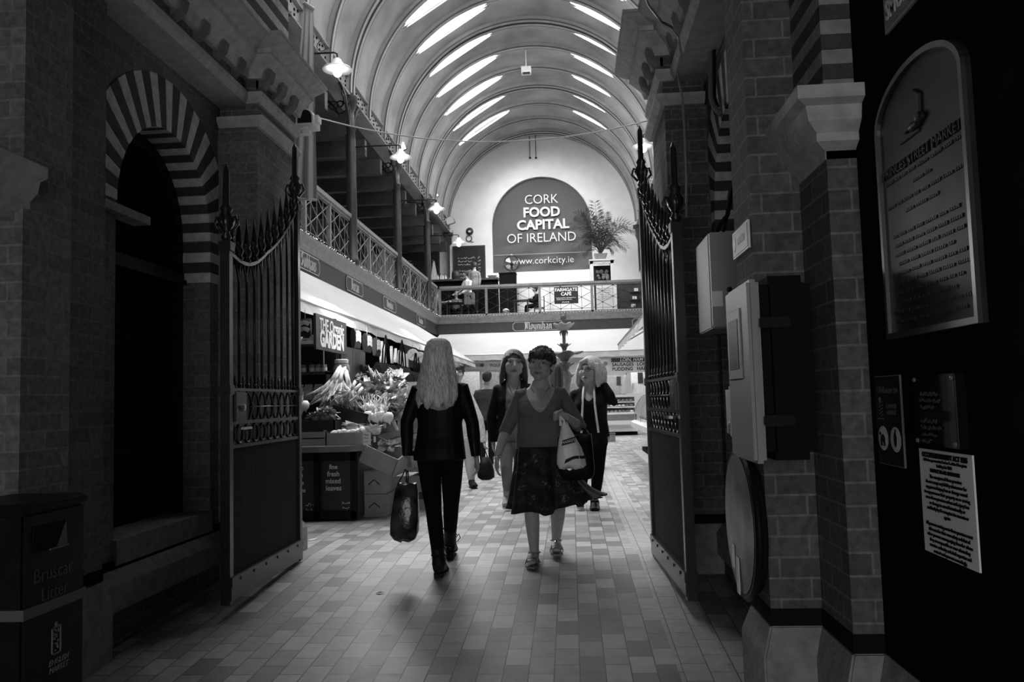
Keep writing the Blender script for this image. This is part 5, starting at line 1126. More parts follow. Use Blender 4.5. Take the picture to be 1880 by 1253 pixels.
def aim(o, a, b, roll=0, sc=1):
    a, b = Vector(a), Vector(b); o.location = a; o.rotation_mode = 'QUATERNION'; o.rotation_quaternion = (b-a).to_track_quat('-Z', 'Y') @ Matrix.Rotation(roll, 3, 'Z').to_quaternion(); o.scale = (sc, sc, (b-a).length/.62)
rng = random.Random(31); first = None; lab = 'leek fanned over the vegetable heap with its leaves hanging down'
ends = [(582, 742), (592, 747), (600, 752), (609, 748), (617, 752), (625, 748), (632, 752), (640, 756), (648, 757), (655, 752), (604, 738), (636, 742)]
for i, (px, py) in enumerate(ends):
    o = proto_leek(lab) if first is None else copy_tree(first); first = first or o
    aim(o, onY(627+rng.uniform(-4, 10), 676+rng.uniform(-2, 8), 9.35+rng.uniform(-.03, .06)), onY(px, py, 8.98+.01*i), rng.uniform(-3, 3), 1.15)
for k, (x1, y1, x2, y2) in enumerate([(665, 712, 640, 748), (652, 700, 636, 742), (662, 706, 628, 735)]):
    o = copy_tree(first, label='leek lying across the right side of the leek fan'); aim(o, onY(x1, y1, 9.0+.03*k), onY(x2, y2, 8.9+.03*k), 1.0*k, 1.0)
def scatter(make, items, label, group):
    f = None
    for i, (loc, r, sc) in enumerate(items):
        o = make(label, group) if f is None else copy_tree(f)
        f = f or o; o.location = loc; o.rotation_euler = (rng.uniform(-.5, .5), rng.uniform(-.4, .4), r); o.scale = (sc,)*3
def mk_lettuce(label, group):
    t = thing('lettuce', (0, 0, 0), label, 'lettuce', group); leafy(.10, 5, 20).build('outer_leaves', 'veg_leaf', t, smooth=True); crumple(.055, 6).build('heart', 'veg_light', t, smooth=True); return t
def mk_herb(label, group):
    t = thing('herb_bunch', (0, 0, 0), label, 'herbs', group); leafy(.085, 11, 40).build('leaves', 'veg_dark', t); MB().tube([(0, 0, -.09), (0, 0, .02)], [.012, .02], 6).build('stalks', 'veg_light', t); return t
def mk_cauli(label, group):
    t = thing('cauliflower', (0, 0, 0), label, 'cauliflower', group); crumple(.07, 8, .25, 20).build('curd', 'veg_pale', t, smooth=True); leafy(.10, 13, 11).build('leaves', 'veg_light', t, smooth=True); return t
def mk_turnip(label, group):
    t = thing('turnip', (0, 0, 0), label, 'turnip', group); MB().lathe([(.002, -.06), (.008, -.045), (.035, -.025), (.045, 0), (.038, .025), (.012, .036), (.002, .037)], (0, 0, 0), 14).build('root', 'turnip', t, smooth=True)
    m = MB()
    for k in range(5): m.tube([(0, 0, .03), (.012*cos(k*1.3), .012*sin(k*1.3), .07), (.03*cos(k*1.3), .03*sin(k*1.3), .11)], [.005, .004, .002], 5)
    m.build('stalks', 'veg_light', t, smooth=True); return t
def mk_lemon(label, group):
    t = thing('lemon', (0, 0, 0), label, 'lemon', group); MB().lathe([(.002, -.045), (.008, -.04), (.026, -.02), (.031, 0), (.026, .02), (.008, .04), (.002, .044)], (0, 0, 0), 14, 'x').build('peel', 'veg_pale', t, smooth=True); MB().ball((-.043, 0, 0), .005, 6).build('stalk_end', 'veg_dark', t); return t
def slopespot(px, py, lift=.05):                      # where a sight line meets the display slope, raised a little
    for k in range(60):
        y = 8.9+.045*k; p = onY(px, py, y)
        if p.z-lift <= slope_z(y): return Vector((p.x, y, slope_z(y)+lift))
    p = onY(px, py, 11.5); return Vector((p.x, 11.5, slope_z(11.5)+lift))
scatter(mk_herb, [(slopespot(px, py, .10+.08*rng.random()), rng.uniform(0, 6), rng.uniform(.9, 1.5)) for px, py in [(650, 690), (662, 686), (672, 690), (655, 700), (680, 698), (668, 704), (690, 742), (700, 738), (712, 735), (684, 736), (676, 716), (706, 770), (718, 760), (722, 775), (650, 682), (640, 690), (694, 712), (700, 725)]], 'dark leafy herb bunch heaped on the vegetable display', 'herb bunches')
scatter(mk_lettuce, [(slopespot(px, py, .12+.1*rng.random()), rng.uniform(0, 6), rng.uniform(.9, 1.4)) for px, py in [(678, 712), (690, 706), (702, 702), (712, 696), (722, 690), (686, 722), (698, 718), (710, 712), (722, 708), (733, 700), (715, 724), (726, 720), (738, 716), (708, 744), (668, 728), (676, 740), (735, 735), (728, 750), (664, 720), (742, 745), (738, 760)]], 'pale leafy lettuce heaped on the vegetable display', 'lettuces')
scatter(mk_cauli, [(slopespot(px, py, .13), rng.uniform(0, 6), rng.uniform(.8, 1.2)) for px, py in [(720, 738), (728, 742), (735, 725), (740, 752), (716, 748)]], 'white cauliflower at the right of the vegetable display', 'cauliflowers')
scatter(mk_turnip, [(slopespot(px, py, .19+.02*(i % 3)), rng.uniform(0, 6), rng.uniform(1.3, 1.7)) for i, (px, py) in enumerate([(671, 752), (678, 750), (685, 753), (692, 757), (699, 758), (674, 765), (682, 768), (690, 770), (698, 770), (706, 764), (712, 770), (704, 752), (688, 762)])], 'pale turnip among the turnips at the front of the display', 'turnips')
scatter(mk_lemon, [((lem.location.x-.13+.05*i, 8.49+.03*(i % 2), .90+.006*(i % 3)+(.03 if i > 5 else 0)), rng.uniform(0, 6), 1.15) for i in range(7)], 'pale lemon in the cardboard tray on the counter edge', 'lemons')
scatter(mk_lettuce, [(onY(px, py, 8.6), rng.uniform(0, 6), .8) for px, py in [(588, 762), (598, 760), (608, 763), (594, 768), (604, 768), (580, 768)]], 'small frilly lettuce in the black plastic crate', 'small lettuces')
scatter(mk_turnip, [(onY(px, py, 8.7), rng.uniform(0, 6), 1.4) for px, py in [(548, 741), (549, 750), (558, 745)]], 'large round turnip at the far left of the counter by the pier', 'large turnips')
p = onY(645, 788, 8.75); o = mk_cauli('pale melon-sized cauliflower behind the lemon tray', None); o.location = p; o.scale = (1.3, 1.2, .9); p = onY(690, 790, 8.7); o = mk_cauli('cauliflower at the counter corner by the price cards', None); o.location = p; o.scale = (.9,)*3
scatter(mk_lettuce, [((-2.03+u, 8.6+v, .73), rng.uniform(0, 6), .8) for u, v in ((.0, .0), (.1, .06), (.12, -.06), (-.05, .1), (.03, -.08))], 'small lettuce in the tilted cardboard box', 'boxed lettuces')
scatter(mk_herb, [((-1.74+u, 9.0+v, .64), rng.uniform(0, 6), .9) for u, v in ((0, 0), (.08, .1), (-.08, .12), (.05, .3), (.1, .42))], 'herb bunch in the tipped wooden crates', 'crated herbs')
for k, (px, py, px2, py2) in enumerate([(683, 700, 676, 670), (695, 705, 680, 676), (703, 706, 690, 678), (711, 700, 712, 682), (688, 702, 688, 680)]):
    m = MB(); A, B_ = onY(px, py, 9.9), onY(px2, py2, 10.0); m.tube([A, A.lerp(B_, .5)+Vector((.01, 0, 0)), B_], [(.02, .006), (.02, .004), (.002, .001)], 6)
    tag(m.build('spiky_leaf', 'veg_dark', smooth=True), 'long spiky leaf sticking up behind the lettuces', 'leaf', 'spiky leaves')
# shelves with jars and packets behind the counter
s = thing('shelf_unit', (-3.5, 9.5, .776), 'dark shelf unit of jars and packets behind the left pier', 'shelves')
zs = [1.265, 1.585, 1.925]; ys0, ys1 = 9.35, 9.75; xr = -2.83
for z in zs: MB().box(-4.4, xr, ys0, ys1, z-.025, z).build('shelf', 'timber', s)
MB().box(-4.4, xr, ys1, ys1+.02, .776, 2.25).build('back_board', 'counter', s); MB().box(xr-.02, xr, ys0, ys1, .776, 1.60).build('side_panel', 'counter', s)
m = MB(); m.box(-4.4, xr, ys0-.004, ys0, zs[2]-.005, zs[2]+.035); m.build('price_rail', 'offwhite', s)
def jar(x, y, z, lab, g, sc=1):
    t = thing('jar', (x, y, z), lab, 'jar', g); MB().lathe([(.030*sc, 0), (.034*sc, .01), (.034*sc, .065*sc), (.028*sc, .075*sc)], (x, y, z), 12).build('glass_body', 'timber_mid', t, smooth=True); MB().lathe([(.0345*sc, .012), (.0345*sc, .055*sc)], (x, y, z), 12).build('paper_label', 'offwhite', t); MB().lathe([(.031*sc, .075*sc), (.031*sc, .092*sc)], (x, y, z), 12).build('lid', 'stone', t); return t
for i, px in enumerate((544, 557, 573, 584, 595)):
    p = onY(px, 675, 9.45); jar(p.x, 9.45, zs[1], ['jar with white label half hidden by the pier on the middle shelf', 'first fully visible white-labelled jar on the middle shelf', 'jar in the middle of the row on the middle shelf', 'fourth jar from the pier on the middle shelf', 'last jar at the right end of the middle shelf'][i], 'jars on the middle shelf', 1.05)
p = onY(627, 672, 9.6); t = thing('large_jar', (p.x, 9.6, 1.585), 'large round jar with a pale lid above the leeks', 'jar'); MB().lathe([(.06, -.03), (.09, 0), (.10, .05), (.085, .10), (.07, .12)], (p.x, 9.6, 1.575), 18).build('glass_body', 'stone', t, smooth=True); MB().lathe([(.08, .12), (.082, .16), (.07, .165)], (p.x, 9.6, 1.575), 18).build('lid', 'enamel', t); MB().box(p.x-.09, p.x+.09, 9.52, 9.68, 1.30, 1.545).build('stand', 'counter', t)
for i, px in enumerate((550, 567, 585)):
    p = onY(px, 716, 9.45); t = thing('packet', (p.x, 9.45, zs[0]), ['pale packet beside the pier on the lowest shelf', 'middle pale packet on the lowest shelf', 'pale printed packet at the right of the lowest shelf'][i], 'packet', 'packets on the lowest shelf')
    m = MB(); x = p.x; m.loft([[(x+u*a, 9.45+v*b, zs[0]+z) for u, v in ((-1, -1), (1, -1), (1, 1), (-1, 1))] for a, b, z in ((.05, .03, .001), (.052, .04, .05), (.05, .03, .13), (.048, .008, .165), (.048, .004, .185))]); m.build('pouch', 'stone_light', t, bevel=.006); MB().box(x-.03, x+.03, 9.408, 9.412, zs[0]+.04, zs[0]+.10).build('printed_panel', 'grey_box' if i == 2 else 'enamel', t)
for i, px in enumerate((548, 562, 576)):
    p = onY(px, 622, 9.5); t = thing('carton', (p.x, 9.5, zs[2]), ['small carton beside the pier on the top shelf', 'dark-windowed carton in the middle of the top shelf', 'plain pale carton next to the Organic Garden sign'][i], 'carton', 'cartons on the top shelf'); MB().box(p.x-.038, p.x+.038, 9.45, 9.55, zs[2]+.001, zs[2]+(.10, .075, .11)[i]).build('card_box', 'stone_light', t, bevel=.003); MB().box(p.x-.02, p.x+.02, 9.445, 9.449, zs[2]+.02, zs[2]+.05).build('printed_panel', 'black_matte' if i == 1 else 'grey_box', t)
def pouch(plane_x, y, z, w_, h, lab, g, face='X', mark=1):
    """flat printed bag hanging from the awning frame; faces the walkway (X) or the camera (Y)"""
    t = thing('coffee_bag', (plane_x, y, z), lab, 'bag', g); R, N = (Vector((0, 1, 0)), Vector((1, 0, 0))) if face == 'X' else (Vector((1, 0, 0)), Vector((0, -1, 0))); P = Vector((plane_x, y, z)); U = Vector((0, 0, 1)); m = MB()
    m.loft([[P+R*(w_/2*u)+N*(th*v)+U*zz for u, v in ((-1, -1), (1, -1), (1, 1), (-1, 1))] for th, zz in ((.006, 0), (.03, -.04), (.035, -h*.6), (.02, -h))]); m.build('pouch', 'board', t, bevel=.004)
    rows = ((.22, .03), (.42, .06), (.62, .045)) if mark else ((.35, .05), (.7, .05))
    for f, hh in rows:
        b_ = MB(); L = [P+N*.037+R*(w_*.44*(k/8-.5)*2*.95)+U*(-h*f+.25*hh*sin(pi*k/8)*2) for k in range(9)]
        for a_, c_ in zip(L, L[1:]): b_.bar(a_, c_, .003, hh, up=U)
        b_.build('printed_band', 'offwhite', t)
    MB().tube([P, P+U*.10], .003, 5).build('hook_wire', 'steel', t); return t
p = onY(560, 585, 9.2); pouch(p.x, 9.2, p.z, .14, .21, 'dark bag with wavy white bands hanging above the top shelf by the pier', None, 'Y', 0)
p = onY(544, 583, 9.15); pouch(p.x, 9.15, p.z, .08, .22, 'dark banded bag half hidden behind the pier', None, 'Y', 0)
for px, yy, lab in ((648, 10.55, 'dark printed coffee bag hanging just right of the Organic Garden sign'), (668, 11.15, 'second printed coffee bag right of the Organic Garden sign'), (686, 11.7, 'pale diamond-printed coffee bag hanging above the black tote bags')):
    p = onY(px, 607+.45*(px-648), yy); pouch(-2.8, yy, p.z+.02, .30, .26, lab, 'coffee bags under the awning')
c = thing('dark_board', (-2.95, 11.1, 1.5), 'tall plain dark board behind the hanging coffee bags', 'board')
MB().box(-3.0, -2.97, 10.45, 11.0, .776, 1.95).build('panel', 'fascia', c); MB().box(-3.0, -2.97, 11.02, 11.7, .776, 1.95).build('panel', 'fascia', c); MB().box(-3.03, -3.0, 10.4, 11.75, .776, 1.98).build('backing', 'counter', c)
t = thing('stall_sign', (-2.8, 9.6, 2.0), 'dark hanging sign lettered The Organic Garden under the left awning', 'sign')
q = [onX(px, py, -2.8) for px, py in ((580, 581), (636, 605), (634.5, 652), (581, 641))]; ya, yb = q[0].y, q[1].y; zb_ = q[3].z; zt_ = zb_+.40
MB().box(-2.83, -2.80, ya, yb, zb_, zt_).build('plate', 'fascia', t); ym_ = (ya+yb)/2
text('THE Organic', .20, 'white_letter', t, (-2.798, ym_, zt_-.115), (0, 1, 0), FU, bold=.004, xs=.93); text('GARDEN', .255, 'white_letter', t, (-2.798, ym_, zt_-.275), (0, 1, 0), FU, bold=.012, xs=.94)
MB().tube([(-2.815, ym_-.3, zb_), (-2.815, ym_-.3, 1.6)], .008, 6).build('pole', 'steel', t)
for k, (y0, y1, z1, z2, lab) in enumerate(((11.35, 12.55, 1.79, 1.45, 'black tote bag lettered Tom Durcan hanging nearest under the left awning'), (12.65, 13.6, 1.80, 1.46, 'plain dark tote bag between the two lettered ones'), (13.7, 15.0, 1.74, 1.40, 'black tote bag lettered Durcan hanging by the blonde woman'))):
    t = thing('tote_bag', (-2.72, (y0+y1)/2, z1), lab, 'tote bag'); ym_ = (y0+y1)/2
    m = MB(); m.loft([[(-2.72+u*a, ym_+v*(y1-y0)/2*b, z) for u, v in ((-1, -1), (1, -1), (1, 1), (-1, 1))] for a, b, z in ((.09, .96, z2), (.10, 1, z2+.1), (.06, .98, z1-.08), (.02, .97, z1))]); m.build('bag_body', 'black_matte', t, bevel=.01)
    for q in (-1, 1): MB().tube([(-2.72+.02*q, ym_-.18, z1-.02), (-2.72+.02*q, ym_-.12, z1+.2), (-2.72, ym_, z1+.42), (-2.72+.02*q, ym_+.12, z1+.2), (-2.72+.02*q, ym_+.18, z1-.02)], .012, 6).build('handle', 'black_matte', t)
    if k != 1: text('TOM DURCAN' if k == 0 else 'DURCAN', .13, 'white_letter', t, (-2.615, ym_, z1-.17), (0, 1, 0), FU, xs=.95 if k == 0 else 1.2); text('IN THE MARKET', .07, 'white_letter', t, (-2.615, ym_, z1-.255), (0, 1, 0), FU)
rng = random.Random(8)
for k, px in enumerate((702, 708, 720, 728, 735, 742, 748)):
    yy = 2.8*1500/(1046-px)*.985; p = onY(px, 628+.5*(px-702), yy); h = (.32, .3, .26, .22, .22, .3, .26)[k]
    m = MB(); m.loft([[(-2.8+u*.02, p.y+v*w_, z) for u, v in ((-1, -1), (1, -1), (1, 1), (-1, 1))] for w_, z in ((.06, p.z-h), (.075, p.z-h+.05), (.03, p.z-.05), (.012, p.z+.01))]); tag(m.build('hanging_pennant', 'stone_light' if k % 2 == 0 else 'offwhite', bevel=.004), 'narrow pale hanging wrapper under the far part of the left awning', 'wrapper', 'hanging wrappers')
for k, px in enumerate((758, 771)):
    yy = 2.75*1500/(1046-px); p = onY(px, (652, 657)[k], yy); t = thing('round_sign', tuple(p), ['white round hanging disc, nearer of two beside the blonde hair', 'white round hanging disc, farther of two beside the blonde hair'][k], 'disc'); MB().lathe([(.10, 0), (.105, -.012), (.10, -.024)], tuple(p), 24, 'y').build('disc', 'enamel', t); m = MB()
    for a in (0.6, 2.1, 3.9): m.bar((p.x, p.y-.026, p.z), (p.x+.07*cos(a), p.y-.026, p.z+.07*sin(a)), .012, .004)
    m.build('printed_mark', 'grey_box', t); MB().tube([(p.x, p.y, p.z+.1), (p.x, p.y, p.z+.2)], .004, 5).build('string', 'steel', t)

# ------------------------------------------------------------------ right-hand meat counter
t = thing('glass_counter', (1.7, 15, 0), 'curved glass meat counter on the right beyond the iron gate', 'counter')
MB().box(1.65, 2.7, 11.5, 17.9, .12, .56).build('base_cabinet', 'stone_dark', t); MB().box(1.5, 2.7, 11.5, 18.0, 0, .12).build('plinth', 'black_matte', t)
m = MB(); m.prism([(1.28, .56), (1.28, .66), (1.34, .70), (2.7, .70), (2.7, .56), (1.6, .50)], 'y', 11.5, 18.0); m.build('tray_front', 'enamel', t)
gp = [(1.34+.42*(1-cos(a)), .70+.60*sin(a)) for a in [pi/2*k/10 for k in range(11)]]+[(2.5, 1.31)]
m = MB(); m.loft([[(x, y, z) for y in (11.5, 18.0)] for x, z in gp], cap=False, close=False); m.build('curved_glass', 'glass', t, smooth=True)
m = MB(); m.prism(gp+[(2.5, .70)], 'y', 18.0, 18.01); m.build('end_glass', 'glass', t)
for k in range(5): y = 11.6+1.55*k; m = MB(); m.tube([(x, y, z+.004) for x, z in gp], .008, 6); m.build('glass_clip', 'steel', t)
MB().box(2.45, 2.7, 11.5, 18.0, 1.28, 1.34).build('top_shelf', 'enamel', t)
for k in range(12):
    y = 11.8+.52*k; q = thing('meat_tray', (1.65, y, .70), 'white tray of meat in a row under the curved glass', 'tray', 'meat trays'); MB().box(1.42, 2.2, y-.22, y+.22, .701, .73).build('tray', 'enamel', q); m = MB(); rng = random.Random(k)
    for j in range(5): m.ball((1.5+.14*j, y+rng.uniform(-.08, .08), .765), (.075, .13, .045), 8)
    m.build('meat_cuts', 'stone' if k % 2 else 'timber_mid', q, smooth=True)['kind'] = 'stuff'
MB().box(1.30, 1.5, 11.0, 18.1, 0, .035).build('kerb_strip', 'stone_light', t)
# far counter and back of the stalls
t = thing('far_counter', (1.1, 26.2, 0), 'stepped white display counter at the far end right of the woman with glasses', 'counter')
for z0_, z1_, y0_, y1_, nm, mt_ in ((.0, .12, 26.1, 27.2, 'plinth', 'black_matte'), (.12, .34, 25.95, 27.2, 'front_panel', 'offwhite'), (.34, .46, 25.8, 27.2, 'bumper', 'enamel'), (.46, .66, 26.15, 27.2, 'riser', 'grey_box'), (.66, .72, 26.0, 27.2, 'shelf', 'enamel'), (.86, .90, 26.25, 27.2, 'shelf', 'enamel'), (1.02, 1.06, 26.4, 27.2, 'shelf', 'enamel'), (1.20, 1.25, 26.5, 27.2, 'top', 'enamel')):
    MB().box(-.1 if nm != 'bumper' else .6, 2.05 if nm != 'bumper' else 1.85, y0_, y1_, z0_, z1_).build(nm, mt_, t)
MB().box(-.1, 2.05, 26.9, 27.2, .66, 1.2).build('back_panel', 'stone', t)
rng = random.Random(77)
for r_, z in ((0, .72), (1, .90), (2, 1.06)):
    for k in range(9):
        x = .9+.125*k; m = MB(); m.ball((x, 26.2+.12*r_, z+.03), (.06, .10, .028), 8); tag(m.build('meat_cut', ('stone', 'timber_mid', 'enamel')[rng.randrange(3)], smooth=True), 'piece of meat on the %s shelf of the far counter' % ('lowest', 'middle', 'upper')[r_], 'meat', 'meat on the far counter, %s shelf' % ('lowest', 'middle', 'upper')[r_])
p = onZ(1122, 812, 0); c = thing('floor_box', (p.x, p.y, 0), 'low dark box on the hall floor beside the woman with glasses', 'box'); MB().box(p.x-.25, p.x+.12, p.y, p.y+.4, 0, .2).build('body', 'timber_mid', c); MB().box(p.x-.26, p.x+.13, p.y-.01, p.y+.41, .2, .23).build('lid', 'timber', c)
def wallboard(name, px0, py0, px1, py1, Y, mtl, label, cat):
    a, d_ = onY(px0, py0, Y), onY(px1, py1, Y); t = thing(name, ((a.x+d_.x)/2, Y, d_.z), label, cat); MB().box(a.x, d_.x, Y-.02, Y+.02, d_.z, a.z).build('plate', mtl, t); return t, a, d_
t, a, d_ = wallboard('butcher_sign', 1122, 658, 1206, 683, 27.2, 'offwhite', 'long white butcher board listing sausages, pudding, loin and ham', 'sign')
MB().box(a.x, d_.x, 27.17, 27.179, a.z-.14, a.z).build('header_strip', 'fascia', t); text('LOIN, HAM & BACON', .15, 'white_letter', t, (a.x+.28, 27.165, a.z-.07), FR, FU, align='LEFT', shear=.25, bold=.002)
text('SAUSAGES\nPUDDING', .16, 'black_matte', t, (a.x+.02, 27.178, a.z-.30), FR, FU, align='LEFT', bold=.003, line=.95, xs=.95); text('LOIN\nHAM', .16, 'black_matte', t, (onY(1169, 670, 27.2).x, 27.178, a.z-.30), FR, FU, align='LEFT', bold=.003, line=.95)
MB().box((a.x+d_.x)/2-.22, (a.x+d_.x)/2-.21, 27.176, 27.18, d_.z, a.z-.14).build('divider', 'grey_box', t)
MT['name_board'] = mat('mid grey stall board', .38, .6)
t, a, d_ = wallboard('stall_name_board', 842, 665, 892, 678, 26.8, 'name_board', 'grey stall name board ending in Hans beside the blonde hair', 'sign'); text("MOYNIHANS", .15, 'black_matte', t, ((a.x+d_.x)/2-.12, 26.778, (a.z+d_.z)/2), FR, FU, xs=.9); MB().ball((d_.x-.12, 26.775, (a.z+d_.z)/2), (.07, .004, .06), 10).build('rooster_mark', 'fascia', t)
t, a, d_ = wallboard('stall_name_board', 893, 665, 945, 678, 26.8, 'name_board', 'grey stall name board starting with Poultry left of the dark haired woman', 'sign'); text("'POULTRY'", .15, 'black_matte', t, (a.x+.1, 26.778, (a.z+d_.z)/2), FR, FU, align='LEFT', xs=1.0)
t, a, d_ = wallboard('poster', 1105, 660, 1119, 682, 26.9, 'offwhite', 'small pale poster above the woman with glasses', 'poster'); MB().ball(((a.x+d_.x)/2, 26.87, (a.z+d_.z)/2+.05), (.07, .005, .07), 12).build('round_print', 'grey_box', t)
t, a, d_ = wallboard('cold_room_door', 1158, 683, 1190, 722, 29.5, 'stone_light', 'pale cold room door with a dark notice at the back of the meat stall', 'door'); MB().box(a.x+.24, a.x+.42, 29.46, 29.48, a.z-.42, a.z-.04).build('notice', 'board', t); MB().box(a.x+.03, a.x+.06, 29.44, 29.48, a.z-.6, a.z-.4).build('handle', 'steel', t)
t, a, d_ = wallboard('hatch_panel', 1106, 690, 1150, 725, 29.8, 'stone', 'grey service hatch panel behind the far counter', 'panel'); MB().box(a.x+.5, a.x+.65, 29.76, 29.78, a.z-.36, a.z-.05).build('notice', 'board', t)
p = onY(1150, 690, 28.6); t = thing('hanging_apron', tuple(p), 'white apron hanging at the back of the far counter', 'apron'); m = MB(); m.loft([[(p.x+u*w_, 28.6+v*.03, z) for u, v in ((-1, -.5), (-.4, -1), (.4, -1), (1, -.5), (.6, 1), (-.6, 1))] for w_, z in ((.20, p.z-.62), (.17, p.z-.4), (.12, p.z-.15), (.04, p.z+.02))]); m.build('cloth', 'enamel', t); MB().tube([(p.x, 28.6, p.z), (p.x, 28.62, p.z+.2), (p.x, 29.0, p.z+.2)], .012, 6).build('hook', 'iron', t)
for px0, px1, mt_, lab in ((836, 882, 'stone_light', 'pale cabinet door at the back of the poultry stall'), (884, 930, 'stone', 'grey cabinet door behind the dark haired woman'), (1045, 1104, 'grey_box', 'grey tiled back panel behind the fountain')):
    t, a, d_ = wallboard('cabinet_door', px0, 684, px1, 760, 29.0, mt_, lab, 'cabinet'); MB().box(a.x+.1, a.x+.14, 28.95, 28.98, a.z-.7, a.z-.4).build('handle', 'steel', t)
c = thing('poultry_counter', (-2, 25.5, 0), 'white poultry counter at the far end behind the walking women', 'counter'); MB().box(-4.6, -.6, 25.4, 26.3, 0, .8).build('front', 'stone_light', c); MB().box(-4.6, -.6, 25.3, 26.3, .8, .86).build('worktop', 'enamel', c); MB().box(-4.6, -.6, 25.36, 25.4, .86, 1.2).build('glass_guard', 'glass', c)
# ------------------------------------------------------------------ people
MT['skin'] = mat('skin', .38, .5, noise=.06, nscale=20); MT['skin_pale'] = mat('pale skin', .42, .5, noise=.05, nscale=20)
MT['lip'] = mat('lips', .20, .45); MT['brow'] = mat('eyebrow', .10, .8); MT['eye_white'] = mat('eye white', .42, .2); MT['iris'] = mat('iris', .02, .2)
MT['hair_dark'] = mat('dark hair', .02, .55, noise=.6, nscale=60, bump=.5, bscale=150); MT['hair_brown'] = mat('brown hair', .035, .45, noise=.5, nscale=40, stretch=(6, 6, .6), bump=.4, bscale=60)
MT['hair_blonde'] = mat('blonde hair', .68, .38, noise=.6, nscale=26, stretch=(6, 6, .5), bump=.35, bscale=40)
MT['hair_grey'] = mat('fair hair', .55, .45, noise=.4, nscale=30, stretch=(4, 4, .6), bump=.3, bscale=40)
MT['cloth_black'] = mat('black cloth', .010, .75, spec=.1, noise=.3, nscale=9, bump=.3, bscale=14); MT['leather'] = mat('black leather', .007, .5, noise=.3, nscale=9, bump=.25, bscale=20, spec=.12)
MT['jean_black'] = mat('black denim', .007, .8, spec=.05, bump=.25, bscale=24); MT['jean'] = mat('faded denim', .17, .85, noise=.25, nscale=7); MT['top_grey'] = mat('dark grey knit top', .12, .8, noise=.12, nscale=8, bump=.25, bscale=9)
MT['top_light'] = mat('grey print top', .16, .8, noise=.45, nscale=28); MT['knit'] = mat('cream cable knit', .55, .9, noise=.15, nscale=20, bump=.8, bscale=38); MT['cream'] = mat('pale trousers', .42, .85, noise=.08, nscale=6)
MT['print_white'] = mat('pale print blouse', .5, .85, noise=.6, nscale=30); MT['shoe_black'] = mat('black shoe', .010, .5, spec=.15); MT['sole'] = mat('pale sole', .5, .6); MT['shoe_pale'] = mat('pale suede', .33, .8); MT['sandal'] = mat('sandal strap', .15, .45)
MT['apron'] = mat('grey apron', .18, .85); MT['sweater'] = mat('dark sweater', .05, .85)
def skirtmat():
    m = mat('printed skirt', .014, .8); nt = m.node_tree; b = nt.nodes['Principled BSDF']; g = nt.nodes.new('ShaderNodeNewGeometry')
    v = nt.nodes.new('ShaderNodeTexVoronoi'); v.inputs['Scale'].default_value = 11; v.inputs['Randomness'].default_value = 1; 
    n0 = nt.nodes.new('ShaderNodeTexNoise'); n0.inputs['Scale'].default_value = 9; n0.inputs['Detail'].default_value = 3; nt.links.new(g.outputs['Position'], n0.inputs['Vector']); sc0 = nt.nodes.new('ShaderNodeVectorMath'); sc0.operation = 'MULTIPLY_ADD'; sc0.inputs[1].default_value = (.16, .16, .16); nt.links.new(n0.outputs['Color'], sc0.inputs[0]); nt.links.new(g.outputs['Position'], sc0.inputs[2]); nt.links.new(sc0.outputs[0], v.inputs['Vector'])
    n = nt.nodes.new('ShaderNodeTexNoise'); n.inputs['Scale'].default_value = 14; n.inputs['Detail'].default_value = 4; nt.links.new(g.outputs['Position'], n.inputs['Vector'])
    r = nt.nodes.new('ShaderNodeValToRGB'); e = r.color_ramp.elements; e[0].position = .22; e[0].color = (.022,)*3+(1,); e[1].position = .36; e[1].color = (.022,)*3+(1,); q = e.new(.27); q.color = (.20,)*3+(1,); q = e.new(.31); q.color = (.16,)*3+(1,)
    nt.links.new(v.outputs['Distance'], r.inputs[0]); r2 = nt.nodes.new('ShaderNodeValToRGB'); k = r2.color_ramp.elements; k[0].position = .48; k[0].color = (.15,)*3+(1,); k[1].position = .60; k[1].color = (1, 1, 1, 1); nt.links.new(n.outputs['Fac'], r2.inputs[0])
    mx_ = nt.nodes.new('ShaderNodeMix'); mx_.data_type = 'RGBA'; mx_.blend_type = 'MULTIPLY'; mx_.inputs[0].default_value = 1; nt.links.new(r.outputs[0], mx_.inputs[6]); nt.links.new(r2.outputs[0], mx_.inputs[7]); nt.links.new(mx_.outputs[2], b.inputs['Base Color']); return m
MT['skirt'] = skirtmat()
V = Vector
def hand(mb, w, d, n, th, curl=.5, sz=1.0, spread=.12):
    """palm and five jointed fingers: w wrist, d towards the knuckles, n out of the back of the hand, th towards the thumb side"""
    d = V(d).normalized(); th = (V(th)-d*V(th).dot(d)).normalized(); n = d.cross(th); n = n if n.dot(V(n)) >= 0 else -n
    return_n = n
    pts = [w-d*.01*sz, w+d*.03*sz, w+d*.06*sz, w+d*.088*sz]
    rings = []
    for p, a, b in zip(pts, (.026, .036, .042, .040), (.019, .017, .015, .011)): rings.append([p+th*(a*sz*cos(2*pi*k/12))+n*(b*sz*sin(2*pi*k/12)) for k in range(12)])
    mb.loft(rings)
    return d, th, n
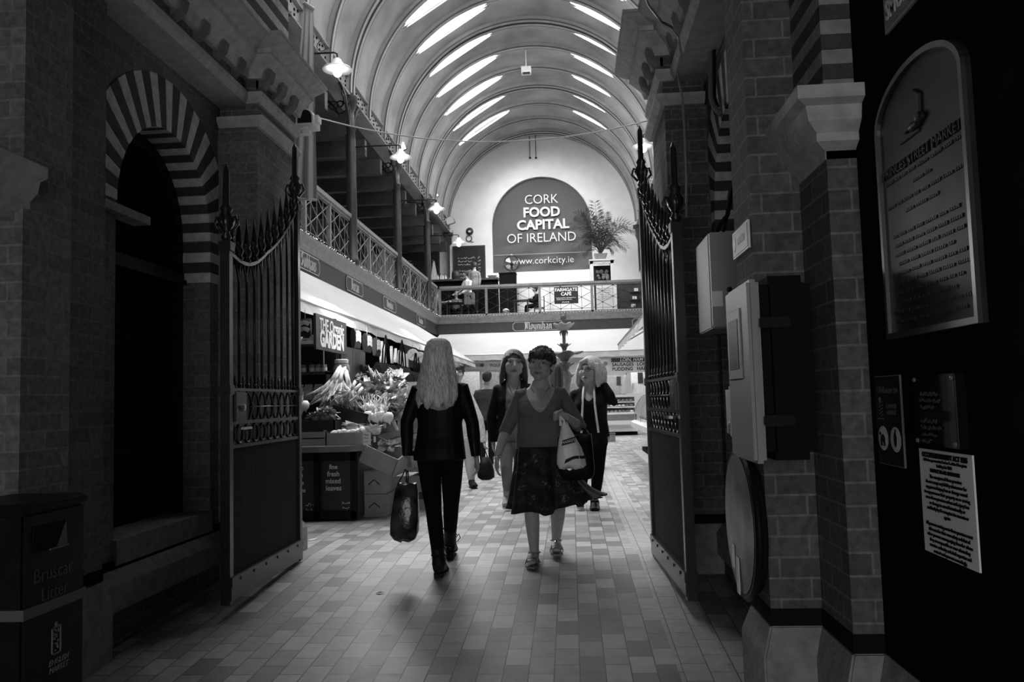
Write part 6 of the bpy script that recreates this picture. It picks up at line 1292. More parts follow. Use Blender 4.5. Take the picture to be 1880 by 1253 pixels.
def fingers(mb, w, d, th, n, curl, sz, palm=1):
    for k, (off, L, r) in enumerate(((.030, .070, .0085), (.010, .080, .009), (-.011, .074, .0085), (-.030, .058, .0075))):
        b = w+d*.082*sz+th*off*sz; a = 0; p = [b-d*.02*sz, b]; q = b; c = curl*(1+.12*k)
        for seg_, f in ((.45, .7), (.3, 1.0), (.25, .8)):
            a += c*f; q = q+(d*cos(a)-n*palm*sin(a))*(L*seg_*sz); p.append(q)
        mb.tube(p, [r*sz*1.05, r*sz*1.1, r*sz, r*sz*.92, r*sz*.7], 8)
    b = w+d*.025*sz+th*.028*sz; p = [b-th*.012*sz, b+th*.018*sz+d*.022*sz, b+th*.022*sz*(1-curl*.4)+d*.050*sz-n*palm*.018*curl*sz, b+th*.014*sz*(1-curl)+d*.068*sz-n*palm*.034*curl*sz]
    mb.tube(p, [.013*sz, .011*sz, .0095*sz, .007*sz], 8)
def soften(bm, n=8):                                  # even out a cut edge
    for _ in range(n):
        mv = {}
        for v in bm.verts:
            nb = [e.other_vert(v).co for e in v.link_edges if e.is_boundary]
            if len(nb) == 2: mv[v] = v.co*.4+(nb[0]+nb[1])*.3
        for v, c in mv.items(): v.co = c
class Fig:
    """a posed figure; joints are points in the hall, a = left in the picture, b = right"""
    def __init__(s, label, J, face, yaw=0, hipw=.165, waist=.135, bust=.155, depth=1.0, voxel=.007, sex='f', group=None, name='person', foot=None):
        s.J = {k: V(v) for k, v in J.items()}; j = s.J; s.vx = voxel
        s.F = V((face[0], face[1], 0)).normalized(); s.S = V((0, 0, 1)).cross(s.F)*-1
        if (j['sb']-j['sa']).dot(s.S) < 0: s.S = -s.S
        s.Cs = (j['sa']+j['sb'])/2; s.Ch = (j['ha']+j['hb'])/2; s.U = (s.Cs-s.Ch).normalized(); s.L = (s.Cs-s.Ch).length
        s.shw = abs((j['sb']-j['sa']).dot(s.S))/2; s.hipw, s.waist, s.bust, s.dp, s.sex = hipw, waist, bust, depth, sex
        base = foot if foot is not None else min(j['ta'].z, j['tb'].z)
        s.root = thing(name, (s.Ch.x, s.Ch.y, base), label, 'person', group)
        hu = (j['top']-j['chin']).normalized(); s.hh = (j['top']-j['chin']).length
        hf = V(face).normalized(); hf = V((hf.x*cos(yaw)-hf.y*sin(yaw), hf.x*sin(yaw)+hf.y*cos(yaw), 0)); s.hf = (hf-hu*hf.dot(hu)).normalized(); s.hs = hu.cross(s.hf); s.hu = hu
        s.hc = j['chin']+hu*s.hh*.5; s.legr = (.088, .072, .056, .054, .034)
    def station(s, t, hw, hd, off=0, fo=0):
        c = s.Ch+(s.Cs-s.Ch)*t+s.F*fo; return [c+s.S*((hw+off)*(abs(cos(a))**.8)*(1 if cos(a) >= 0 else -1))+s.F*((hd+off)*(abs(sin(a))**.9)*(1 if sin(a) >= 0 else -1)) for a in [2*pi*k/20 for k in range(20)]]
    def torso(s, mb, off=0, t0=-.16, t1=1.25, flare=0):
        d = s.dp; f = s.sex == 'f'
        st = [(-.16, s.hipw*.80, .085, -.01), (-.05, s.hipw, .108, -.012), (.1, s.hipw*1.0, .112, -.012), (.28, (s.hipw+s.waist)/2*1.02, .10, 0), (.45, s.waist, .092, .004), (.6, (s.waist+s.bust)/2, .10, .008), (.74, s.bust, .118 if f else .11, .022 if f else .006), (.86, s.bust*.99, .105, .010), (.96, s.shw*.90, .084, -.008), (1.03, s.shw*.76, .066, -.014), (1.08, s.shw*.52, .062, -.016), (1.13, .074, .058, -.012), (1.19, .058, .056, -.004), (1.27, .055, .056, .004)]
        mb.loft([s.station(t, hw+(flare*(.3-t) if t < .3 else 0), hd*d, off, fo) for t, hw, hd, fo in st if t0 <= t <= t1])
        if f and t1 > .7:
            for q in (-1, 1): mb.ball(s.Ch+(s.Cs-s.Ch)*.72+s.S*(q*s.bust*.48)+s.F*(.075*d), (.066+off, .062+off, .066+off), 12)
        return mb
    def arm(s, mb, side, off=0, upto='hand', r=(.049, .044, .039, .036, .026)):
        j = s.J; S_, E_, W_ = j['s'+side], j['e'+side], j['w'+side]; inn = s.Cs-s.U*.03
        S2 = S_+(inn-S_)*.12-s.U*.02
        pts = [S2+(inn-S2)*.35, S2, S2.lerp(E_, .5), E_, E_.lerp(W_, .35), E_.lerp(W_, .75), W_]; rr = [r[0]+off, r[0]+off, r[1]+off, r[2]+off, r[2]*.98+off, r[3]*.85+off, r[4]+off]
        if upto == 'elbow': pts = pts[:4]+[E_.lerp(W_, .10)]; rr = rr[:4]+[rr[4]]
        if upto == 'forearm': pts = pts[:5]; rr = rr[:5]
        mb.tube(pts, rr, 14); mb.ball(S2-s.U*.01, r[0]*.95+off, 12); return mb
    def leg(s, mb, side, off=0, upto=1.0, r=(.088, .072, .056, .054, .034)):
        j = s.J; H, K, A = j['h'+side], j['k'+side], j['a'+side]
        pts = [H+s.U*.03, H, H.lerp(K, .5), K, K.lerp(A, .3), K.lerp(A, .7), A]; rr = [r[0]*.95+off, r[0]+off, r[1]+off, r[2]+off, r[3]+off, (r[3]*.5+r[4]*.5)+off, r[4]+off]
        if upto < 1: pts[-1] = K.lerp(A, upto)
        mb.tube(pts, rr, 14, up=tuple(s.F)); return mb
    def foot(s, mb, side, off=0, h=.0):
        j = s.J; A, T = j['a'+side], j['t'+side]; d = T-A; fl = V((d.x, d.y, 0)); hd = V((s.F.x, s.F.y, 0)) if fl.length < .03 else fl.normalized(); heel = V((A.x, A.y, A.z-.045))-hd*.045
        mid = heel.lerp(T, .5)+V((0, 0, .018)); mb.tube([A+V((0, 0, .02)), A-V((0, 0, .03))], [.036+off, .038+off], 12); mb.tube([heel, heel.lerp(T, .25)+V((0, 0, .018)), mid, heel.lerp(T, .8), T], [.026+off, (.036+off, .034+off), (.040+off, .026+off), (.045+off, .018+off), (.030+off, .012+off)], 12, up=(0, 0, 1)); return mb
    def headshape(s, mb):
        k = s.hh/.225; c, u, f, q = s.hc, s.hu, s.hf, s.hs; R3 = Matrix((q, f, u)).transposed()
        WX = 1.13
        def b(x, y, z, r, seg=12): mb.ball(c+q*(x*k*WX)+f*(y*k)+u*(z*k), (r[0]*k*WX, r[1]*k, r[2]*k), seg, R3)
        b(0, -.016, .032, (.072, .090, .082), 18); b(0, .018, -.012, (.062, .068, .082), 16); b(0, .034, -.062, (.042, .048, .046)); b(0, .056, -.088, (.020, .018, .018)); b(0, -.01, -.045, (.058, .06, .05))
        b(0, .078, .032, (.052, .014, .012)); mb.tube([c+f*(.082*k)+u*(.026*k), c+f*(.098*k)+u*(.0*k), c+f*(.108*k)-u*(.022*k)], [.008*k, .010*k, .014*k], 10)
        for e in (-1, 1):
            b(e*.011, .094, -.026, (.010, .010, .008), 8); b(e*.036, .056, -.018, (.028, .024, .030)); b(e*.034, .036, -.050, (.026, .030, .034)); b(e*.072, -.008, -.005, (.009, .018, .030), 10)
        b(0, .082, -.056, (.024, .010, .010)); mb.tube([s.J['neck']-s.U*.05, s.J['neck'], c-u*(.055*k)-f*(.012*k)], [.056, .052*k, .052*k], 14); return mb
    def face(s, parent, brow='brow', lip='lip', glasses=False):
        k = s.hh/.225; c, u, f, q = s.hc, s.hu, s.hf, s.hs*1.08; R3 = Matrix((s.hs, f, u)).transposed()
        for e in (-1, 1):
            p = c+q*(e*.031*k)+f*(.078*k)+u*(.013*k); o = MB().ball(p, (.0125*k, .008*k, .0065*k), 10, R3).build('eye', 'eye_white', parent, smooth=True); MB().ball(p+f*.0055*k, (.0055*k, .004*k, .006*k), 8, R3).build('iris', 'iris', o, smooth=True)
            MB().tube([c+q*(e*.014*k)+f*(.090*k)+u*(.030*k), c+q*(e*.032*k)+f*(.088*k)+u*(.036*k), c+q*(e*.052*k)+f*(.072*k)+u*(.030*k)], [.0025*k, .003*k, .0015*k], 6).build('eyebrow', brow, parent, smooth=True)
            MB().tube([p+q*(-.014*k)+f*.004*k, p+f*.008*k+u*.006*k, p+q*(.014*k)+f*.002*k], [.001*k, .0018*k, .001*k], 6).build('eyelid', brow, parent)
        MB().tube([c+q*(-.022*k)+f*(.082*k)-u*(.056*k), c+f*(.093*k)-u*(.053*k), c+q*(.022*k)+f*(.082*k)-u*(.056*k)], [.002*k, .0045*k, .002*k], 8).build('upper_lip', lip, parent, smooth=True)
        MB().tube([c+q*(-.020*k)+f*(.082*k)-u*(.058*k), c+f*(.092*k)-u*(.063*k), c+q*(.020*k)+f*(.082*k)-u*(.058*k)], [.002*k, .005*k, .002*k], 8).build('lower_lip', lip, parent, smooth=True)
        if glasses:
            g = MB()
            for e in (-1, 1):
                p = c+q*(e*.032*k)+f*(.098*k)+u*(.010*k); g.tube([p+q*(.022*k*(abs(cos(a))**.6)*(1 if cos(a) > 0 else -1))+u*(.012*k*(abs(sin(a))**.6)*(1 if sin(a) > 0 else -1)) for a in [2*pi*i/16 for i in range(17)]], .0013*k, 5); g.tube([p+q*(e*.024*k), c+q*(e*.074*k)+f*(.01*k)+u*(.012*k)], .002*k, 5)
            g.tube([c+q*(-.009*k)+f*(.100*k)+u*(.012*k), c+q*(.009*k)+f*(.100*k)+u*(.012*k)], .0018*k, 5); g.build('spectacles', 'iris', s.root)
    def body(s, mtl='skin', hands=True, curl=(.5, .5), hd=None, hn=None, voxel=None, feet=True, face=True, glasses=False, palm=(1, 1)):
        mb = MB(); s.torso(mb)
        for i, sd in enumerate('ab'):
            s.arm(mb, sd); s.leg(mb, sd, 0, 1.0, s.legr)
            if feet: s.foot(mb, sd)
            w = s.J['w'+sd]; d = (hd or {}).get(sd) or (w-s.J['e'+sd]); th = (hn or {}).get(sd) or s.F
            dd, tt, nn = hand(mb, w, d, None, th); fingers(mb, w, dd, tt, nn, curl[i], 1.0, palm[i])
        s.headshape(mb); o = mb.build('body', mtl, s.root); refine(o, voxel or s.vx, .5, iters=5); s.bd = o
        if face: s.face(o, glasses=glasses)
        return o
    def garment(s, name, mtl, fill, voxel=None, cut=None, smooth=.5, iters=4):
        mb = MB(); fill(mb); o = mb.build(name, mtl, s.root); refine(o, voxel or s.vx, smooth, iters=iters)
        if cut:
            bm = bmesh.new(); bm.from_mesh(o.data); bmesh.ops.delete(bm, geom=[v for v in bm.verts if cut(v.co+s.root.location)], context='VERTS'); soften(bm); bm.to_mesh(o.data); bm.free()
        return o
    def rel(s, p):                                    # side, forward, height above the shoulder line
        d = p-s.Cs; return d.dot(s.S), d.dot(s.F), d.dot(s.U)
    def haircap(s, mtl, voxel=.006, grow=1.0, fringe=.028, bumps=.5, seed=1, long=None, sideburn=-.02):
        k = s.hh/.225*grow; c, u, f, q = s.hc, s.hu, s.hf, s.hs; R3 = Matrix((q, f, u)).transposed(); mb = MB(); rng = random.Random(seed)
        mb.ball(c+u*(.038*k)-f*(.018*k), (.090*k, .100*k, .086*k), 18, R3); mb.ball(c+u*(.0*k)-f*(.05*k), (.082*k, .068*k, .08*k), 14, R3)
        if not long:
            for e in range(-3, 4): mb.tube([c+q*(e*.020*k)+f*((.070-.004*abs(e))*k)+u*(.085*k), c+q*(e*.023*k)+f*((.088-.006*e*e)*k)+u*(.058*k), c+q*(e*.024*k+.004*k)+f*((.088-.007*e*e)*k)+u*((.026-.006*(e % 2))*k)], [.016*k, .015*k, .006*k], 8)
        if bumps:
            for _ in range(150):
                a, b_ = rng.uniform(0, 2*pi), rng.uniform(-.2, 1.45); d_ = q*(cos(a)*cos(b_))+f*(sin(a)*cos(b_))+u*sin(b_)
                p = c+u*(.038*k)-f*(.018*k)+q*(d_.dot(q)*.087*k)+f*(d_.dot(f)*.098*k)+u*(d_.dot(u)*.088*k)
                if (p-c).dot(f) > .045*k and (p-c).dot(u) < .075*k: continue
                mb.ball(p, rng.uniform(.008, .014)*bumps*2*k, 6)
        if long: long(mb, k)
        o = mb.build('hair', mtl, s.root); refine(o, voxel, .4, iters=2)
        lim = fringe
        bm = bmesh.new(); bm.from_mesh(o.data); dl = []
        for v in bm.verts:
            d_ = v.co+s.root.location-c; x, y, z = d_.dot(q)/k, d_.dot(f)/k, d_.dot(u)/k
            if not long and (y > .03 and z < lim-.3*max(0, abs(x)-.05) and abs(x) < .10 or z < -.085 or (y > .012 and z < sideburn)): dl.append(v)
            if long and y > .03 and z < lim-.055*(x/.055)**2 and abs(x) < .066: dl.append(v)
        bmesh.ops.delete(bm, geom=dl, context='VERTS'); soften(bm, 5); bm.to_mesh(o.data); bm.free(); return o
def shoe(fig, sd, mtl, sole, name='shoe', off=.010, ankle=0, heel=.02, voxel=.006):
    j = fig.J; A, T = j['a'+sd], j['t'+sd]; mb = MB(); fig.foot(mb, sd, off)
    if ankle: mb.tube([A-V((0, 0, .03)), A+(j['k'+sd]-A).normalized()*ankle], [.046, .050], 14)
    o = mb.build(name, mtl, fig.root); refine(o, voxel, .4, iters=2)
    d = V((T.x-A.x, T.y-A.y, 0)); d = d.normalized() if d.length > .03 else fig.F; h0 = V((A.x, A.y, A.z-.045))-d*.055; e = T+d*.012; sd_ = V((0, 0, 1)).cross(d)
    m = MB(); dz = V((0, 0, -.026-off)); rings = []
    for f_, w_ in ((0, .030), (.15, .038), (.5, .036), (.8, .048), (1, .026)):
        p = h0.lerp(e, f_)+dz+V((0, 0, .008 if f_ else 0)); rings.append([p-sd_*w_, p+sd_*w_, p+sd_*w_-V((0, 0, .014)), p-sd_*w_-V((0, 0, .014))])
    m.loft(rings); p = h0+d*.03+dz-V((0, 0, .012+heel/2)); m.obox(p, sd_*.03, d*.03, (0, 0, heel/2+.004)); m.build('sole', sole, o); return o

# ---------------------------------------------- the woman in front, dark cropped hair, printed skirt
Y = 6.25
def at(px, py, dy=0): return onY(px, py, Y+dy)
J = dict(top=at(996, 641), chin=at(991, 701), neck=at(993, 709), sa=at(953, 721), sb=at(1032, 718), ea=at(928, 792, -.02), wa=at(913, 838, -.10), eb=at(1066, 786, -.02), wb=at(1040, 765, -.20),
    ha=at(972, 836), hb=at(1016, 836), ka=at(976, 940, -.12), kb=at(1025, 935, .02), aa=at(981, 1012, -.10), ab=at(1021, 990, .22), ta=at(975, 1034, -.23), tb=at(1022, 1011, .04))
W1_ = Fig('woman with cropped dark hair, scoop neck top and printed skirt walking forward', J, (-.03, -1), yaw=-.16, hipw=.185, waist=.17, bust=.172, depth=1.12, voxel=.006)
W1_.body('skin', curl=(.35, 1.25), hd={'b': (-.95, -.2, .15), 'a': (-.10, -.12, -1)}, hn={'b': (.1, -.5, .85), 'a': (.2, -1, -.1)}, palm=(1, 1))
sc_ = W1_
def vcut(fig, w0, depth, ytop=.02):
    def c(p):
        x, y, z = fig.rel(p); lim = -depth*(1-min(1, abs(x)/w0)**1.6) if abs(x) < w0 else 9
        return y > -.03 and abs(x) < w0 and z > lim or (z > .055 and abs(x) < w0*.9)
    return c
W1_.garment('top', 'top_grey', lambda mb: (W1_.torso(mb, .010, -.04, 1.14), W1_.arm(mb, 'a', .010, 'elbow', (.054, .048, .040, .036, .026)), W1_.arm(mb, 'b', .010, 'forearm', (.054, .048, .040, .036, .026))), .0045, cut=vcut(W1_, .108, .155))
def skirt(fig, top_t, hem_z, r0, r1, flare_dir, flare, folds, seed, mtl, name='skirt', hem_w=.05):
    c0 = fig.Ch+(fig.Cs-fig.Ch)*top_t; rings = []; N = 96; rows = 22; rng = random.Random(seed); ph = [rng.uniform(0, 6) for _ in range(3)]
    for i in range(rows+1):
        t = i/rows; z = c0.z+(hem_z-c0.z)*t; ring = []
        for k in range(N):
            a = 2*pi*k/N; fa = .010+.055*t*t; wv = fa*(.5*sin(folds*a+ph[0])+.35*sin((folds+4)*a+ph[1]+t)+.2*sin(23*a+ph[2])*t*t)
            rr = r0+(r1-r0)*min(1, t*1.5)+.02*max(0, t-.8)*5*.5+wv; fl = max(0, cos(a-flare_dir))**1.6*flare*t**2.2
            ring.append(V((c0.x, c0.y, 0))+fig.S*((rr+fl)*cos(a)*1.06)+fig.F*((rr*(.86+.24*t))*sin(a))+V((0, 0, z+fl*.45*t+.010*t*sin(5*a+ph[1]))))
        rings.append(ring)
    m = MB(); m.loft(rings, cap=False); inner = [[p*1 for p in r] for r in rings]
    o = m.build(name, mtl, fig.root, smooth=True); d_ = o.modifiers.new('t', 'SOLIDIFY'); d_.thickness = .005; refine(o); return o
skirt(W1_, .14, at(990, 936).z, .176, .212, -.1, .225, 7, 5, 'skirt')
for sd in 'ab':
    j = W1_.J; A, T = j['a'+sd], j['t'+sd]; d = V((T.x-A.x, T.y-A.y, 0)).normalized(); h0 = V((A.x, A.y, A.z-.045))-d*.05; e = T+d*.018; s2 = V((0, 0, 1)).cross(d); m = MB(); rings = []
    for f_, w_ in ((0, .030), (.2, .036), (.5, .036), (.8, .048), (1, .028)): p = h0.lerp(e, f_)+V((0, 0, -.030+.004)); rings.append([p-s2*w_, p+s2*w_, p+s2*w_-V((0, 0, .014)), p-s2*w_-V((0, 0, .014))])
    m.loft(rings); m.obox(h0+d*.03+V((0, 0, -.05)), s2*.022, d*.022, (0, 0, .014)); o = m.build('sandal', 'sandal', W1_.root)
    for f_ in (.55, .78):
        p = h0.lerp(e, f_); MB().tube([p-s2*.050+V((0, 0, -.02)), p-s2*.035+V((0, 0, .022)), p+V((0, 0, .034 if f_ < .7 else .026)), p+s2*.035+V((0, 0, .022)), p+s2*.050+V((0, 0, -.02))], [(.004, .009)]*5, 6).build('strap', 'sandal', o)
    MB().tube([A+s2*(.044*cos(a))+d*(.042*sin(a))+V((0, 0, -.01)) for a in [2*pi*k/16 for k in range(17)]], .004, 6).build('strap', 'sandal', o); p = h0.lerp(e, .6)
    MB().ball(p+V((0, 0, .046)), (.014, .014, .010), 8).build('buckle', 'chrome', o)
W1_.haircap('hair_dark', .005, 1.02, fringe=.028, bumps=.5, seed=4)
ch = MB(); pN = W1_.Cs+W1_.F*.09; nk = [W1_.Cs+W1_.S*(.070*q)+W1_.F*(.045+.075*(1-abs(q)))+V((0, 0, .030-.125*(1-abs(q))**1.2)) for q in (-1, -.7, -.4, -.15, 0, .15, .4, .7, 1)]
o = MB().tube(nk, .0022, 5).build('necklace', 'iris', W1_.root); MB().tube([nk[4]+V((.014*sin(a), -.004, -.018-.018*cos(a))) for a in [2*pi*k/12 for k in range(13)]], .004, 6).build('pendant', 'iris', o)
w = W1_.J['wa']; m = MB()
for dz in (.0, -.012): m.tube([w+V((.034*cos(a), .034*sin(a), dz+.006*cos(a))) for a in [2*pi*k/16 for k in range(17)]], .0025, 5)
m.build('bracelet', 'chrome', W1_.root, smooth=True)
# white carrier bag in her hand
hp = at(1030, 770, -.24); b = thing('carrier_bag', tuple(at(1047, 858, -.24)), 'white plastic carrier bag with a dark printed label held by the dark haired woman', 'bag')
MT['plastic'] = mat('white thin plastic', .85, .35, bump=.35, bscale=18)
def bagrings(pts, N=28, seed=2, amp=.10):
    rng = random.Random(seed); ph = [rng.uniform(0, 6) for _ in range(4)]; out = []
    for i, (px0, px1, py, dep) in enumerate(pts):
        A, B_ = at(px0, py, -.24), at(px1, py, -.24); c = (A+B_)/2; hw = (B_-A).length/2; r = []
        for k in range(N):
            a = 2*pi*k/N; q = 1+amp*(.5*sin(5*a+ph[0]+i*.4)+.5*sin(9*a+ph[1]+i*.7)); r.append(c+V((hw*cos(a)*q, dep*sin(a)*q, .012*sin(3*a+ph[2]+i))))
        out.append(r)
    return out
m = MB(); m.loft(bagrings([(1031, 1041, 777, .015), (1029, 1047, 790, .03), (1026, 1056, 806, .05), (1024, 1066, 822, .065), (1022, 1072, 838, .07), (1022, 1075, 852, .065), (1026, 1070, 858, .04), (1036, 1062, 860, .02)])); o = m.build('bag_body', 'plastic', b, smooth=True)
for q in (-1, 1): MB().tube([at(1034+4*q, 782, -.24+.02*q), at(1032+3*q, 772, -.24), at(1028, 764, -.24)], [(.014, .006), (.010, .006), (.008, .006)], 8).build('handle', 'plastic', b, smooth=True)
a0, a1 = at(1031, 812, -.32), at(1054, 806, -.32); m = MB(); up = V((.06, 0, .5)).normalized()
m.add([a0+V((0, 0, -.028)), a1+V((.005, 0, -.026)), a1+V((.010, 0, .016)), a0+V((.005, 0, .010))], [(0, 1, 2, 3)]); m.build('printed_label', 'board', b); text('MARKET', .026, 'offwhite', b, a0.lerp(a1, .5)+V((.004, -.002, -.008)), (a1-a0), FU)
m = MB(); L0 = [at(1024+51*k/8, 850-1.6*k+2*sin(k), -.24-.066*sin(pi*(k+.5)/9)-.006) for k in range(9)]
for p, q in zip(L0, L0[1:]): m.bar(p, q, .004, .022, up=(0, 0, 1))
m.build('printed_stripe', 'board', b)
# her dark handbag in the crook of the arm
b = thing('handbag', tuple(at(1057, 880, -.10)), 'dark leather handbag hanging from the arm behind the white carrier bag', 'handbag')
m = MB(); rows = [(1024, 1086, 800, .05), (1022, 1089, 830, .065), (1020, 1092, 862, .07), (1022, 1091, 876, .06), (1030, 1086, 882, .03)]
for i in range(1): m.loft([[((at(x0, y_, -.10)+at(x1, y_, -.10))/2)+V(((at(x1, y_, -.10)-at(x0, y_, -.10)).length/2*(abs(cos(a))**.5)*(1 if cos(a) > 0 else -1), dp*(abs(sin(a))**.7)*(1 if sin(a) > 0 else -1), .01*cos(a))) for a in [2*pi*k/24 for k in range(24)]] for x0, x1, y_, dp in rows])
m.build('bag_body', 'leather', b, smooth=True); MB().tube([at(1034, 806, -.13), at(1044, 790, -.08), at(1062, 783, -.03), at(1076, 792, -.05), at(1082, 806, -.13)], .010, 8).build('strap', 'leather', b, smooth=True); MB().tube([at(1034, 806, -.06), at(1046, 788, -.02), at(1064, 783, .02), at(1078, 793, .0), at(1082, 806, -.06)], .010, 8).build('strap', 'leather', b, smooth=True)
MB().lathe([(.026, 0), (.024, -.01), (.001, -.012)], tuple(at(1046, 858, -.172)), 14, 'y').build('clasp', 'chrome', b)

# ---------------------------------------------- blonde woman walking away
Y = 5.93
J = dict(top=at(806, 624), chin=at(806, 681), neck=at(807, 694), sa=at(762, 712), sb=at(853, 708), ea=at(747, 776, -.01), wa=at(748, 838, -.04), eb=at(867, 776, .02), wb=at(874, 838, .02),
    ha=at(786, 838), hb=at(830, 838), ka=at(796, 936, -.03), kb=at(828, 930, .20), aa=at(806, 1030, -.06), ab=at(826, 992, .42), ta=at(812, 1046, .12), tb=at(828, 1010, .62))
B1 = Fig('blonde woman seen from behind in a black jacket and black jeans carrying a shopping bag', J, (.02, 1), hipw=.155, waist=.145, bust=.16, depth=1.0, voxel=.0065)
B1.legr = (.072, .062, .046, .044, .032); B1.body('skin', curl=(1.1, .45), hd={'a': (-.03, .05, -1), 'b': (.12, .1, -1)}, hn={'a': (.3, .9, 0), 'b': (-.3, .9, 0)}, face=True, palm=(-1, 1))
B1.garment('jacket', 'leather', lambda mb: (B1.torso(mb, .018, -.07, 1.13, flare=.06), B1.arm(mb, 'a', .010), B1.arm(mb, 'b', .010)))
B1.garment('jeans', 'jean_black', lambda mb: (B1.torso(mb, .008, -.17, .2), B1.leg(mb, 'a', .007, .92, (.080, .070, .052, .050, .036)), B1.leg(mb, 'b', .007, .92, (.080, .070, .052, .050, .036))))
for sd in 'ab':
    o = shoe(B1, sd, 'shoe_black', 'shoe_black', 'boot', .014, .13, .035); A = B1.J['a'+sd]
    for dz in (.04, .09): MB().tube([A+V((.052*cos(a), .052*sin(a), dz)) for a in [2*pi*k/16 for k in range(17)]], .006, 6).build('strap', 'shoe_black', o)
p = B1.J['ab']; MB().tube([p+V((.05, -.02, .02)), p+V((.075, -.03, .05)), p+V((.085, -.03, .02)), p+V((.06, -.03, -.01))], .004, 5).build('boot_lace', 'shoe_black', B1.root)
for sd, q in (('a', -1), ('b', -1)):
    w = B1.J['w'+sd]; e = B1.J['e'+sd]; m = MB(); m.tube([w+V((0, -.046, .0)), w.lerp(e, .3)+V((0, -.056, 0)), w.lerp(e, .42)+V((0, -.058, 0))], .003, 5); m.ball(w+V((0, -.048, -.005)), .006, 6); m.build('sleeve_zip', 'chrome', B1.root)
def longhair(fig, mtl, rows, name='hair', seed=1, N=56, amp=.05, front=None):
    """rows: (height above chin, half width, depth back, depth front) from crown to tips, as a hanging shell of strands"""
    c, u, f, q = fig.J['chin'], fig.hu, fig.hf, fig.hs; kk = fig.hh/.225; rng = random.Random(seed); ph = [rng.uniform(0, 6) for _ in range(6)]; rings = []
    for i, (h, hw, db, df) in enumerate(rows):
        r = []; t = i/(len(rows)-1)
        for k in range(N):
            a = 2*pi*k/N; g = 1+amp*t*(.5*sin(13*a+ph[0])+.35*sin(22*a+ph[1])+.3*sin(7*a+ph[2])); y_ = (df if sin(a) > 0 else db)*sin(a)*g
            r.append(c+(u*(h+.03*t*t*sin(9*a+ph[3])+.012*t*t*sin(25*a+ph[4]))+q*(hw*cos(a)*g)+f*(y_-.022))*kk)
        rings.append(r)
    m = MB(); m.loft(rings); return m.build(name, mtl, fig.root, smooth=True)
longhair(B1, 'hair_blonde', [(.238, .012, .012, .02), (.228, .055, .06, .05), (.205, .083, .085, .07), (.165, .098, .10, .072), (.11, .106, .105, .04), (.05, .118, .105, .02), (-.02, .134, .112, .01), (-.08, .148, .125, -.01), (-.14, .156, .137, -.03), (-.19, .158, .142, -.05), (-.235, .146, .140, -.07), (-.25, .11, .13, -.08)], seed=6, amp=.10)
b = thing('shopping_bag', tuple(at(744, 994, -.05)), 'tall dark glossy shopping bag carried by the blonde woman', 'bag')
MT['bag_gloss'] = mat('dark glossy printed bag', .045, .22, noise=.8, nscale=9, bump=.5, bscale=12)
def gloss(px0, px1, py, dp): 
    A, B_ = at(px0, py, -.06), at(px1, py, -.06); c = (A+B_)/2; hw = (B_-A).length/2; return [c+V((hw*(abs(cos(a))**.6)*(1 if cos(a) > 0 else -1), dp*(abs(sin(a))**.6)*(1 if sin(a) > 0 else -1), .008*sin(3*a))) for a in [2*pi*k/24 for k in range(24)]]
m = MB(); m.loft([gloss(730, 765, 888, .02), gloss(726, 767, 898, .05), gloss(722, 768, 925, .075), gloss(718, 769, 955, .085), gloss(717, 768, 978, .085), gloss(724, 764, 988, .07), gloss(736, 752, 994, .03)]); m.build('bag_body', 'bag_gloss', b, smooth=True)
for q in (-1, 1): MB().tube([at(740+9*q-2, 892, -.06), at(744+4*q, 872, -.05), at(746, 856, -.045)], [(.014, .005), (.012, .005), (.010, .005)], 8).build('handle', 'bag_gloss', b, smooth=True)

# ---------------------------------------------- dark haired woman in an open jacket and jeans, behind left
Y = 9.0
J = dict(top=at(943, 643), chin=at(943, 695), neck=at(942, 703), sa=at(911, 711), sb=at(975, 709), ea=at(902, 764), wa=at(905, 812), eb=at(985, 764), wb=at(984, 812), ha=at(929, 806), hb=at(956, 806), ka=at(930, 858, -.15), kb=at(955, 868, .0), aa=at(932, 908, .05), ab=at(955, 930, .0), ta=at(929, 928, -.10), tb=at(956, 941, -.15))
P2 = Fig('woman with long dark hair in an open jacket and faded jeans', J, (.05, -1), yaw=.1, hipw=.165, waist=.145, bust=.16, voxel=.008)
P2.body('skin', curl=(.5, .5)); P2.garment('top', 'top_light', lambda mb: P2.torso(mb, .010, -.05, 1.06), cut=vcut(P2, .085, .10))
P2.garment('jeans', 'jean', lambda mb: (P2.torso(mb, .007, -.17, .1), P2.leg(mb, 'a', .008, .9), P2.leg(mb, 'b', .008, .9)))
def opencut(fig, w0, w1, lo=-.6):
    def c(p): x, y, z = fig.rel(p); return y > .0 and abs(x) < (w0+(w1-w0)*min(1, max(0, -z/.5))) and z < .06 and z > lo or (z > .03 and abs(x) < .07 and y > -.02)
    return c
P2.garment('jacket', 'cloth_black', lambda mb: (P2.torso(mb, .026, -.06, 1.13, flare=.05), P2.arm(mb, 'a', .016), P2.arm(mb, 'b', .016)), cut=opencut(P2, .075, .105))
for sd in 'ab': shoe(P2, sd, 'shoe_pale', 'sole', 'ankle_boot' if sd == 'a' else 'shoe', .010, .07 if sd == 'a' else 0, .012)
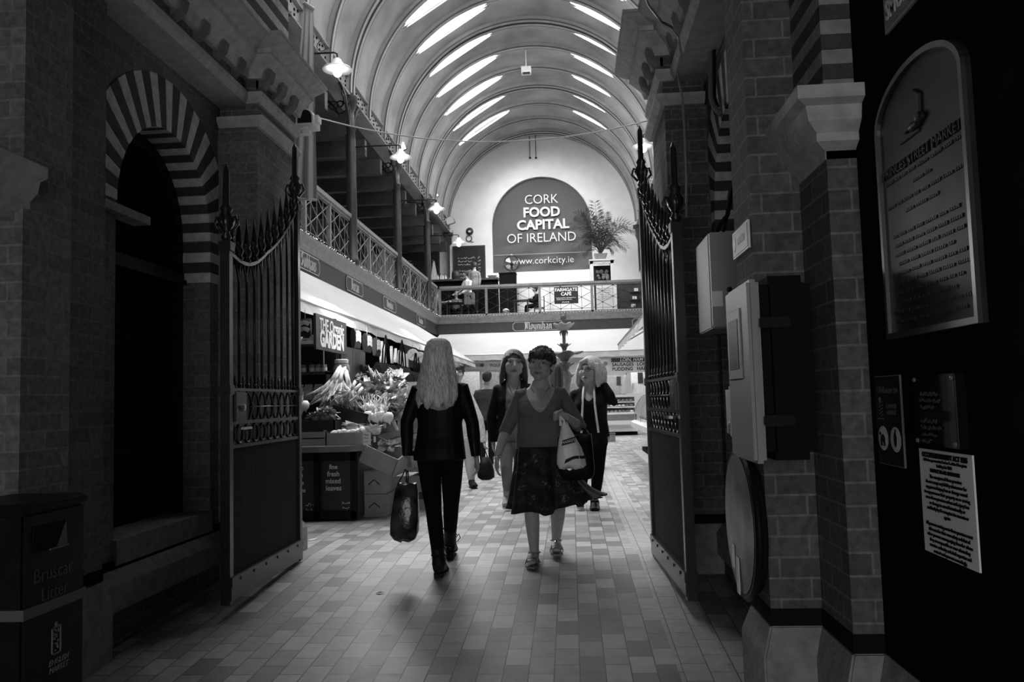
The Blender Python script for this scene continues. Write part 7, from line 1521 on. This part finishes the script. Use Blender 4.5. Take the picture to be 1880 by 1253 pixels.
def P2long(mb, k):
    c, u, f, q = P2.hc, P2.hu, P2.hf, P2.hs
    for e in (-1, 1):
        for fo in (.02, -.02, -.05): mb.tube([c+q*(e*.066*k)+f*(fo*k)+u*(.05*k), c+q*(e*.082*k)+f*(fo*k)-u*(.02*k), c+q*(e*.090*k)+f*(fo*k)-u*(.10*k), c+q*(e*.104*k)+f*(fo*.8*k)-u*(.16*k)], [.022*k, .026*k, .026*k, .008*k], 8)
    mb.tube([c+q*(-.02*k)+f*(.075*k)+u*(.085*k), c+q*(.04*k)+f*(.078*k)+u*(.062*k), c+q*(.068*k)+f*(.045*k)+u*(.02*k)], [.012*k, .016*k, .012*k], 8)
    mb.ball(c-f*(.05*k)-u*(.06*k), (.085*k, .05*k, .10*k), 12)
P2.haircap('hair_brown', .006, .99, fringe=.066, bumps=0, long=P2long)
nk = [P2.Cs+P2.S*(.06*q)+P2.F*(.06+.07*(1-abs(q)))+V((0, 0, .02-.13*(1-abs(q)))) for q in (-1, -.5, 0, .5, 1)]; MB().tube(nk, .004, 5).build('necklace', 'chrome', P2.root)

# ---------------------------------------------- fair haired woman with glasses, hand raised to her hair
Y = 8.95
J = dict(top=at(1084, 657), chin=at(1083, 707), neck=at(1084, 714), sa=at(1053, 721), sb=at(1112, 718), ea=at(1045, 780), wa=at(1050, 825), eb=at(1126, 738, -.12), wb=at(1108, 706, -.04), ha=at(1074, 812), hb=at(1099, 812), ka=at(1070, 868, -.1), kb=at(1098, 866), aa=at(1066, 910, .08), ab=at(1092, 922, .03), ta=at(1064, 927, -.1), tb=at(1092, 937, -.15))
G1 = Fig('fair haired woman with glasses raising one hand to her hair', J, (-.12, -1), yaw=-.45, hipw=.165, waist=.15, bust=.16, voxel=.008)
G1.body('skin_pale', curl=(.5, .7), hd={'b': (-.45, .0, .9)}, hn={'b': (-.4, -.9, 0)}, glasses=True)
G1.garment('top', 'cloth_black', lambda mb: G1.torso(mb, .010, -.05, 1.05), cut=vcut(G1, .075, .10))
G1.garment('trousers', 'jean_black', lambda mb: (G1.torso(mb, .008, -.17, .1), G1.leg(mb, 'a', .010, .86), G1.leg(mb, 'b', .010, .86)))
G1.garment('jacket', 'cloth_black', lambda mb: (G1.torso(mb, .028, .0, 1.13, flare=.03), G1.arm(mb, 'a', .018), G1.arm(mb, 'b', .018)), cut=opencut(G1, .05, .085))
for e, w_ in ((-1, .085), (1, .075)):
    pts = [G1.Cs+G1.S*(e*x)+G1.F*y+G1.U*z for x, y, z in ((.055, .05, .055), (.060, .115, -.02), (.066, .165, -.15), (.078, .165, -.3), (.092, .165, -.44))]
    MB().tube(pts, [(.012, .005)]*5, 6).build('jacket_lining', 'enamel', G1.root, smooth=True)
for sd in 'ab': shoe(G1, sd, 'shoe_black', 'sole', 'trainer', .012, 0, .01)
def Glong(mb, k):
    c, u, f, q = G1.hc, G1.hu, G1.hf, G1.hs
    for e in (-1, 1):
        for fo in (.025, -.02, -.06): mb.tube([c+q*(e*.068*k)+f*(fo*k)+u*(.055*k), c+q*(e*.088*k)+f*(fo*k)-u*(.01*k), c+q*(e*.090*k)+f*(fo*k)-u*(.08*k), c+q*(e*.086*k)+f*(fo*k)-u*(.125*k)], [.024*k, .028*k, .026*k, .008*k], 8)
    mb.tube([c+q*(.015*k)+f*(.07*k)+u*(.09*k), c+q*(-.04*k)+f*(.074*k)+u*(.066*k), c+q*(-.07*k)+f*(.04*k)+u*(.03*k)], [.014*k, .018*k, .012*k], 8); mb.ball(c-f*(.05*k)-u*(.05*k), (.085*k, .05*k, .08*k), 12)
G1.haircap('hair_grey', .007, 1.06, fringe=.055, bumps=0, long=Glong)

# ---------------------------------------------- others in the hall
Y = 11.4
J = dict(top=at(838, 668), chin=at(838, 704), neck=at(838, 711), sa=at(815, 722), sb=at(861, 722), ea=at(812, 764), wa=at(816, 800), eb=at(880, 770), wb=at(888, 812), ha=at(828, 806), hb=at(852, 806), ka=at(832, 850), kb=at(862, 848), aa=at(836, 890, .3), ab=at(866, 884), ta=at(833, 897, .15), tb=at(872, 893, -.18))
K1 = Fig('person in a cream cable knit jumper and pale trousers behind the blonde woman', J, (.2, -1), hipw=.165, waist=.15, bust=.165, voxel=.009)
K1.body('skin', curl=(.5, 1.0)); K1.garment('jumper', 'knit', lambda mb: (K1.torso(mb, .022, -.05, 1.1), K1.arm(mb, 'a', .020), K1.arm(mb, 'b', .020)))
K1.garment('trousers', 'cream', lambda mb: (K1.torso(mb, .010, -.17, .1), K1.leg(mb, 'a', .014, .93), K1.leg(mb, 'b', .014, .93)))
for sd in 'ab': shoe(K1, sd, 'shoe_black', 'shoe_black', 'shoe', .010, 0, .01)
K1.haircap('hair_brown', .009, 1.05, bumps=.4)
b = thing('handbag', tuple(at(893, 882)), 'black handbag hanging from the hand of the person in the knit jumper', 'handbag')
m = MB(); m.loft([[((at(x0, y_)+at(x1, y_))/2)+V(((at(x1, y_)-at(x0, y_)).length/2*cos(a), dp*sin(a), 0)) for a in [2*pi*k/18 for k in range(18)]] for x0, x1, y_, dp in ((884, 898, 840, .03), (880, 904, 852, .07), (876, 908, 868, .09), (877, 908, 877, .08), (884, 900, 882, .04))]); m.build('bag_body', 'leather', b, smooth=True); MB().tube([at(886, 843), at(889, 822), at(896, 843)], .010, 8).build('strap', 'leather', b)
Y = 15.5
J = dict(top=at(894, 683), chin=at(894, 705), neck=at(894, 710), sa=at(875, 719), sb=at(913, 719), ea=at(868, 746), wa=at(870, 770), eb=at(919, 746), wb=at(917, 770), ha=at(884, 770), hb=at(904, 770), ka=at(885, 812), kb=at(903, 812), aa=at(886, 845), ab=at(902, 845), ta=at(886, 851, .2), tb=at(902, 851, .2))
M1 = Fig('short haired man in a dark sweater seen from behind, far back', J, (0, 1), hipw=.17, waist=.17, bust=.19, voxel=.010, sex='m')
M1.body('skin', face=False); M1.garment('sweater', 'sweater', lambda mb: (M1.torso(mb, .02, -.05, 1.1), M1.arm(mb, 'a', .02), M1.arm(mb, 'b', .02))); M1.garment('trousers', 'cloth_black', lambda mb: (M1.torso(mb, .01, -.17, .1), M1.leg(mb, 'a', .016), M1.leg(mb, 'b', .016)))
for sd in 'ab': shoe(M1, sd, 'shoe_black', 'shoe_black')
M1.haircap('hair_dark', .009, 1.05, bumps=.3)
Y = 11.6
J = dict(top=at(1018, 669), chin=at(1018, 704), neck=at(1017, 711), sa=at(999, 722), sb=at(1032, 722), ea=at(990, 764), wa=at(996, 800), eb=at(1040, 764), wb=at(1038, 800), ha=at(1006, 806), hb=at(1026, 806), ka=at(1008, 850), kb=at(1026, 850), aa=at(1009, 886), ab=at(1025, 886), ta=at(1009, 893, .2), tb=at(1025, 893, .2))
L1 = Fig('long haired person in a pale print blouse half hidden behind the cropped dark hair', J, (-.1, 1), hipw=.16, waist=.14, bust=.15, voxel=.010)
L1.body('skin', face=False); L1.garment('blouse', 'print_white', lambda mb: (L1.torso(mb, .02, -.05, 1.1), L1.arm(mb, 'a', .02), L1.arm(mb, 'b', .02))); L1.garment('trousers', 'cloth_black', lambda mb: (L1.torso(mb, .01, -.17, .1), L1.leg(mb, 'a', .014), L1.leg(mb, 'b', .014)))
for sd in 'ab': shoe(L1, sd, 'shoe_black', 'shoe_black')
longhair(L1, 'hair_brown', [(.235, .012, .012, .02), (.22, .06, .06, .05), (.19, .083, .085, .06), (.14, .092, .09, .03), (.06, .096, .09, .01), (-.02, .098, .095, -.01), (-.08, .085, .095, -.03), (-.11, .05, .09, -.04)], seed=3, amp=.12)
# ---------------------------------------------- café: waiters and diners on the balcony
def sitter(px, label, Yp, face, hair, top, seat=.46, ptop=None, lean=0):
    global Y
    Y = Yp; x = onY(px, 560, Y).x; g = GF; f = V((face[0], face[1], 0)).normalized(); s_ = V((f.y, -f.x, 0)); c = V((x, Y, g)); up = lambda a, b_, z: c+s_*a+f*b_+V((0, 0, z))
    q = 1 if s_.x >= 0 else -1
    J = dict(top=up(0, .06+lean, 1.30), chin=up(0, .08+lean, 1.08), neck=up(0, .04+lean, 1.03), sa=up(-.19*q, lean, .97), sb=up(.19*q, lean, .97), ea=up(-.24*q, .10+lean, .72), wa=up(-.17*q, .33+lean, .78), eb=up(.24*q, .10+lean, .72), wb=up(.17*q, .33+lean, .78), ha=up(-.10*q, 0, seat+.1), hb=up(.10*q, 0, seat+.1), ka=up(-.12*q, .42, seat+.06), kb=up(.12*q, .42, seat+.06), aa=up(-.12*q, .40, .08), ab=up(.12*q, .40, .08), ta=up(-.12*q, .55, .03), tb=up(.12*q, .55, .03))
    p = Fig(label, J, face, hipw=.17, waist=.15, bust=.16, voxel=.013, foot=g); p.body('skin', face=False, curl=(.6, .6)); p.garment('top', top, lambda mb: (p.torso(mb, .02, -.1, 1.1), p.arm(mb, 'a', .02), p.arm(mb, 'b', .02)), .013); p.garment('trousers', 'cloth_black', lambda mb: (p.torso(mb, .01, -.17, .1), p.leg(mb, 'a', .014), p.leg(mb, 'b', .014)), .013)
    p.haircap(hair, .012, 1.08, bumps=.4); return p
sitter(801, 'seated diner in a patterned top at the left corner of the balcony', 31.1, (1, .15), 'hair_brown', 'top_light'); cafe_chair(onY(801, 560, 31.1).x-.08, 31.1, rad(90), 'café chair under the seated diner at the left corner')
sitter(986, 'seated dark haired diner behind the middle of the balcony railing', 31.3, (-1, -.2), 'hair_dark', 'cloth_black'); cafe_chair(onY(986, 560, 31.3).x+.08, 31.3, rad(-90), 'café chair under the diner in the middle of the balcony')
p = onY(929, 577, 30.6); t = thing('lidded_bin', (p.x, 30.6, GF), 'small bin with a white lid behind the balcony railing', 'bin'); MB().lathe([(.09, 0), (.11, .02), (.12, .25), (.11, .27)], (p.x, 30.6, GF), 14).build('bin_body', 'stone', t, smooth=True); MB().lathe([(.125, .26), (.12, .36), (.05, .40), (.01, .41)], (p.x, 30.6, GF), 14).build('lid', 'enamel', t, smooth=True)
sitter(838, 'seated diner behind the waiter table facing the camera', 32.0, (0, -1), 'hair_dark', 'top_grey'); cafe_chair(onY(838, 560, 32.0).x, 32.05, 0, 'café chair behind the waiter table')
Y = 30.7
J = dict(top=at(855, 498), chin=at(854, 509), neck=at(857, 512), sa=at(852, 517, .18), sb=at(864, 516, -.16), ea=at(848, 530, .2), wa=at(836, 539, .15), eb=at(862, 531, -.2), wb=at(848, 538, -.2), ha=at(860, 544, .1), hb=at(864, 544, -.1), ka=at(858, 562, .12), kb=at(868, 560, -.12), aa=at(855, 577, .12), ab=at(879, 576, -.12), ta=at(849, 580, .12), tb=at(874, 580, -.14))
for k in ('ta', 'tb'): J[k].z = GF+.03
for k in ('aa', 'ab'): J[k].z = GF+.09
Wt = Fig('waiter in a white shirt and long grey apron bending to a café table', J, (-1, -.1), hipw=.15, waist=.14, bust=.16, voxel=.012, sex='m', foot=GF)
Wt.body('skin', face=False); Wt.garment('shirt', 'enamel', lambda mb: (Wt.torso(mb, .02, -.02, 1.1), Wt.arm(mb, 'a', .02), Wt.arm(mb, 'b', .02)), .012); Wt.garment('trousers', 'cloth_black', lambda mb: (Wt.torso(mb, .01, -.17, .1), Wt.leg(mb, 'a', .02), Wt.leg(mb, 'b', .02)), .012)
Wt.garment('apron', 'apron', lambda mb: mb.loft([[V((Wt.Ch.x+u*.19, Wt.Ch.y+v*.2, z)) for u, v in ((-1, -1), (1, -1), (1, 1), (-1, 1))] for z in (Wt.Ch.z+.12, Wt.Ch.z-.2, Wt.Ch.z-.36)]), .02); Wt.haircap('hair_brown', .011, 1.06, bumps=.4)
for sd in 'ab': shoe(Wt, sd, 'shoe_black', 'shoe_black', voxel=.01)
Y = 32.2
J = dict(top=at(870, 482), chin=at(871, 493), neck=at(871, 496), sa=at(863, 500), sb=at(879, 500), ea=at(861, 512), wa=at(862, 523, -.1), eb=at(881, 512), wb=at(880, 523, -.1), ha=at(868, 525), hb=at(875, 525), ka=at(868, 546), kb=at(875, 546), aa=at(868, 566), ab=at(875, 566), ta=at(868, 570, .2), tb=at(875, 570, .2))
dz = GF+.03-J['ta'].z
for k in ('ta', 'tb'): J[k].z = GF+.03
for k in ('aa', 'ab'): J[k].z = GF+.09
for k in ('ka', 'kb'): J[k].z += dz*.5
W2 = Fig('second waiter in grey standing in front of the chalked menu board', J, (-.3, 1), hipw=.15, waist=.15, bust=.16, voxel=.012, sex='m', foot=GF)
W2.body('skin', face=False); W2.garment('shirt', 'stone', lambda mb: (W2.torso(mb, .02, -.05, 1.1), W2.arm(mb, 'a', .02), W2.arm(mb, 'b', .02)), .012); W2.garment('trousers', 'cloth_black', lambda mb: (W2.torso(mb, .01, -.17, .1), W2.leg(mb, 'a', .016), W2.leg(mb, 'b', .016)), .012); W2.haircap('hair_brown', .011, 1.05, bumps=.3)
for sd in 'ab': shoe(W2, sd, 'shoe_black', 'shoe_black', voxel=.01)
